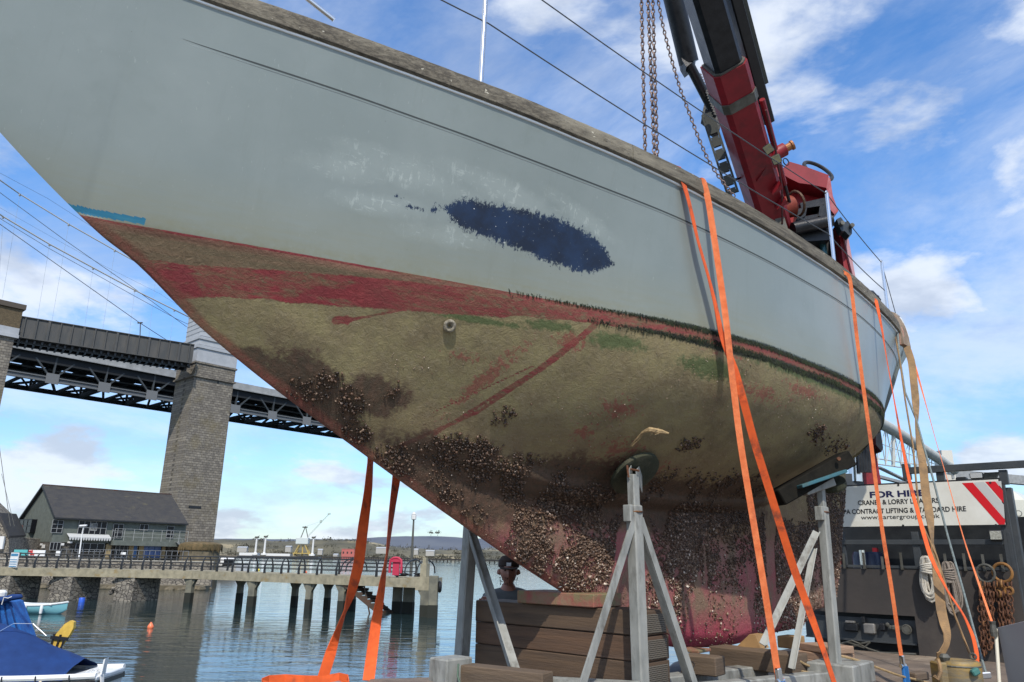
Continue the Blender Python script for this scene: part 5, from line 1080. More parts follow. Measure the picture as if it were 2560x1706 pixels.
# cleat aft
P = BI @ onside(2180, 737, .05); b = MB().box(P, Vector((.11, 0, 0)), Vector((0, .02, 0)), Vector((0, 0, .018)), .01).box(P-Vector((0, 0, .05)), Vector((.03, 0, 0)), Vector((0, .02, 0)), Vector((0, 0, .05))).tube([P+Vector((-.12, 0, -.01)), P+Vector((0, 0, .02)), P+Vector((.13, 0, -.02))], .022, 8); b.build('cleat', blk_m, yacht, local=True)
# through-hull fitting
def surf(x, z):
    e = 1e-3; p = lambda a_, c_: Vector((a_, float(half(a_, c_)), c_)); P = p(x, z); nn = (p(x+e, z)-p(x-e, z)).cross(p(x, z+e)-p(x, z-e)).normalized(); return P, (nn if nn.y > 0 else -nn)
P, nn = surf(1.75, -.22); bz = mat('crusted bronze', (.20, .17, .11), .8, .2, (.42, .38, .30), 60, bump=.8)
MB().torus(P+nn*.012, nn, .026, .011, 20, 8).lathe(P+nn*-.01, [(.012, 0), (.014, .02), (.010, .021), (.008, .005)], 12, axis=nn).build('skin_fitting', bz, yacht, local=True, smooth=True)
# ---- mussels and barnacles
def growth(name, X, Zp, size, flat, mm, tint, proud=.25, lab=None):
    n = len(X); e = 1e-3; f = lambda a_, c_: np.stack([a_, half(a_, c_), c_], -1); P = f(X, Zp); nn = np.cross(f(X+e, Zp)-f(X-e, Zp), f(X, Zp+e)-f(X, Zp-e)); nn /= np.linalg.norm(nn, axis=1)[:, None]+1e-9; nn *= np.sign(nn[:, 1:2]+1e-9)
    r = rng.normal(size=(n, 3)); t1 = np.cross(nn, r); t1 /= np.linalg.norm(t1, axis=1)[:, None]+1e-9; t2_ = np.cross(nn, t1); tilt = rng.normal(scale=.35, size=(n, 1)); t1b = t1+nn*tilt; nb = nn-t1*tilt
    s = size[:, None]; c_ = P+nn*s*proud; a_, b_, h = s*rng.uniform(.7, 1.1, (n, 1)), s*flat*rng.uniform(.8, 1.2, (n, 1)), s*flat*rng.uniform(.8, 1.3, (n, 1))
    V = np.stack([c_+t1b*a_, c_+t2_*b_, c_-t1b*a_*.8, c_-t2_*b_, c_+nb*h, c_-nb*h, ], 1).reshape(-1, 3); F0 = np.array([(0,1,4), (1,2,4), (2,3,4), (3,0,4), (1,0,5), (2,1,5), (3,2,5), (0,3,5)]); Fc = (F0[None]+np.arange(n)[:, None, None]*6).reshape(-1, 3)
    me = bpy.data.meshes.new(name); me.vertices.add(len(V)); me.vertices.foreach_set('co', V.ravel()); me.loops.add(Fc.size); me.loops.foreach_set('vertex_index', Fc.ravel()); me.polygons.add(len(Fc)); me.polygons.foreach_set('loop_start', np.arange(0, Fc.size, 3)); me.polygons.foreach_set('loop_total', np.full(len(Fc), 3)); me.update(calc_edges=True)
    at_ = me.attributes.new('tint', 'FLOAT', 'POINT'); at_.data.foreach_set('value', np.repeat(tint, 6).astype(np.float32)); me.materials.append(mm); me.validate()
    o = bpy.data.objects.new(name, me); C.objects.link(o); o.parent = yacht; tag(o, lab, kind='stuff'); return o
sm = bpy.data.materials.new('shells'); sm.use_nodes = True; nd = sm.node_tree.nodes; lk = sm.node_tree.links; pb = nd['Principled BSDF']; a_ = nd.new('ShaderNodeAttribute'); a_.attribute_name = 'tint'
cr_ = nd.new('ShaderNodeValToRGB'); el = cr_.color_ramp.elements; el[0].position = 0; el[0].color = (.035, .026, .02, 1); el[1].position = 1; el[1].color = (.72, .62, .52, 1)
for p_, c_ in ((.45, (.125, .068, .04, 1)), (.72, (.26, .18, .125, 1)), (.85, (.42, .31, .24, 1))): x_ = el.new(p_); x_.color = c_
lk.new(a_.outputs['Fac'], cr_.inputs[0]); lk.new(cr_.outputs[0], pb.inputs['Base Color']); pb.inputs['Roughness'].default_value = .42
NC = 520000
X = rng.uniform(.7, 7.2, NC); Z = rng.uniform(-2.0, -.3, NC); ok = Z > fzk(X)+.015; X, Z = X[ok], Z[ok]
cl = fbm(X, Z, 2.6, 4); cl2 = fbm(X+9, Z*.8+4, 7, 3)
def bump_(x, z, cx, cz, rx, rz_, rot=0): c, s = math.cos(rot), math.sin(rot); u = (x-cx)*c+(z-cz)*s; v = -(x-cx)*s+(z-cz)*c; return np.clip(1.35-np.sqrt((u/rx)**2+(v/rz_)**2), 0, 1)
dens = np.maximum.reduce([bump_(X, Z, 1.32, -.66, .22, .07, -.2)*.55, bump_(X, Z, 1.62, -.585, .07, .05)*1.0, bump_(X, Z, 1.53, -.78, .10, .08)*.9, bump_(X, Z, 1.75, -.93, .12, .08, -.5)*.85, bump_(X, Z, 2.15, -.85, .26, .09, .0)*.9, bump_(X, Z, 2.5, -.92, .3, .10)*.85, bump_(X, Z, 2.9, -1.02, .3, .14)*.7, bump_(X, Z, 1.8, -.68, .035, .04)*.9, bump_(X, Z, 2.25, -.63, .06, .05)*.95, bump_(X, Z, 2.43, -.53, .05, .03)*.8, bump_(X, Z, 3.6, -.64, .11, .035)*.8, bump_(X, Z, 4.75, -.42, .10, .05)*.7, bump_(X, Z, 2.2, -1.1, .2, .06, -.45)*.4, bump_(X, Z, 1.25, -.55, .06, .04)*.4, bump_(X, Z, 5.4, -.45, .5, .06)*.25, bump_(X, Z, 4.0, -.85, .5, .08)*.55, bump_(X, Z, 4.6, -.78, .4, .08)*.35])
kel = np.maximum(np.clip((-Z-.92)/.10, 0, 1), (X > 6.15)*np.clip((-Z-.45)/.3, 0, 1))*np.clip((X-2.45)/.3, 0, 1)*np.clip((7.3-X)/.15, 0, 1)*np.interp(Z, [-2.0,-1.8,-1.62,-1.5,-1.35,-1.2,-.9], [.12,.24,.36,.55,.85,1.0,1.0])
runs = np.clip((cl-.36)/.09, 0, 1); voids = np.clip((fbm(X*2.2+3, Z*.55, 2.2, 3)-.35)/.07, 0, 1)
pr_ = np.maximum(dens*np.clip((cl2-.38)/.15, 0, 1), kel*np.maximum(runs*.95, .22+.5*(X > 5.6))*np.maximum(voids, .6*(X > 5.9))*np.clip((cl2-.30)/.15, .2, 1))
acc = rng.random(len(X)) < pr_*np.where(Z < -.95, .62, .42); Xm, Zm = X[acc], Z[acc]
low = np.clip((-Zm-1.0)/.6, 0, 1); tint = np.clip(rng.beta(1.1, 3.0, len(Xm))*.95+low*rng.random(len(Xm))*.5, 0, 1)
growth('mussels', Xm, Zm, np.clip(rng.lognormal(math.log(.0098), .32, len(Xm)), .005, .019), .56, sm, tint, .35, 'dense crust of dark mussels and pale barnacles on the keel')
print('MUSSELS', len(Xm))
Xb = rng.uniform(.9, 6.6, 5200); Zb = rng.uniform(-1.95, -.12, 5200); k_ = (Zb > fzk(Xb)+.03) & ((fbm(Xb, Zb, 3.1, 3) > .585) | (rng.random(5200) < .05)) & ((Zb < -.35) | (Xb > 2.6)); Xb, Zb = Xb[k_], Zb[k_]
growth('barnacles', Xb, Zb, rng.uniform(.003, .0065, len(Xb)), .8, sm, np.clip(rng.normal(.68, .14, len(Xb)), 0, 1), .3, 'scattered pale barnacles on the slimy underbody')
# weed fringe: short hanging blades along the waterline
wm_ = mat('green-black weed', (.008, .011, .006), .85, 0, (.022, .034, .011), 20); b = MB(); nb_ = 9000
Xw = rng.uniform(2.0, 6.75, nb_); row = rng.random(nb_) < .55; 
for x, r0 in zip(Xw, row):
    if rng.random() > np.interp(x, [2.0,2.6,3.2,7], [.12,.45,.9,1]): continue
    z = float(rng.normal(.006, .006)) if r0 else float(rng.normal(-.068, .010))-.01*math.sin(x*5)
    if not r0 and x < 2.5: continue
    P, nn = surf(x, z); l = rng.uniform(.006, .026)*(1.3 if x > 3 else .9); t = Vector((rng.uniform(-.9, .5), 0, -1)); t = (t-nn*t.dot(nn)).normalized(); s = t.cross(nn)*rng.uniform(.0008, .0022); q = P+t*l+nn*rng.uniform(.002, .012)
    b.add([P+nn*.001-s, P+nn*.001+s, P+t*l*.5+nn*.008+s*.7, q], [(0, 1, 2), (0, 2, 3)])
wo = b.build('weed_fringe', wm_, yacht, local=True); tag(wo, 'fringe of dark green weed along the waterline', kind='stuff')
# canvas bundle over the quarter
b = MB(); cvm = mat('folded brown canvas', (.20, .14, .10), .9, 0, (.32, .25, .18), 9, bump=.8, bscale=30)
D4 = (onside(2262, 868, -.03)).y
e = empty('canvas_bundle', at(2262, 868, D4), label='folded brown and pinkish canvas padding draped over the yacht rail at the stern', cat='padding')
pts = [at(2226, 785, D4+.05), at(2238, 790, D4-.02), at(2250, 815, D4-.05), at(2258, 842, D4-.06), at(2262, 866, D4-.07)]
b.ribbon(pts, [ba]*5, [.05, .09, .13, .15, .15], .045); b.build('cloth', cvm, e)
b = MB()
for k in range(3): b.ribbon([at(2232+k*5, 788+k*3, D4-.06), at(2246+k*5, 822+k*3, D4-.1), at(2252+k*4, 862, D4-.11)], ba, .022, .012)
b.build('fold', mat('pinkish cloth', (.42, .24, .18), .9), e)
MB().ribbon([at(2228, 789, D4-.02), at(2240, 786, D4-.03), at(2252, 800, D4-.02), at(2262, 822, D4+.0), at(2270, 845, D4)], ba, .03, .02).build('pale_strap', wl_w, e)
# ================================================================== WEBBING STRAPS
def strap(name, pts, mm, lab, cat, group=None, Y0=None, Y1=None, wb=.05, inboard=True, Ys=None, t=.0035, extra=None, far_=False):
    """pts: (px, py, width factor 0-1 -> how face-on the webbing is)"""
    n = len(pts); y0 = pts[0][1]; yl = pts[-1][1]; P = []
    for i, q in enumerate(pts):
        u = (q[1]-y0)/(yl-y0); Y = Ys[i] if Ys else 1/((1-u)/Y0+u/Y1); P.append(at(q[0], q[1], Y))
    wv = []; 
    if inboard:
        P = [P[0]-bnv*.28+tz*.01, P[0]-bnv*.03+tz*.012]+P; pts = [pts[0], pts[0]]+list(pts)
    # refine
    Q = []; W_ = []; A = []
    for i in range(len(P)-1):
        for k in range(5):
            u = k/5; Q.append(P[i].lerp(P[i+1], u)); A.append(pts[i][2]*(1-u)+pts[i+1][2]*u)
    Q.append(P[-1]); A.append(pts[-1][2])
    for i in range(2):
        Q = [Q[0]]+[(Q[j-1]+Q[j]*2+Q[j+1])/4 for j in range(1, len(Q)-1)]+[Q[-1]]
    for q, a_ in zip(Q, A):
        j_ = len(wv); tg = (Q[min(j_+1, len(Q)-1)]-Q[max(j_-1, 0)]).normalized(); h_ = (Q[j_]-E0).normalized(); x_ = tg.cross(h_).normalized(); x_ = x_ if x_.dot(ba) > 0 else -x_; c_ = min(1, abs(a_)); wv.append(x_*c_+h_*math.sqrt(max(0, 1-c_*c_)))
    b = MB().ribbon(Q, wv, wb, t)
    o = b.build(name, mm, None, origin=Q[-1], smooth=False); tag(o, lab, cat, group)
    return o, Q
G = 'ratchet straps over the yacht rail'
def dep(px, py, i=-.04): return onside(px, py, i).y
oA, QA = strap('ratchet_strap', [(1697, 421, .6), (1710, 462, .5), (1721, 500, .4), (1732, 546, .4), (1744, 600, .3), (1771, 691, .3), (1790, 768, .45), (1805, 844, .7), (1836, 921, .9), (1858, 1000, 1), (1884, 1100, 1), (1928, 1240, 1), (1985, 1424, 1), (2027, 1538, .9), (2060, 1630, .6), (2085, 1706, .5), (2100, 1750, .5)], orange2, 'deep orange twisted strap crossing behind the paler strap amidships', 'ratchet strap', G, dep(1697, 421), 5.1, .047)
oB, QB = strap('ratchet_strap', [(1758, 452, 1), (1771, 500, 1), (1797, 672, 1), (1815, 798, 1), (1828, 921, 1), (1850, 1103, 1), (1890, 1343, 1), (1920, 1527, 1), (1947, 1700, 1), (1953, 1750, 1)], pinkw, 'pale orange flat strap in front of the twisted one amidships', 'ratchet strap', G, dep(1758, 452), 4.75, .038)
oC, QC = strap('ratchet_strap', [(2108, 680, .9), (2124, 690, 1), (2132, 749, 1), (2142, 844, 1), (2157, 959, 1), (2177, 1103, 1), (2192, 1228, 1), (2207, 1336, 1), (2230, 1477, 1), (2253, 1642, 1), (2266, 1706, 1), (2275, 1750, 1)], pinkw, 'slim pale orange strap near the stern ending at a blue ratchet handle', 'ratchet strap', G, dep(2112, 680), 5.9, .027)
oD, QD = strap('ratchet_strap', [(2190, 750, .7), (2205, 823, .35), (2215, 887, .1), (2231, 976, .12), (2254, 1104, .4), (2272, 1198, .6), (2303, 1313, .8), (2326, 1393, .8), (2368, 1477, .3), (2410, 1538, .3), (2433, 1592, .6), (2443, 1640, .7), (2440, 1675, .8), (2420, 1700, .9), (2396, 1716, .9)], orange2, 'dark orange slack strap looping over the yellow drum by the headboard', 'ratchet strap', G, dep(2190, 750), 5.35, .034)
oE, QE = strap('canvas_sling', [(2266, 866, .9), (2279, 903, 1), (2284, 951, 1), (2289, 998, 1), (2291, 1053, .2), (2297, 1108, .5), (2307, 1160, 1), (2314, 1232, 1), (2324, 1290, .9), (2330, 1351, .15), (2345, 1450, 1), (2353, 1527, 1), (2362, 1565, .9), (2368, 1588, .6), (2366, 1612, .4), (2353, 1636, .5), (2342, 1642, .5)], tanw, 'brown canvas sling twisting down from the padded stern to the yellow drum', 'sling', None, D4-.08, 5.35, .062, False, t=.006, far_=True)
oF, QF = strap('thin_strap', [(2276, 876, 1), (2284, 905, .9), (2298, 951, .5), (2320, 1030, .15), (2339, 1100, .1), (2368, 1198, .15), (2410, 1351, .25), (2448, 1462, .5), (2482, 1562, .6)], pinkw, 'thin orange strap at far right running down to the grey plate', 'strap', None, D4+.1, 5.9, .024, False, t=.002)
b = MB(); pts = [(2241, 800), (2250, 900), (2263, 981), (2291, 1050), (2314, 1134), (2333, 1198), (2368, 1336), (2406, 1470), (2437, 1584), (2455, 1650), (2467, 1691)]
b.tube([at(q[0], q[1], 1/((1-(i/10))/(D4-.08)+(i/10)/5.6)) for i, q in enumerate(pts)], .0085, 8); tag(b.build('stern_rope', mat('grey-green rope', (.22, .27, .27), .7, 0, (.15, .18, .18), 60, bump=.6), smooth=True), 'taut grey-green rope running down from the stern rail', 'rope')
b = MB(); pts = [(2231, 800), (2250, 905), (2263, 1000), (2275, 1072), (2283, 1118), (2288, 1180), (2300, 1300), (2341, 1389), (2387, 1538), (2433, 1657)]
b.tube([at(q[0], q[1], 1/((1-(i/9))/(D4-.06)+(i/9)/5.5)) for i, q in enumerate(pts)], .0075, 6); tag(b.build('brown_cord', tanw), 'thin brown cord hanging from the stern beside the canvas sling', 'cord')
# blue ratchet handles
bluep = mat('blue ratchet paint', (.03, .18, .50), .45)
def ratchet(P, d, lab, s=1.0):
    e = empty('ratchet', P, label=lab, cat='ratchet', group='blue strap ratchets')
    d = Vector(d).normalized(); x = d.cross(bnv).normalized()
    MB().box(P-bnv*.0+d*.07, d*.09*s, x*.012, bnv*.010, .004).box(P+d*.07+bnv*.02, d*.07*s, x*.005, bnv*.016).build('handle', bluep, e)
    MB().tube([P-x*.035, P+x*.035], .014, 10).box(P-d*.03, d*.04, x*.02, bnv*.014, .006).build('spool', steel, e)
ratchet(at(2257, 1665, 5.85), (0.02, 0, -1), 'blue ratchet at the foot of the slim strap near the stern'); ratchet(at(1950, 1703, 4.7), (0.1, 0, -1), 'blue ratchet at the foot of the pale strap amidships'); ratchet(at(2447, 1690, 5.3), (-1, .1, -.1), 'blue-green ratchet on the slack strap beside the yellow drum', .8)
# lifting slings on the far side
oH, _ = strap('lifting_sling', [(926, 1140, .5), (926, 1156, .5), (920, 1235, .75), (908, 1316, .95), (897, 1409, .95), (887, 1450, .9), (877, 1486, .7), (862, 1530, .2), (846, 1575, .45), (826, 1635, .9), (812, 1680, .9), (806, 1698, .9)], orange2, 'left of two slack orange lifting slings hanging in front of the pier', 'lifting sling', 'orange lifting slings beyond the bow', 5.5, 5.0, .072, False, t=.006, far_=True)
oH, _ = strap('lifting_sling', [(991, 1180, .75), (991, 1197, .75), (980, 1274, .5), (966, 1397, .12), (955, 1467, .55), (939, 1564, .9), (924, 1680, 1), (921, 1702, 1)], orange2, 'right of two orange lifting slings beyond the bow, narrow at the railing height', 'lifting sling', 'orange lifting slings beyond the bow', 5.5, 4.9, .07, False, t=.006, far_=True)
P0_ = [at(655, 1706, 4.9), at(672, 1699, 4.95), at(712, 1696, 5.0), at(760, 1699, 5.0), at(806, 1700, 4.95), at(848, 1692, 4.95), at(868, 1697, 4.9), at(872, 1712, 4.8), at(800, 1722, 4.7), at(700, 1722, 4.7), at(655, 1712, 4.8)]
o = MB().ribbon(P0_, [tz]*11, .045, .006).build('sling_loop', orange2, None, origin=P0_[0]); tag(o, 'flat loop of orange sling lying on the outrigger at the bottom edge', 'sling')

# ================================================================== STANDS
def stand(base, tilt_top, foot_d, lab, padP=None, padN=None, padkind='disc', zt=2.35, zb=1.33, w=.088, hid=False, legtop=.35):
    bx_, by_ = base; B = Vector((bx_, by_, zb)); e = empty('boat_stand', B, label=lab, cat='boat stand', group='galvanised boat stands round the keel')
    A = Vector(tilt_top); d = (A-B).normalized(); J = B+d*(A-B).length*.86
    b = MB(); b.bar(B, J, w, w, ba, .008); post = b.build('post', galv, e)
    MB().bar(J-d*.1, A, w*.72, w*.72, ba, .005).build('inner_tube', galv, e)
    MB().box(J-d*.05-ba*(w*.5+.016), d*.05, ba*.016, bnv*.03, .004).build('wedge_socket', galv, e)
    MB().torus(J-d*.04, d, w*.60, .0055, 16, 6).build('locking_pin', rust, e)
    L0 = B+d*(A-B).length*(1-legtop)
    for s_, f_ in ((-1, foot_d[0]), (1, foot_d[1])) if foot_d else ():
        Ft = B+ba*s_*f_-bnv*foot_d[2]*0; a_ = L0+ba*s_*w*.35; dd = (Ft-a_).normalized(); x = dd.cross(bnv).normalized()
        bb_ = MB().box((a_+Ft)/2+bnv*.028, (Ft-a_)/2, x*.023, bnv*.0035).box((a_+Ft)/2+x*.021*s_, (Ft-a_)/2, x*.0035, bnv*.023)
        bb_.build('brace', galv, e)
    if foot_d and len(foot_d) > 3:
        Ft = B-bnv*foot_d[3]; a_ = L0-bnv*w*.3; dd = (Ft-a_).normalized(); x = dd.cross(ba).normalized(); MB().box((a_+Ft)/2, (Ft-a_)/2, x*.028, ba*.0035).box((a_+Ft)/2+ba*.026, (Ft-a_)/2, x*.0035, ba*.028).build('brace', galv, e)
    return e, A, d
padm = mat('weedy plywood pad', (.025, .03, .015), .9, 0, (.05, .05, .028), 9, bump=.8, bscale=40, col3=(.10, .09, .06), s3=4)
# near stand: pad under the turn of the bilge
padC = Vector((.78, 4.97, 2.62)); pn_ = Vector((.42, -.50, -.76)).normalized(); padC = padC+pn_*.09
tpx = at(1582, 1187, 4.70); bse = Vector((tpx.x, tpx.y))
e, A, d = stand((tpx.x+.012, tpx.y-.01), (tpx.x, tpx.y, tpx.z), (.60, .52, 0), 'foremost tall galvanised stand holding a round weedy pad under the bilge', zb=1.18, w=.078, legtop=.20)
MB().lathe(padC-pn_*.02, [(.165, 0), (.178, .01), (.175, .035), (.15, .045)], 30, axis=pn_).build('pad', padm, e, smooth=True)
for s_ in (-1, 1): MB().prism([padC+pn_*.03+ba*.04*s_+UX*.09, padC+pn_*.03+ba*.04*s_-UX*.10, A+ba*.028*s_-tz*.03, A+ba*.028*s_+tz*.03], ba*.008*s_).build('pad_bracket', galv, e)
MB().tube([A+bnv*.05+tz*.02, A-bnv*.04+tz*.04, A+tz*.05-ba*.05, A-tz*.02-ba*.04], .007, 6).build('rusty_chain', rust, e)
# rope end on the pad
rp_ = [at(1575, 1116, 4.74), at(1590, 1100, 4.68), at(1606, 1082, 4.62), at(1624, 1074, 4.58), at(1640, 1078, 4.57), at(1655, 1080, 4.56), at(1672, 1084, 4.56)]
cord_m = mat('frayed straw rope', (.45, .32, .16), .9, 0, (.30, .21, .11), 40, bump=.8)
b = MB().tube(rp_, [.005, .006, .008, .016, .018, .014, .005], 7)
b.tube([at(1580, 1116, 4.72), at(1598, 1098, 4.66), at(1610, 1080, 4.61)], .005, 6)
for k in range(16): q = rp_[random.choice([3, 4, 5])]; b.tube([q, q+Vector((random.uniform(-.05, .05), random.uniform(-.02, .02), random.uniform(-.025, .02)))], .0015, 4)
tag(b.build('frayed_rope', cord_m), 'frayed straw-coloured rope end poking out above the round pad', 'rope')
# far-side stand seen left of the blocks
B3 = at(1154, 1648, 5.73); T3 = at(1180, 1325, 5.73)
e3, A3, d3 = stand((B3.x, B3.y), (T3.x, T3.y, T3.z+.3), None, 'galvanised stand at the left of the timber blocks beneath the bow', zb=B3.z, w=.085, legtop=.12)
# starboard stand's long angled leg
a_ = at(1178, 1325, 5.72); f_ = at(1290, 1680, 5.05); dd = (f_-a_).normalized(); x = dd.cross(Vector((.3, -1, 0))).normalized(); y_ = x.cross(dd).normalized()
MB().box((a_+f_)/2, (f_-a_)/2, x*.03, y_*.004).box((a_+f_)/2+x*.028, (f_-a_)/2, x*.004, y_*.03).build('brace', galv, e3)
# aft stand
T2 = at(2050, 1200, 5.62); B2 = at(2087, 1645, 5.58)
e2, A2, d2 = stand((B2.x, B2.y), (T2.x, T2.y, T2.z), None, 'galvanised stand near the rudder holding a tilted blue-edged pad', zb=1.2, w=.066, legtop=.32)
for (q0, q1, wd) in (((2040, 1330, 5.60), (1906, 1612, 5.2), .045), ((2034, 1372, 5.6), (1978, 1672, 5.35), .04)):
    a_ = at(*q0); f_ = at(*q1); dd = (f_-a_).normalized(); x = dd.cross((a_-E0).normalized()).normalized(); y_ = x.cross(dd); MB().box((a_+f_)/2, (f_-a_)/2, x*wd/2, y_*.004).box((a_+f_)/2+x*wd/2, (f_-a_)/2, x*.004, y_*wd/2).build('brace', galv, e2)
pa, pb_ = at(1982, 1228, 5.60), at(2098, 1188, 5.62); ax_ = (pb_-pa)/2; cen = (pa+pb_)/2; upn = Vector((0, 0, 1)); yv = ax_.cross(upn).normalized(); nrm_ = yv.cross(ax_).normalized()
MB().box(cen-nrm_*.03, ax_*.62, yv*.05, nrm_*.03, .006).build('pad_channel', galv, e2)
MB().box(cen+nrm_*.018, ax_*.95, yv*.16, nrm_*.012, .004).build('pad', mat('turquoise pad board', (.03, .13, .17), .6, 0, (.05, .10, .10), 12), e2)
MB().lathe(at(2080, 1215, 5.75)-nrm_*.01, [(.10, 0), (.105, .02), (.10, .05)], 20, axis=nrm_+yv*.5).build('round_pad', padm, e2)
t_ = at(1940, 1247, 5.62); u_ = at(2116, 1148, 5.66)
tb_ = empty('pad_timber', (t_+u_)/2, label='dark bolted timber wedged between the aft stand pad and the hull', cat='timber')
MB().bar(t_, u_, .20, .12, nrm_, .008).build('plank', mat('tarred timber', (.010, .010, .009), .95, 0, (.022, .02, .016), 8, bump=.5, spec=.1), tb_); MB().lathe(at(2095, 1148, 5.52), [(.014, 0), (.014, .02)], 8, axis=Vector((0, -1, 0))).build('bolt', rust, tb_)

# ================================================================== BLOCKS UNDER THE KEEL
def bwt(c, l, z): return T(c, l, z)
def block(name, c0, c1, l0, l1, z0, z1, mm, lab, cat='timber block', group=None, bev=.006, rot=0):
    P = T((c0+c1)/2, (l0+l1)/2, (z0+z1)/2); a_, n_ = ta.copy(), tn.copy()
    if rot: q = Matrix.Rotation(rot, 3, 'Z'); a_ = q @ a_; n_ = q @ n_
    b = MB().box(P, a_*(c1-c0)/2, n_*(l1-l0)/2, tz*(z1-z0)/2, bev); o = b.build(name, mm); tag(o, lab, cat, group); return o
# stack front plane from the picture: timbers run athwart the lorry
sA = at(1190, 1500, 5.75); cS = sA.dot(ta); lS0 = sA.dot(tn); sB = hit(1605, 1519, Vector(ta*cS), ta); lS1 = sB.dot(tn); zS1 = sA.z
print('STACK', at(1190,1500,5.7).y, sB.y, tpx.y)
ord_ = ['topmost', 'second from the top', 'third from the top', 'fourth from the top', 'fifth from the top', 'lowest']
tread = bpy.data.materials.new('punched end plate'); tread.use_nodes = True; nd = tread.node_tree.nodes; lk = tread.node_tree.links; pb = nd['Principled BSDF']; tcn = nd.new('ShaderNodeTexCoord'); mp = nd.new('ShaderNodeMapping'); lk.new(tcn.outputs['Object'], mp.inputs[0]); mp.inputs['Rotation'].default_value = (0, 0, R(-48))
sp3 = nd.new('ShaderNodeSeparateXYZ'); lk.new(mp.outputs[0], sp3.inputs[0]); cb = nd.new('ShaderNodeCombineXYZ'); lk.new(sp3.outputs[0], cb.inputs[0]); lk.new(sp3.outputs[2], cb.inputs[1])
br = N(nd, 'ShaderNodeTexBrick'); br.inputs['Color1'].default_value = (.015, .014, .013, 1); br.inputs['Color2'].default_value = (.02, .018, .015, 1); br.inputs['Mortar'].default_value = (.23, .20, .16, 1); br.inputs['Scale'].default_value = 1; br.inputs['Brick Width'].default_value = .016; br.inputs['Row Height'].default_value = .011; br.inputs['Mortar Size'].default_value = .0022
lk.new(cb.outputs[0], br.inputs[0]); lk.new(br.outputs[0], pb.inputs['Base Color']); pb.inputs['Roughness'].default_value = .6; pb.inputs['Metallic'].default_value = .3; bpn = N(nd, 'ShaderNodeBump', Strength=.8, Distance=.004); lk.new(br.outputs['Fac'], bpn.inputs['Height']); lk.new(bpn.outputs[0], pb.inputs['Normal'])
hh_ = .146; zt_ = zS1
for k in range(5):
    e = empty('stacked_timber', T(cS+.15, (lS0+lS1)/2, zt_-hh_), label='long dark timber across the lorry bed, %s of the block stack' % ord_[k], cat='timber', group='stacked timbers beneath the bow')
    j = random.uniform(-.008, .008)
    MB().box(T(cS+.15+j, (lS0+lS1)/2, zt_-hh_/2), ta*.15, tn*(lS1-lS0)/2, tz*(hh_/2-.0015), .006).build('beam', timber if k % 2 == 0 else mat('redder hardwood', (.13, .072, .040), .8, 0, (.075, .046, .03), 3, stretch=(.35, .35, 5), bump=.5, bscale=14, col3=(.18, .11, .07), s3=1.6), e)
    MB().box(T(cS+.15+j, lS1+.004, zt_-hh_/2-.004), ta*.112, tn*.006, tz*(hh_/2-.018), .002).build('end_plate', tread, e)
    zt_ -= hh_+random.uniform(0, .003)
redb = mat('red-stained block', (.24, .15, .09), .85, 0, (.30, .07, .06), 7, bump=.6, bscale=20, col3=(.19, .16, .08), s3=6, stretch=(1, 1, 1), lo3=.45, hi3=.6)
P1_ = hit(1292, 1476, Vector(ta*(cS-.05)), ta); P2_ = hit(1484, 1489, Vector(ta*(cS-.05)), ta)
block('keel_block', cS-.05, cS+.27, P1_.dot(tn), P2_.dot(tn), zS1+.002, P1_.z, redb, 'red-stained timber block on top of the stack under the forefoot')
# timbers and cradle steel lower right (sizes from known heights)
def oblong(name, p0, p1, Y0, Y1, h, dpt, mm, lab, cat='timber block', group=None, back=None, sub=None):
    """top front edge between two photo points at the given depths"""
    A = at(p0[0], p0[1], Y0); Bq = at(p1[0], p1[1], Y1); zm = (A.z+Bq.z)/2; A.z = Bq.z = zm; d = (Bq-A); y = Vector((-d.y, d.x, 0)).normalized(); 
    if y.y < 0: y = -y
    b = MB().box((A+Bq)/2+y*dpt/2-tz*h/2, d/2, y*dpt/2, tz*h/2, .006); o = b.build(name, mm); tag(o, lab, cat, group); return o
oblong('bearer_timber', (1151, 1655), (1356, 1693), 4.85, 4.55, .14, .13, timber2, 'short weathered timber lying in front of the block stack at the bottom edge')
oblong('keel_timber', (1700, 1636), (1788, 1646), 5.35, 5.2, .115, .16, timber2, 'squared timber end marked with a scratched figure left of the long keel timber')
oblong('keel_timber', (1772, 1622), (1978, 1631), 6.0, 5.5, .13, .22, timber2, 'long brown timber under the middle of the keel')
P = at(1874, 1594, 5.95); e = empty('keel_wedge', P-tz*.1, label='bright sawn wooden wedge under the keel', cat='wedge')
d_ = Vector((.766, -.643, 0)); MB().prism([P-d_*.11-tz*.075, P+d_*.08-tz*.075, P+d_*.045-tz*.0+tz*.02, P+d_*.0+tz*.022], Vector((.10, .12, 0))).build('wedge', timber_l, e)
oblong('packing_block', (1942, 1590), (1986, 1593), 6.5, 6.4, .09, .2, timber_l, 'pale sawn packing block behind the keel wedge')
oblong('keel_pad', (1694, 1623), (1746, 1626), 5.6, 5.5, .02, .2, redb, 'thin red-smeared board under the keel heel')
for k, (a_, c_, y0) in enumerate([(1998, 2070, 1609), (1990, 2085, 1629), (1988, 2090, 1647), (2000, 2078, 1615)]):
    if k == 3: break
    oblong('packing_plank', (a_, y0), (c_, y0+6), 6.4, 6.1, .055, .25, timber_p, 'pinkish packing plank behind the aft stand foot, %s of three' % ['top', 'middle', 'bottom'][k], 'plank', 'packing planks behind the aft stand')
tx_ = MB().torus(at(1728, 1662, 5.24)+Vector((0, -.012, 0)), (.2, -1, 0), .018, .0035, 14, 5).build('scratched_mark', blk_p); tag(tx_, 'rough round scratch on the face of the squared timber end', 'mark')
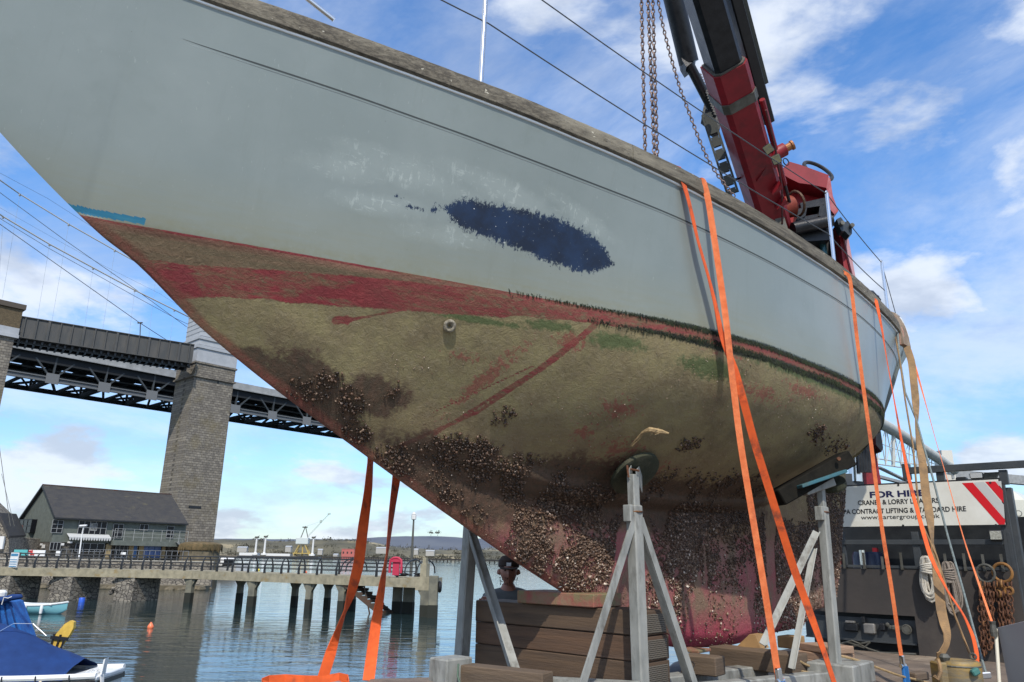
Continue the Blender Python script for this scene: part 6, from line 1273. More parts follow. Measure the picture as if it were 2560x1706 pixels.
tx_.parent = bpy.data.objects['keel_timber']; tx_.matrix_parent_inverse = Matrix.Translation(-Vector(bpy.data.objects['keel_timber'].location)); del tx_['label']; del tx_['category']
# cradle base
crd = empty('steel_cradle', T(6.5, -2.4, 1.1), label='galvanised steel cradle base lying on the lorry bed under the stands', cat='cradle')
def beam(p0, p1, Y0, Y1, h, w_, name='beam'):
    A = at(p0[0], p0[1], Y0); Bq = at(p1[0], p1[1], Y1); zm = (A.z+Bq.z)/2; A.z = Bq.z = zm; return MB().bar(A-tz*h/2, Bq-tz*h/2, w_, h, tz, .008).build(name, galv, crd)
beam((1560, 1722), (2143, 1675), 4.6, 5.75, .16, .10); beam((1640, 1692), (1900, 1660), 5.2, 5.9, .10, .14); 
P = at(2088, 1664, 5.6); MB().box(P-tz*.05+ta*.1, ta*.22, tn*.16, tz*.07, .01).build('foot_plate', galv, crd)
P = at(1126, 1692, 4.9); MB().box(P, ta*.11, tn*.08, tz*.11, .010).build('corner_socket', galv, crd)
MB().bar(at(1145, 1700, 4.95)-tz*.02, at(1600, 1735, 4.6), .1, .12, tz).build('beam', galv, crd)
MB().tube([at(1146, 1660, 4.8), at(1144, 1690, 4.78), at(1150, 1710, 4.75)], .006, 6).build('tie_wire', mat('green wire', (.08, .13, .09), .6), crd)
# ropes on the cradle
for pts, lab in (([(1970, 1676), (1990, 1688), (2005, 1710)], 'short straw rope tail hanging over the cradle beam'), ([(1985, 1675), (2010, 1680), (2040, 1683), (2050, 1676), (2010, 1660), (1995, 1650)], 'straw rope looped on top of the cradle by the aft stand'), ([(2094, 1638), (2140, 1650), (2200, 1672), (2250, 1690), (2340, 1712)], 'long straw cord stretched across the lorry bed')):
    tag(MB().tube([at(q[0], q[1], 5.55+(q[0]-1970)*.001) for q in pts], .008, 6).build('cradle_rope', cord_m, smooth=True), lab, 'rope')

# ================================================================== THE LORRY WITH ITS CRANE
CH = 9.17
def hb(px, py, off=0.0): return hit(px, py, ta*(CH-off), ta)
def LZ(px, py): P = hb(px, py); return P.dot(tn), P.z
lorry = empty('crane_lorry', T(CH+1.5, -2.35, .25), label='flatbed crane lorry with a red and black folding crane behind the yacht', cat='lorry')
bedm = mat('muddy plank bed', (.20, .15, .11), .9, 0, (.11, .085, .065), 2.5, detail=9, bump=.7, bscale=10, stretch=(1, 1, 1), col3=(.30, .24, .18), s3=1.3)
b = MB()
for i in range(10): l0 = -3.62+i*.252; b.box(T(6.0, l0+.126, 1.075), ta*3.15, tn*.123, tz*.028, .004)
b.build('bed', bedm, lorry)
MB().box(T(6.0, -2.36, .94), ta*3.1, tn*1.1, tz*.10).box(T(8.5, -2.1, .75), ta*4.5, tn*.10, tz*.14).box(T(8.5, -2.7, .75), ta*4.5, tn*.10, tz*.14).build('chassis', blk_m, lorry)
dkbr = mat('dark brown steel', (.062, .052, .046), .6, .1, (.045, .04, .037), 2.2, bump=.25, bscale=16, col3=(.10, .085, .07), s3=1.3, lo3=.6, hi3=.8)
frm = mat('charcoal frame', (.045, .052, .058), .5, .2, (.065, .07, .073), 5, bump=.15)
zl = LZ(2300, 1424)[1]; l_r = LZ(2533, 1424)[0]; l_l = -3.62; zb0 = 1.1
# lower steel panel with a socket recess
lx0 = LZ(2094, 1560)[0]; lx1, zr1 = LZ(2288, 1542); zr0 = LZ(2288, 1628)[1]; zr1 = LZ(2200, 1536)[1]
b = MB(); cpl = CH+.02
def panel(b, la, lb_, za, zb2, off=0, th=.02): return b.box(T(CH+off, (la+lb_)/2, (za+zb2)/2), ta*th, tn*(lb_-la)/2, tz*(zb2-za)/2)
panel(b, l_l, l_r+.03, zr1, zl); panel(b, lx1, l_r+.03, zb0-.05, zr1-.001); b.build('lower_panel', dkbr, lorry)
b = MB(); panel(b, l_l, lx1-.001, zb0+.0, zr1-.001, .30, .02); b.box(T(CH+.14, lx1+.01, (zr1+zb0)/2), ta*.14, tn*.008, tz*(zr1-zb0)/2); b.build('recess', blk_p, lorry)
zs1 = LZ(2200, 1548)[1]; zs0 = LZ(2280, 1612)[1]
b = MB(); panel(b, l_l, lx1-.02, zs0, zs1, .06, .012); b.box(T(CH+.05, (l_l+lx1-.02)/2, zs0), ta*.03, tn*(lx1-.02-l_l)/2, tz*.008); b.build('socket_plate', frm, lorry)
def face(px, py, off=0): P = hb(px, py, off); return P
skm = mat('alloy socket cap', (.28, .27, .25), .5, .4, (.18, .17, .16), 9)
def sock(px, py, w_, h_, mm, rnd=False, nm='socket'):
    P = face(px, py, -.035)
    if rnd: o = MB().torus(P-ta*.02, ta, w_, .008, 18, 8).lathe(P, [(w_*.85, 0), (w_*.8, -.03), (w_*.3, -.031)], 18, axis=ta).build(nm, mm, lorry)
    else: o = MB().box(P-ta*.015, ta*.03, tn*w_, tz*h_, .014).build(nm, mm, lorry)
    return o
sock(2129, 1568, .075, .045, blk_m); sock(2127, 1555, .05, .012, skm); sock(2175, 1572, .062, .055, skm); sock(2160, 1550, .02, .035, blk_m, nm='hinge'); sock(2207, 1568, .03, .04, blk_m); sock(2220, 1562, .014, .01, gry_m, True); sock(2228, 1569, .014, .01, gry_m, True); sock(2241, 1570, .04, .025, gry_m); sock(2268, 1574, .045, .03, gry_m, True)
for pts in ([(2095, 1612), (2130, 1602), (2150, 1610), (2175, 1605)], [(2110, 1622), (2150, 1612), (2170, 1622), (2200, 1632), (2290, 1636)], [(2120, 1606), (2160, 1620), (2175, 1606)]):
    MB().tube([at(q[0], q[1], hb(q[0], q[1]).y-.05) for q in pts], .010, 6).build('hose', gry_m, lorry)
# frame members
def vpost(px, y0, y1, w_, off=.02, th=.03):
    l_, z_0 = LZ(px, y0); z_1 = LZ(px, y1)[1]; MB().box(T(CH+off, l_, (z_0+z_1)/2), ta*th, tn*w_/2, tz*abs(z_1-z_0)/2, .004).build('frame_post', frm, lorry)
ztb = LZ(2400, 1170)[1]; lt0 = LZ(2268, 1180)[0]; lt1 = lt0+2.2
MB().box(T(CH, (lt0+lt1)/2, ztb), ta*.035, tn*(lt1-lt0)/2, tz*.036, .004).build('top_rail', frm, lorry)
l_, z_ = LZ(2267, 1180); MB().box(T(CH, l_, z_), ta*.05, tn*.035, tz*.085, .004).build('rail_end', frm, lorry)
vpost(2349, 1180, 1210, .075); vpost(2506, 1175, 1212, .075)
zp1 = LZ(2520, 1208)[1]
MB().box(T(CH+.02, l_r-.0, (zp1+zb0)/2), ta*.03, tn*.045, tz*(zp1-zb0)/2, .004).build('side_post', frm, lorry)
MB().box(T(CH+.10, l_r+.06, (zp1+zb0)/2-.02), ta*.05, tn*.03, tz*(zp1-zb0)/2-tz*.02, .004).build('side_post', frm, lorry)
zmr = LZ(2300, 1356)[1]
MB().box(T(CH+.0, (l_l+l_r)/2, zmr), ta*.03, tn*(l_r-l_l)/2-tn*.045, tz*.026, .003).build('mid_rail', frm, lorry)
MB().box(T(CH+.0, (l_l+l_r)/2, zl+.02), ta*.03, tn*(l_r-l_l)/2-tn*.045, tz*.015, .003).build('ledge', frm, lorry)
for px in (2106, 2286, 2520): vpost(px, 1330, 1424, .07 if px == 2286 else .035, .01, .022)
for px, h_ in ((2112, 1384), (2161, 1382), (2208, 1392), (2254, 1382), (2364, 1385), (2411, 1384), (2458, 1386), (2504, 1386)):
    l_, z_ = LZ(px, h_); MB().box(T(CH-.05, l_, (z_+zl)/2-.0), ta*.006, tn*.012, tz*(z_-zl)/2).box(T(CH-.03, l_, zl), ta*.03, tn*.012, tz*.006).build('peg', gry_m, lorry)
# sign board
ls1 = LZ(2507, 1260)[0]; zt0 = LZ(2250, 1316)[1]; zt1 = LZ(2300, 1209)[1]; lc = LZ(2254, 1293)[0]; ls0 = lc-(ls1-lc)
sgm = mat('sign board cream', (.74, .73, .66), .5, 0, (.66, .64, .56), 4, col3=(.55, .52, .44), s3=2.2, lo3=.62, hi3=.85)
sg = MB().box(T(CH-.035, (ls0+ls1)/2, (zt0+zt1)/2), ta*.006, tn*(ls1-ls0)/2, tz*(zt1-zt0)/2).build('sign_board', sgm, lorry)
MB().box(T(CH-.03, (ls0+ls1)/2, zt1+.008), ta*.008, tn*(ls1-ls0)/2+tn*.01, tz*.008).box(T(CH-.03, ls1+.006, (zt0+zt1)/2), ta*.008, tn*.006, tz*(zt1-zt0)/2).box(T(CH-.03, (ls0+ls1)/2, zt0-.006), ta*.008, tn*(ls1-ls0)/2, tz*.005).build('sign_edge', blk_p, sg)
redS = mat('reflective red', (.62, .012, .02), .35); silv = mat('reflective grey', (.52, .52, .50), .35)
def onsign(pts, mm, off, nm, b=None):
    P = [hb(q[0], q[1], .0415) for q in pts]; P = [T(CH-.0415-off, p.dot(tn), min(max(p.z, zt0+.001), zt1-.001)) for p in P]
    return MB().prism(P, -ta*.001).build(nm, mm, sg)
for sx in (0,):
    onsign([(2405, 1208), (2432, 1207), (2513, 1300), (2513, 1316), (2498, 1316)], redS, 0, 'red_stripe'); onsign([(2463, 1205), (2488, 1204), (2507, 1227), (2509, 1258)], redS, 0, 'red_stripe'); onsign([(2434, 1207), (2460, 1205), (2509.5, 1262), (2512, 1297)], silv, 0, 'grey_stripe'); onsign([(2490, 1204), (2503, 1203), (2505, 1222)], silv, 0, 'grey_stripe')
def mir(pts): return [(lambda P: (2*lc-P.dot(tn), P.z))(hb(q[0], q[1], .0415)) for q in pts]
for pts, mm in (([(2405, 1208), (2432, 1207), (2513, 1300), (2513, 1316), (2498, 1316)], redS), ([(2463, 1205), (2488, 1204), (2507, 1227), (2509, 1258)], redS)):
    MB().prism([T(CH-.0415, q[0], min(max(q[1], zt0+.001), zt1-.001)) for q in mir(pts)], -ta*.001).build('red_stripe', mm, sg)
navy = mat('navy lettering', (.012, .014, .07), .5); blkl = mat('black lettering', (.02, .02, .022), .5)
def text(s, l0, l1, zbase, h, mm, bold=0.0, nm='lettering'):
    cu = bpy.data.curves.new('t', 'FONT'); cu.body = s; cu.size = 1; cu.extrude = 0.0; cu.offset = bold; o = bpy.data.objects.new('t', cu); C.objects.link(o); bpy.context.view_layer.update()
    me = bpy.data.meshes.new_from_object(o.evaluated_get(bpy.context.evaluated_depsgraph_get())); bpy.data.objects.remove(o)
    co = [v.co.copy() for v in me.vertices]; x0 = min(c.x for c in co); x1 = max(c.x for c in co); 
    for v in me.vertices:
        u = (v.co.x-x0)/(x1-x0); P = T(CH-.0435, l0+(l1-l0)*u, zbase+v.co.y*h/.70); v.co = P-T(CH-.0435, lc, zt0)
    me.materials.clear(); me.materials.append(mm); ob = bpy.data.objects.new(nm, me); C.objects.link(ob); ob.parent = sg; ob.location = wmat(sg).inverted() @ T(CH-.0435, lc, zt0); return ob
def lz(px, py): P = hb(px, py, .0435); return P.dot(tn), P.z
def line(s, pxl, pyl, pxr, pyr, hpx, mm, bold, half_=None):
    a_, za_ = lz(pxl, pyl); c_, zc_ = lz(pxr, pyr); z_ = (za_+zc_)/2; h = lz(pxr, pyr-hpx)[1]-zc_; return text(s, a_, c_, z_, h, mm, bold)
line('FOR HIRE', 2175, 1243, 2313, 1241, 15, navy, .035)
line('CRANES & LORRY LOADERS', 2145, 1262, 2348, 1258, 12, blkl, .022)
r_ = lz(2416, 1279)[0]; a_ = 2*lc-r_; text('CPA CONTRACT LIFTING & STANDARD HIRE', a_, r_, lz(2300, 1281)[1], lz(2300, 1269)[1]-lz(2300, 1281)[1], blkl, .022)
line('www.cartergroup.co.uk', 2153, 1299, 2350, 1295, 11, blkl, .004)
for q in ((2246, 1213), (2476, 1207), (2258, 1314), (2490, 1313)): P = hb(*q, .04); MB().lathe(P, [(.011, 0), (.011, .006)], 8, axis=-ta).build('sign_bolt', blk_p, sg)
# headboard lamps
def lamp(px, py, w_, h_, off, mm2, yaw=0, nm='work_lamp'):
    P = hb(px, py, off); o = MB().box(P, ta*.035, tn*w_, tz*h_, .012).build(nm, blk_p, lorry); MB().box(P-ta*.036, ta*.004, tn*w_*.86, tz*h_*.8, .004).build('lens', mm2, o); return o
lens = mat('lamp lens', (.55, .55, .48), .2, .2, (.25, .24, .2), 60)
lamp(2491, 1339, .058, .052, .06, lens); lamp(2442, 1190, .062, .032, .0, mat('clear lens', (.7, .72, .72), .12, .4), nm='top_lamp')
P = hb(2470, 1190, -.02); MB().prism([P-tn*.05-tz*.03, P+tn*.06-tz*.03, P+tn*.10+tz*.035, P-tn*.03+tz*.035], ta*.08).build('mirror_housing', gry_m, lorry)
P = hb(2405, 1199, -.01); MB().box(P, ta*.05, tn*.05, tz*.022, .015).build('rail_bracket', blk_p, lorry)
# gear behind the headboard: tank, ram, back board
MB().box(T(CH+.75, -2.35, 1.75), ta*.10, tn*1.22, tz*.78).build('rear_plate', blk_p, lorry)  # black plate, heightened so the gap under the sign stays dark
MB().lathe(T(CH+.42, LZ(2140, 1400)[0], 1.55), [(.16, 0), (.17, .02), (.17, .55), (.15, .6)], 20).build('blue_cylinder', mat('navy tank', (.01, .02, .06), .3), lorry, smooth=True)
MB().lathe(T(CH+.22, LZ(2146, 1400)[0]-.02, zl-.02), [(.035, 0), (.035, .22)], 14).build('chrome_ram', steel, lorry, smooth=True); P = T(CH+.2, LZ(2146, 1400)[0]-.02, zl+.02); MB().bar(P-tn*.1, P, .03, .03).bar(P, P+tn*.1-tz*.01, .03, .03).build('ram_foot', gry_m, lorry)
MB().prism([hb(2180, 1370, -.45), hb(2190, 1370, -.45), hb(2197, 1415, -.45), hb(2186, 1415, -.45)], ta*.08).build('red_bracket', red_p, lorry)
MB().prism([hb(2085, 1330, -.6), hb(2097, 1330, -.6), hb(2100, 1430, -.6), hb(2070, 1430, -.6)], ta*.08).build('red_bracket', red_p, lorry)
# cab, cream, at right edge
cabm_ = mat('cream cab paint', (.62, .62, .54), .4, 0, (.55, .55, .48), 3); b = MB()
P = hb(2541, 1217, -.9); lcb = P.dot(tn); cbx = CH+.9
b.box(T(cbx+1.1, lcb-.95+.0, 1.7), ta*1.1, tn*1.0, tz*1.15, .12); cb_ = b.build('cab', cabm_, lorry)
b = MB()
for k in range(8): b.torus(T(cbx-.01, lcb-.02, .9+k*.24), ta, .03, .006, 10, 5)
for k in range(6): b.box(T(cbx-.004, lcb+.03, .8+k*.3), ta*.004, tn*.03, tz*.09)
b.build('cab_vent', mat('vent grey', (.3, .3, .27), .6), cb_)
for cc, ll in ((CH+2.0, -1.25), (CH+2.0, -3.45), (5.0, -1.25), (5.0, -3.45), (6.2, -1.25), (6.2, -3.45)):
    w_ = MB().lathe(T(cc, ll-.14, .25+.47), [(.30, 0), (.46, .02), (.47, .06), (.47, .24), (.46, .28), (.30, .3)], 28, axis=tn).build('wheel', blk_p, lorry, smooth=True); MB().lathe(T(cc, ll-.15, .72), [(.08, -.02), (.26, 0), (.28, .04)], 20, axis=tn).build('rim', gry_m, w_)
# outrigger beam at the bottom left
orr = mat('brown outrigger steel', (.16, .12, .09), .8, .1, (.26, .21, .17), 5, bump=.6, col3=(.09, .07, .06), s3=3)
A = at(960, 1702, 4.9); Bq = at(1100, 1690, 5.0); zt2 = (A.z+Bq.z)/2; d_ = (Bq-A); d_.z = 0
ob = MB().box(Vector(((A.x+Bq.x)/2-.05, (A.y+Bq.y)/2-.16, zt2-.06)), d_*.62+Vector((.0, 0, 0)), Vector((0, .17, 0)), tz*.06, .012).build('outrigger', orr, lorry)
P = at(1093, 1675, 4.95); MB().tube([P-Vector((.04, 0, 0)), P+Vector((.04, 0, 0))], .022, 10).build('outrigger_pin', rust, lorry)
# ---------------- crane
def prism_px(pts, Y, depth, mm, nm, parent=lorry, dvec=None): return MB().prism([at(q[0], q[1], Y if len(q) < 3 else q[2]) for q in pts], dvec if dvec is not None else Vector((.12, 1, 0)).normalized()*depth).build(nm, mm, parent)
YC = 9.6
# boom geometry: bottom at the elbow, top out of the frame, leaning towards the camera
b0 = at(1930, 560, 9.3); b1 = at(1745, -60, 6.5); bdv = (b1-b0); BLn = bdv.length; bdv.normalize(); bside = bdv.cross((b0-E0).normalized()).normalized()
if bside.x < 0: bside = -bside
bsd = (bside*1.0+((b0-E0).normalized())*.0).normalized(); bdep = bsd.cross(bdv).normalized()
if bdep.y < 0: bdep = -bdep
# roll the boom so that its underside and its right flank both show
rq = Matrix.Rotation(R(17), 3, bdv); bsd = rq @ bsd; bdep = rq @ bdep
if bdep.y < 0: bdep = -bdep
def boom(p, q, w_, d_, mm, nm, ch=.28, parent=lorry, sh=Vector()):
    p, q = Vector(p)+sh, Vector(q)+sh; sec = [(-1, 1), (-1, -1+ch), (-1+ch, -1), (1-ch, -1), (1, -1+ch), (1, 1)]; V = []
    for e_ in (p, q):
        for (x, y) in sec: V.append(e_+bsd*x*w_/2+bdep*y*d_/2)
    k = 6; fs_ = [(j, (j+1) % k, k+(j+1) % k, k+j) for j in range(k)]+[tuple(range(k))[::-1], tuple(range(k, 2*k))]
    return MB().add(V, fs_).build(nm, mm, parent)
def onb(t): return b0+bdv*BLn*t
boom(onb(-.12), onb(.60), .40, .42, red_p, 'boom')
boom(onb(.575), onb(.70), .42, .44, red_p, 'boom_collar'); boom(onb(.56), onb(.595), .44, .47, gry_m, 'boom_band')
boom(onb(.69), onb(1.7), .335, .37, blk_m, 'inner_boom'); boom(onb(.699), onb(.706), .385, .41, gry_m, 'wear_pads')
sR = bsd*.33+bdep*.10; boom(onb(.41), onb(1.7), .13, .2, blk_p, 'side_extension', .2, lorry, sR); boom(onb(.55), onb(1.7), .06, .16, mat('dark green-grey box', (.06, .07, .065), .5), 'side_rail', .2, lorry, bsd*.42+bdep*.12)
MB().tube([onb(.16)+bsd*.27-bdep*.08, onb(.53)+bsd*.27-bdep*.10], .035, 8).build('side_rod', red_p, lorry); MB().tube([onb(.05)+bsd*.30, onb(.46)+bsd*.30], .022, 8).build('side_pipe', blk_p, lorry)
# side boss with pin
P = onb(.30)+bsd*.25-bdep*.08; MB().lathe(P, [(.10, -.16), (.10, .0), (.085, .04), (.085, .14), (.07, .15)], 16, axis=bsd).build('boom_boss', red_p, lorry, smooth=True); MB().lathe(P+bsd*.15, [(.05, 0), (.05, .07), (.065, .075), (.065, .10)], 14, axis=bsd).build('boss_pin', mat('bare pin', (.35, .16, .07), .5, .5), lorry)
MB().prism([P-bsd*.35-bdv*.12-bdep*.16, P+bdv*.12-bdep*.1, P-bdv*.10-bdep*.1], bdep*.12).build('boss_gusset', red_p, lorry)
for tt in (.13, .20): q = onb(tt)-bdep*.22; MB().prism([q+bsd*.16+bdv*.08, q+bsd*.02-bdv*.02, q+bsd*.16-bdv*.01], -bdep*.09).build('rib', red_p, lorry)
# jib cylinder at left (thick then thin), link plates with slots
def rodpx(p0, p1, Y0, Y1, r, mm, nm, n=14): return MB().tube([at(*p0, Y0), at(*p1, Y1)], r, n).build(nm, mm, lorry, smooth=True)
rodpx((1668, -70), (1722, 158), 7.5, 8.0, .125, blk_m, 'hose_reel_cylinder'); prism_px([(1672, -20), (1700, -20), (1742, 140), (1738, 150), (1716, 168), (1705, 150)], 7.9, .22, blk_m, 'cylinder_cover')
rodpx((1722, 160), (1778, 268), 7.95, 8.3, .062, blk_p, 'cylinder_rod')
for k in range(16):
    t = k/15.; 
    if k == 0: b = MB()
    c_ = at(1745+40*t, 195+62*t, 8.1); c2_ = c_; b.box(at(1749+38*t, 190+104*t*.95, 8.15), Vector((.018, 0, -.01)), Vector((0, .03, 0)), Vector((.006, 0, .012)))
b.build('energy_chain', blk_m, lorry)
# slotted link arm: plate built as border pieces with rounded slots between
LA = [(1757, 287), (1838, 492)]; Yk = 8.5
la0, la1 = at(1768, 285, Yk), at(1832, 484, Yk); ld = (la1-la0); Ll = ld.length; ld.normalize(); lw = ld.cross((la0-E0).normalized()).normalized(); ldp = lw.cross(ld).normalized()
ldp = ldp if ldp.y > 0 else -ldp
b = MB(); W2 = .078; n_s = 5
for s_ in (-1, 1): b.box((la0+la1)/2+lw*s_*(W2-.014), ld*Ll/2, lw*.014, ldp*.02)
slots = [(.28+i*.16) for i in range(n_s)]; hl = .075
edges = [0]+[x for s_ in slots for x in (s_-hl*.55, s_+hl*.55)]+[1.0]
for i in range(0, len(edges), 2):
    t0, t1 = edges[i]-(.02 if i else 0), edges[i+1]+(.02 if i+2 < len(edges) else 0); b.box(la0+ld*Ll*(t0+t1)/2, ld*Ll*(t1-t0)/2, lw*(W2-.03), ldp*.02)
for s_ in slots:
    for e_ in (-1, 1):
        for g in (-1, 1): c_ = la0+ld*Ll*(s_+e_*hl*.42); b.prism([c_+lw*g*.060, c_+lw*g*.025+ld*e_*.05, c_+lw*g*.06+ld*e_*.05], ldp*.02)
b.build('slotted_link', mat('link plate', (.022, .026, .02), .6, 0, (.035, .038, .03), 6), lorry)
prism_px([(1760, 262), (1775, 250), (1790, 270), (1802, 310), (1800, 322), (1788, 326), (1776, 318), (1768, 300), (1756, 290)], 8.55, .18, blk_m, 'link_head')
rodpx((1826, 452), (1850, 446), 8.5, 8.7, .014, blk_p, 'link_pin', 8); rodpx((1775, 240), (1800, 262), 8.4, 8.5, .05, blk_m, 'hose_loop')
# elbow housing
YE = 9.35
prism_px([(1955, 425), (1972, 404), (2000, 412), (2072, 438), (2066, 470), (2030, 462), (1998, 458), (1975, 447), (1960, 438)], 9.15, .5, red_p, 'elbow_casting')
prism_px([(1880, 420), (1905, 408), (1960, 420), (1990, 455), (2064, 472), (2068, 500), (2060, 560), (1960, 560), (1885, 520)], 9.45, .35, mat('elbow web red', (.36, .018, .028), .4, 0, (.28, .015, .022), 5), 'elbow_web')  # elbow web in a brighter red than the boom
prism_px([(1888, 420), (1912, 405), (1944, 404), (1952, 440), (1920, 452), (1892, 448)], 9.1, .3, red_p, 'elbow_gusset')
prism_px([(2066, 436), (2076, 448), (2082, 490), (2096, 528), (2086, 536), (2072, 520), (2066, 470)], 9.25, .55, mat('pinkish red', (.40, .12, .13), .5, 0, (.30, .03, .04), 9), 'elbow_end_plate')  # end plate in a paler, pinkish red mottle
MB().torus(at(2045, 428, 9.6), Vector((.3, -.8, .5)), .22, .028, 20, 8).build('hose_loop', blk_p, lorry, smooth=True)
MB().lathe(at(1962, 520, 9.2), [(.13, -.12), (.15, -.1), (.15, .1), (.13, .12)], 20, axis=Vector((1, .2, .35))).build('orange_trunnion', mat('orange primer', (.24, .035, .012), .6, 0, (.12, .015, .01), 6), lorry, smooth=True)
MB().torus(at(1990, 510, 9.15), Vector((1, .2, .35)), .17, .018, 20, 6).build('brass_ring', mat('worn brass', (.10, .06, .035), .5, .4), lorry)
prism_px([(1885, 528), (1950, 516), (1948, 521), (1887, 534)], 9.0, .1, gry_m, 'ram_guide'); prism_px([(1945, 512), (1952, 514), (1972, 580), (1950, 572), (1935, 545)], 9.0, .12, gry_m, 'ram_lug'); rodpx((1885, 537), (1938, 526), 9.05, 9.05, .04, gry_m, 'tilt_ram')
# black head casting with slot, slewing tubes
b = MB(); 
prism_px([(2000, 508), (2064, 494), (2070, 512), (2004, 522)], 9.2, .3, blk_m, 'head_casting'); prism_px([(1996, 522), (2018, 518), (2014, 540), (1992, 552)], 9.2, .3, blk_m, 'head_casting'); prism_px([(2050, 512), (2068, 510), (2072, 545), (2046, 540)], 9.2, .3, blk_m, 'head_casting'); prism_px([(1992, 545), (2072, 530), (2074, 600), (1984, 606), (1975, 580)], 9.22, .35, blk_m, 'head_casting')
prism_px([(2010, 512), (2060, 508), (2056, 540), (2010, 545)], 9.45, .1, mat('head web', (.035, .037, .036), .5), 'head_web')
rodpx((1982, 572), (2078, 552), 9.1, 9.1, .085, blk_m, 'slew_cylinder')
prism_px([(1975, 585), (2078, 560), (2090, 700), (2110, 1000), (1985, 1000)], 9.75, .3, blk_p, 'column_back')
for k in range(5): rodpx((2012+k*7, 590), (2024+k*8, 720), 9.5, 9.5, .014, gry_m, 'column_pipe', 8)
rodpx((2052, 585), (2072, 720), 9.4, 9.4, .05, mat('teal ram', (.02, .07, .08), .25, .5), 'lift_ram')
# right-hand red column strut and bracket
prism_px([(2094, 556), (2104, 552), (2118, 600), (2143, 725), (2180, 980), (2150, 980), (2114, 700)], 9.35, .4, red_p, 'column'); prism_px([(2106, 570), (2120, 590), (2141, 705), (2138, 712), (2120, 640)], 9.3, .1, mat('column edge', (.42, .22, .24), .5), 'column_edge')
prism_px([(2092, 548), (2102, 543), (2112, 556), (2120, 552), (2130, 565), (2130, 585), (2124, 590), (2112, 578), (2104, 578), (2098, 566)], 9.1, .16, mat('blue-black lug', (.04, .05, .06), .4, .4), 'lug')
for q in ((2104, 560), (2128, 566)): MB().lathe(at(*q, 9.08), [(.03, 0), (.03, .04)], 10, axis=Vector((0, -1, 0))).build('lug_bolt', gry_m, lorry)
# column where it shows under the counter
prism_px([(2144, 1075), (2180, 1075), (2206, 1225), (2152, 1225)], 9.6, .4, red_p, 'column_base')
for k in range(4): rodpx((2146+k*7, 1080), (2152+k*7, 1182), 9.45, 9.45, .03, blk_m, 'hydraulic_hose', 8)
prism_px([(2188, 1060), (2202, 1078), (2208, 1120), (2204, 1130), (2190, 1112)], 9.4, .3, blk_m, 'valve_block'); rodpx((2160, 1095), (2175, 1098), 9.3, 9.3, .02, steel, 'hose_fitting', 8)
rodpx((2133, 1090), (2140, 1205), 9.6, 9.6, .085, steel, 'chrome_cylinder', 20); prism_px([(2110, 1184), (2158, 1186), (2162, 1228), (2108, 1228)], 9.55, .2, frm, 'cylinder_base')
# work lamps on the boom
for (c_, rot, lab) in (((1921, 373), .4, 0), ((1941, 399), .15, 1)):
    P = at(c_[0], c_[1], 7.9); r_ = (at(c_[0]+10, c_[1]-3-rot*10, 7.9)-P).normalized(); n_ = (E0-P).normalized(); u_ = n_.cross(r_).normalized(); r_ = u_.cross(n_).normalized()
    o = MB().box(P, r_*.055, u_*.058, n_*.04, .018).build('work_lamp', blk_p, lorry); MB().box(P+n_*.040, r_*.046, u_*.049, n_*.004, .004).build('lens', mat('dirty lens', (.22, .20, .10), .5, 0, (.13, .13, .09), 20), o)
MB().torus(at(1965, 405, 8.95), Vector((.5, -1, 0)), .05, .008, 16, 6).build('lamp_cable', blk_p, lorry)
MB().tube([onb(.52)+bsd*.22-bdep*.28, onb(.36)+bsd*.20-bdep*.30, onb(.2)+bsd*.16-bdep*.29, onb(.02)+bsd*.02-bdep*.28], .012, 6).build('hydraulic_hose', mat('oxblood hose', (.10, .03, .03), .6), lorry)

# ================================================================== HANGING CHAINS
lk_m = mat('brown chain steel', (.13, .085, .07), .5, .4, (.22, .16, .14), 30, bump=.3)
def chain(name, P, Q, n, r, mm, lab, cat='chain', group=None, wig=0.0, parent=None, dual=False, slack=0):
    P, Q = Vector(P), Vector(Q); d = (Q-P)/n; dn = d.normalized(); s1 = dn.cross(Vector((0, 1, 0))).normalized(); s2 = dn.cross(s1); b = MB(); L = d.length
    for i in range(n):
        c = P+d*(i+.5)+(s1*random.uniform(-wig, wig)+s2*random.uniform(-wig, wig)) + tz*(-slack*4*((i+.5)/n)*(1-(i+.5)/n)); rot = (math.pi/2*(i % 2))+.55+random.uniform(-.12, .12); ax = s1*math.cos(rot)+s2*math.sin(rot)
        b.torus(c, ax, L*.36, r, 10, 5, e=1.75, long=dn)
    o = b.build(name, mm, parent, origin=None if parent else P, smooth=True)
    if lab: tag(o, lab, cat, group)
    return o
GC = 'crane chains dropping behind the yacht rail'
for (xt, xb, yb, Yt, Yb, lab) in ((1603, 1613, 380, 5.7, 5.7, 'leftmost vertical crane chain above the yacht rail'), (1618, 1636, 392, 5.8, 5.8, 'middle vertical crane chain above the yacht rail'), (1631, 1643, 396, 5.75, 5.75, 'third vertical crane chain from the left, close beside the middle one')):
    P = at(xt-.02*80, -80 if xt != 1646 else -2, Yt); Q = at(xb, yb, Yb); n_ = int((Q-P).length/.042); chain('lifting_chain', P, Q, n_, .0068, lk_m, lab, 'chain', GC, slack=.10 if xt == 1646 else 0)

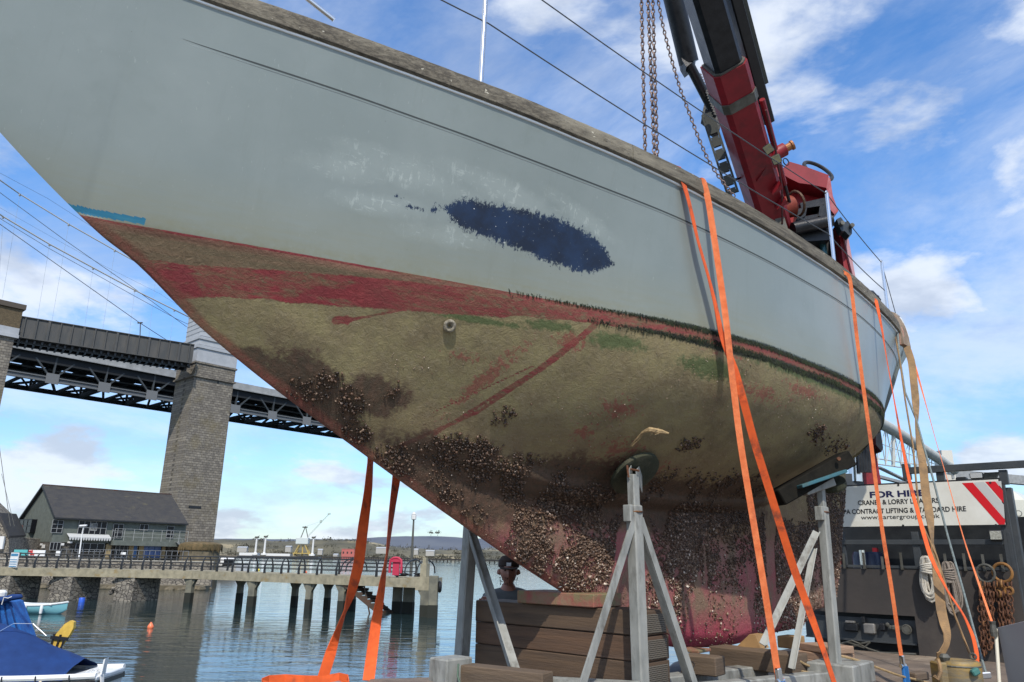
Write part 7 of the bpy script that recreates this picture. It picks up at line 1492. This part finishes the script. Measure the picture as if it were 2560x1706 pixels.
# ================================================================== THINGS HUNG ON THE HEADBOARD
def chain_path(name, pts, n, r, mm, lab, cat, group):
    L = [(pts[i+1]-pts[i]).length for i in range(len(pts)-1)]; tot = sum(L); b = MB(); st_ = tot/n
    def pos(s):
        for i, l in enumerate(L):
            if s <= l or i == len(L)-1: return pts[i].lerp(pts[i+1], s/l)
            s -= l
    for i in range(n):
        a_, c_ = pos(i*st_), pos((i+1)*st_); dn = (c_-a_).normalized(); s1 = dn.cross(Vector((0, 1, 0))).normalized(); s2 = dn.cross(s1); rot = (math.pi/2*(i % 2))+.55+random.uniform(-.15, .15); b.torus((a_+c_)/2, s1*math.cos(rot)+s2*math.sin(rot), st_*.36, r, 10, 5, e=1.75, long=dn)
    o = b.build(name, mm, None, origin=pts[0], smooth=True); tag(o, lab, cat, group)
cp = [(1640, -60), (1645, 0), (1656, 60), (1667, 105), (1679, 150), (1700, 222), (1723, 283), (1746, 345), (1769, 398), (1790, 432), (1812, 462), (1836, 492)]
chain_path('lifting_chain', [at(q[0], q[1], 5.75+i*.04) for i, q in enumerate(cp)], 62, .0062, lk_m, 'slanting crane chain curving right towards the slotted link', 'chain', GC)
def ring(px, py, r, w_, mm, nm, lab, cat, ntail, xb, ye, w2=.05, links=9):
    P = hb(px, py, .09); e = empty(nm, P, label=lab, cat=cat, group='rusty chains hung on the headboard')
    ringo = MB().torus(P, ta+tn*.25, r, w_, 22, 8).build('ring', mm, e, smooth=True)
    for k in range(ntail):
        A = P-tz*r+tn*(k-(ntail-1)/2)*.03; Bz = hb(xb+(k-(ntail-1)/2)*6, ye-random.uniform(0, 30), .09+.03*(k % 2)); n_ = int((Bz-A).length/.045); chain('chain', A, Bz, n_, .0085, rust, None, wig=.008, parent=e)
    return e
ring(2464, 1434, .085, .013, gry_m, 'chain_on_ring', 'left rusty chain bundle hanging from a bare grey ring', 'chain', 5, 2466, 1650)
ring(2506, 1432, .088, .015, mat('yellowed ring', (.34, .16, .04), .6, .2, (.17, .085, .03), 20), 'chain_on_ring', 'right rusty chain bundle hanging from a yellow-painted ring', 'chain', 5, 2516, 1600)
P = hb(2506, 1432, .1); b = MB().torus(P-tz*.11-tn*.02, tn, .035, .012, 12, 6).torus(P-tz*.17+tn*.03, ta, .035, .012, 12, 6).torus(P-tz*.2-tn*.06, ta+tn, .03, .012, 12, 6); tag(b.build('shackle', mat('yellowed ring', (0, 0, 0))), 'cluster of yellow-brown shackles below the painted ring', 'shackle')
# coiled ropes
def hank(px, py, wd, ht, mm, lab, nloop=22, r=.011, wrapz=.28):
    P = hb(px, py, .10); e = empty('rope_hank', P-tz*ht, label=lab, cat='rope', group='rope hanks hung on the headboard pegs')
    b = MB()
    for i in range(nloop):
        w_ = wd*random.uniform(.55, 1); o_ = random.uniform(-.03, .03); hh = ht*random.uniform(.84, 1.03); y = random.uniform(-.05, .02); pts = []
        for k in range(17):
            t = k/16*2*math.pi; x = math.sin(t); zz = -(1-math.cos(t))/2*hh; nar = .42+.58*abs(zz/hh+wrapz)**.8*1.5 if True else 1; pts.append(P+tn*(x*w_/2*min(1.1, nar)+o_)+tz*zz+ta*(y+.01*math.sin(t*2+i)))
        b.tube(pts, r, 6, cap=False)
    b.build('coil', mm, e, smooth=True); b = MB()
    for k in range(5): b.torus(P-tz*(ht*wrapz+k*.02-.03)+ta*-.02, tz+tn*random.uniform(-.25, .25), wd*.36, r*1.05, 18, 6, e=1.0)
    b.build('wrap', mm, e, smooth=True); return e
wr = mat('white cotton rope', (.62, .58, .50), .85, 0, (.48, .44, .37), 60, bump=.8, bscale=160); gr = mat('grey hemp rope', (.30, .25, .21), .9, 0, (.20, .17, .14), 60, bump=.8, bscale=160)
hank(2316, 1392, .17, .44, wr, 'white rope hank hanging on the headboard behind the brown sling', 20, .0125, .25); hank(2369, 1405, .15, .50, gr, 'grey-brown rope hank with a tape wrap, right of the white one', 20, .0095, .22)
MB_ = MB().lathe(hb(2371, 1445, .11)-tz*.05, [(.062, 0), (.064, .01), (.06, .09), (.055, .1)], 16); tag(MB_.build('rope_wrap', gr), 'wide tape band round the grey-brown rope hank', 'band'); bpy.data.objects['rope_wrap'].parent = bpy.data.objects['rope_hank.001']; bpy.data.objects['rope_wrap'].matrix_parent_inverse = Matrix.Translation(-Vector(bpy.data.objects['rope_hank.001'].location)); del bpy.data.objects['rope_wrap']['label']; del bpy.data.objects['rope_wrap']['category']
# yellow drum
Pd = at(2392, 1650, 5.3); yd = mat('grimy yellow steel', (.36, .23, .05), .6, .1, (.20, .14, .06), 5, bump=.4, col3=(.16, .14, .10), s3=3, stretch=(1, 1, 3), lo3=.45, hi3=.6)
dr = empty('yellow_drum', Pd-tz*.5, label='grimy yellow steel drum standing on the bed before the headboard', cat='drum')
MB().lathe(Pd-tz*.62, [(.13, .3), (.134, .40), (.134, .47), (.126, .475), (.126, .49), (.136, .495), (.136, .59), (.13, .61), (.12, .62)], 28).build('drum', yd, dr, smooth=True)
b = MB().torus(Pd+tz*.01+Vector((.07, -.07, .02)), (.5, .5, 0), .018, .006, 12, 6).lathe(Pd+Vector((-.10, -.04, -.01)), [(.02, 0), (.035, .03), (.02, .05)], 10).torus(Pd+tz*-.03, tz, .134, .006, 30, 6); b.build('eye', gry_m, dr)
MB().box(Pd+Vector((-.135, -.02, -.15)), Vector((.03, 0, 0)), Vector((0, .06, 0)), tz*.14, .01).build('bracket', yd, dr)
MB().tube([at(2336, 1690, 5.1), at(2344, 1700, 5.1), at(2352, 1680, 5.1), at(2350, 1665, 5.12), at(2345, 1650, 5.15)], .012, 6).build('handle', tanw, dr)
tag(MB().box(at(2438, 1680, 5.15), Vector((.028, .01, .01)), Vector((0, .02, 0)), Vector((-.008, 0, .018)), .008).build('green_rag', mat('green rag', (.05, .16, .14), .9)), 'small green rag tucked by the yellow drum under the slack strap', 'rag')
# grey plate at bottom right with its white edge pole
pl0 = at(2494, 1570, 5.6); pl1 = at(2620, 1540, 5.2); dpl = pl1-pl0; e = empty('grey_plate', at(2520, 1706, 5.5), label='plain grey metal plate with a white edge pole at the bottom right corner', cat='plate')
MB().prism([pl0, pl1, pl1-tz*.7, pl0-tz*.7+Vector((.03, 0, 0))], Vector((.02, .03, 0))).build('plate', mat('flat grey paint', (.27, .28, .30), .5, 0, (.24, .25, .27), 1.5, col3=(.20, .21, .22), s3=2), e)
MB().tube([at(2489, 1572, 5.58), at(2499, 1720, 5.5)], .012, 10).build('pole', mat('pole cream', (.68, .64, .52), .5), e); MB().lathe(at(2486, 1592, 5.56), [(.02, 0), (.024, .03), (.018, .08), (.024, .1)], 10).build('hinge', gry_m, e)
tag(MB().bar(at(2275, 1692, 6.5), at(2310, 1688, 6.6), .10, .06, tz, .01).build('wood_offcut', timber2), 'reddish brown wood offcut lying on the bed beside the blue ratchet', 'wood')

# ================================================================== PERSON BEHIND THE STACK
import bmesh
def person():
    Yp = 6.75; P = at(1272, 1412, Yp); gx, gy = P.x, P.y; gz = .25; Hh = at(1266, 1389, Yp).z-gz
    k = Hh/1.78
    e = empty('person', (gx, gy, gz), label='man in a dark cap and grey jacket peering from behind the timber stack', cat='person')
    def skinned(name, verts, edges, radii, mm, root=0, sub=2, parent=e):
        me = bpy.data.meshes.new(name); me.from_pydata([tuple(Vector(v)*k) for v in verts], edges, []); o = bpy.data.objects.new(name, me); C.objects.link(o); o.parent = parent
        m1 = o.modifiers.new('s', 'SKIN'); sv = me.skin_vertices[0].data
        for i, r in enumerate(radii): sv[i].radius = (r[0]*k, r[1]*k) if isinstance(r, tuple) else (r*k, r*k)
        sv[root].use_root = True; m2 = o.modifiers.new('u', 'SUBSURF'); m2.levels = sub; m2.render_levels = sub
        dg = bpy.context.evaluated_depsgraph_get(); bpy.context.view_layer.update(); me2 = bpy.data.meshes.new_from_object(o.evaluated_get(bpy.context.evaluated_depsgraph_get())); o.modifiers.clear(); o.data = me2; me2.materials.clear(); me2.materials.append(mm); me2.polygons.foreach_set('use_smooth', [True]*len(me2.polygons)); return o
    skin_ = mat('skin', (.36, .17, .12), .5, 0, (.30, .13, .09), 12); jk = mat('grey jacket', (.12, .13, .13), .85, 0, (.08, .085, .09), 9, bump=.4); tr = mat('dark trousers', (.03, .035, .05), .85); hat = mat('dark brown cap', (.035, .02, .015), .85)
    V = [(0,0,.95),(0,0,1.1),(0,0,1.28),(0,-.01,1.42),(0,-.01,1.50),(0,-.02,1.58), (.18,0,1.40),(.27,-.03,1.15),(.25,-.2,.98), (-.18,0,1.40),(-.20,-.20,1.22),(-.19,-.42,1.42), (.1,0,.9),(.11,-.02,.5),(.11,.02,.08),(.11,-.14,.04),(-.1,0,.9),(-.11,-.02,.5),(-.11,.02,.08),(-.11,-.14,.04)]
    Ed = [(0,1),(1,2),(2,3),(3,4),(4,5),(3,6),(6,7),(7,8),(3,9),(9,10),(10,11),(0,12),(12,13),(13,14),(14,15),(0,16),(16,17),(17,18),(18,19)]
    Rr = [(.15,.11),(.15,.11),(.17,.12),(.13,.10),.058,.055,.068,.05,.038,.068,.05,.036,.09,.062,.045,.035,.09,.062,.045,.035]
    skinned('body', V, Ed, Rr, skin_)
    Vj = [(0,0,.92),(0,0,1.1),(0,0,1.28),(0,-.01,1.42),(0,-.01,1.53),(.18,0,1.40),(.27,-.03,1.15),(.255,-.17,1.0),(-.16,0,1.40),(-.20,-.20,1.22),(-.195,-.36,1.37)]
    skinned('jacket', Vj, [(0,1),(1,2),(2,3),(3,4),(3,5),(5,6),(6,7),(3,8),(8,9),(9,10)], [(.19,.14),(.185,.14),(.20,.15),(.155,.12),.082,.092,.07,.055,.092,.07,.055], jk)
    skinned('trousers', [(0,0,.98),(0,0,.9),(.1,0,.86),(.11,-.02,.5),(.11,.02,.1),(-.1,0,.86),(-.11,-.02,.5),(-.11,.02,.1)], [(0,1),(1,2),(2,3),(3,4),(1,5),(5,6),(6,7)], [(.175,.13),(.17,.13),.11,.08,.065,.11,.08,.065], tr)
    # head with face
    b = MB(); hc = Vector((0, -.035, 1.645))*k; V = []; nu, nv = 26, 20
    def hp(u, v):
        th = math.pi*v; ph = 2*math.pi*u; x = math.sin(th)*math.sin(ph)*.076; y = -math.sin(th)*math.cos(ph)*.098; z = math.cos(th)*.118
        f = max(0, -y/.098)
        if z < -.01: x *= 1-.30*min(1, -z/.11); y = y*(1-.10*min(1, -z/.11))
        g = lambda cx, cz, sx, sz: math.exp(-((x-cx)/sx)**2-((z-cz)/sz)**2)
        if f > .2:
            y -= .026*g(0, -.022, .012, .022)+.012*g(0, .005, .010, .03); y += .012*(g(.030, .012, .018, .012)+g(-.030, .012, .018, .012)); y -= .006*(g(.03, .034, .03, .01)+g(-.03, .034, .03, .01)); y -= .008*g(0, -.060, .022, .008); y += .006*g(0, -.062, .022, .0025)*1.2; y -= .010*g(0, -.095, .022, .016)
        return hc+Vector((x, y, z))*k
    sc_h = 1.1
    V = [hp(i/nu, j/nv) for j in range(1, nv) for i in range(nu)]+[hp(0, 0), hp(0, 1)]; n_ = nu*(nv-1)
    fs_ = [(j*nu+i, (j+1)*nu+i, (j+1)*nu+(i+1) % nu, j*nu+(i+1) % nu) for j in range(nv-2) for i in range(nu)]+[(n_, i, (i+1) % nu) for i in range(nu)]+[(n_+1, (nv-2)*nu+(i+1) % nu, (nv-2)*nu+i) for i in range(nu)]
    b.add(V, fs_)
    for s_ in (-1, 1): b.lathe(hc+Vector((s_*.078, .005, -.008))*k, [(.004*k, -.02*k), (.018*k, -.008*k), (.024*k, 0), (.02*k, .016*k), (.006*k, .03*k)], 10, axis=Vector((s_*.3, 0, 1)))
    head = b.build('head', skin_, e, local=True, smooth=True)
    for s_ in (-1, 1): MB().lathe(hc+Vector((s_*.030, -.082, .012))*k, [(.002*k, -.009*k), (.009*k, 0), (.002*k, .009*k)], 10).build('eye', mat('eye', (.05, .04, .035), .2), head, local=True)
    b = MB(); b.lathe(hc+Vector((0, .0, .035))*k, [(.088*k, 0), (.093*k, .02*k), (.088*k, .06*k), (.06*k, .095*k), (.01*k, .105*k)], 22); 
    pk_ = [hc+Vector((math.sin(a_)*.08, -.07-.09*math.cos(a_*.9), .03-.012*math.cos(a_)))*k for a_ in np.linspace(-1.25, 1.25, 12)]; b.prism(pk_+[hc+Vector((.07, -.045, .035))*k, hc+Vector((-.07, -.045, .035))*k], Vector((0, 0, .008)))
    cap_ = b.build('cap', hat, e, local=True, smooth=False); MB().box(hc+Vector((0, -.094, .062))*k, Vector((.02, 0, 0))*k, Vector((0, .003, .002))*k, Vector((0, .002, .012))*k).build('badge', wl_w, cap_, local=True)
    b = MB(); 
    for i in range(60): a_ = random.uniform(-1.9, 1.9); z_ = random.uniform(-.10, -.035); r_ = .082*(1+z_*1.6); q = hc+Vector((math.sin(a_)*r_, -math.cos(a_)*.090, z_))*k; b.tube([q, q+Vector((0, -.001, -.010))], .0025, 4)
    b.build('beard', mat('dark beard', (.035, .022, .016), .9), head, local=True)
    # left hand gripping the timber edge, five fingers
    wr_ = Vector((-.188, -.43, 1.425))*k; pm = wr_+Vector((0, -.05, .005)); sk = [wr_, wr_+Vector((0, -.035, .004)), pm+Vector((0, -.035, 0))]
    b = MB().tube(sk, [.026, .036, .034], 12)
    for j, (dx, ln) in enumerate(((-.030, .060), (-.011, .072), (.010, .070), (.029, .054))):
        r0 = pm+Vector((dx, -.045, .006)); b.tube([r0, r0+Vector((dx*.15, -ln*.4, .006)), r0+Vector((dx*.2, -ln*.72, -.010)), r0+Vector((dx*.2, -ln*.85, -.034))], [.0095, .009, .008, .0065], 8)
    r0 = pm+Vector((.034, -.0, -.004)); b.tube([r0, r0+Vector((.026, -.022, -.004)), r0+Vector((.034, -.048, -.012))], [.012, .0105, .008], 8)
    b.build('hand', skin_, e, local=True, smooth=True)
person()
bpy.context.view_layer.update()
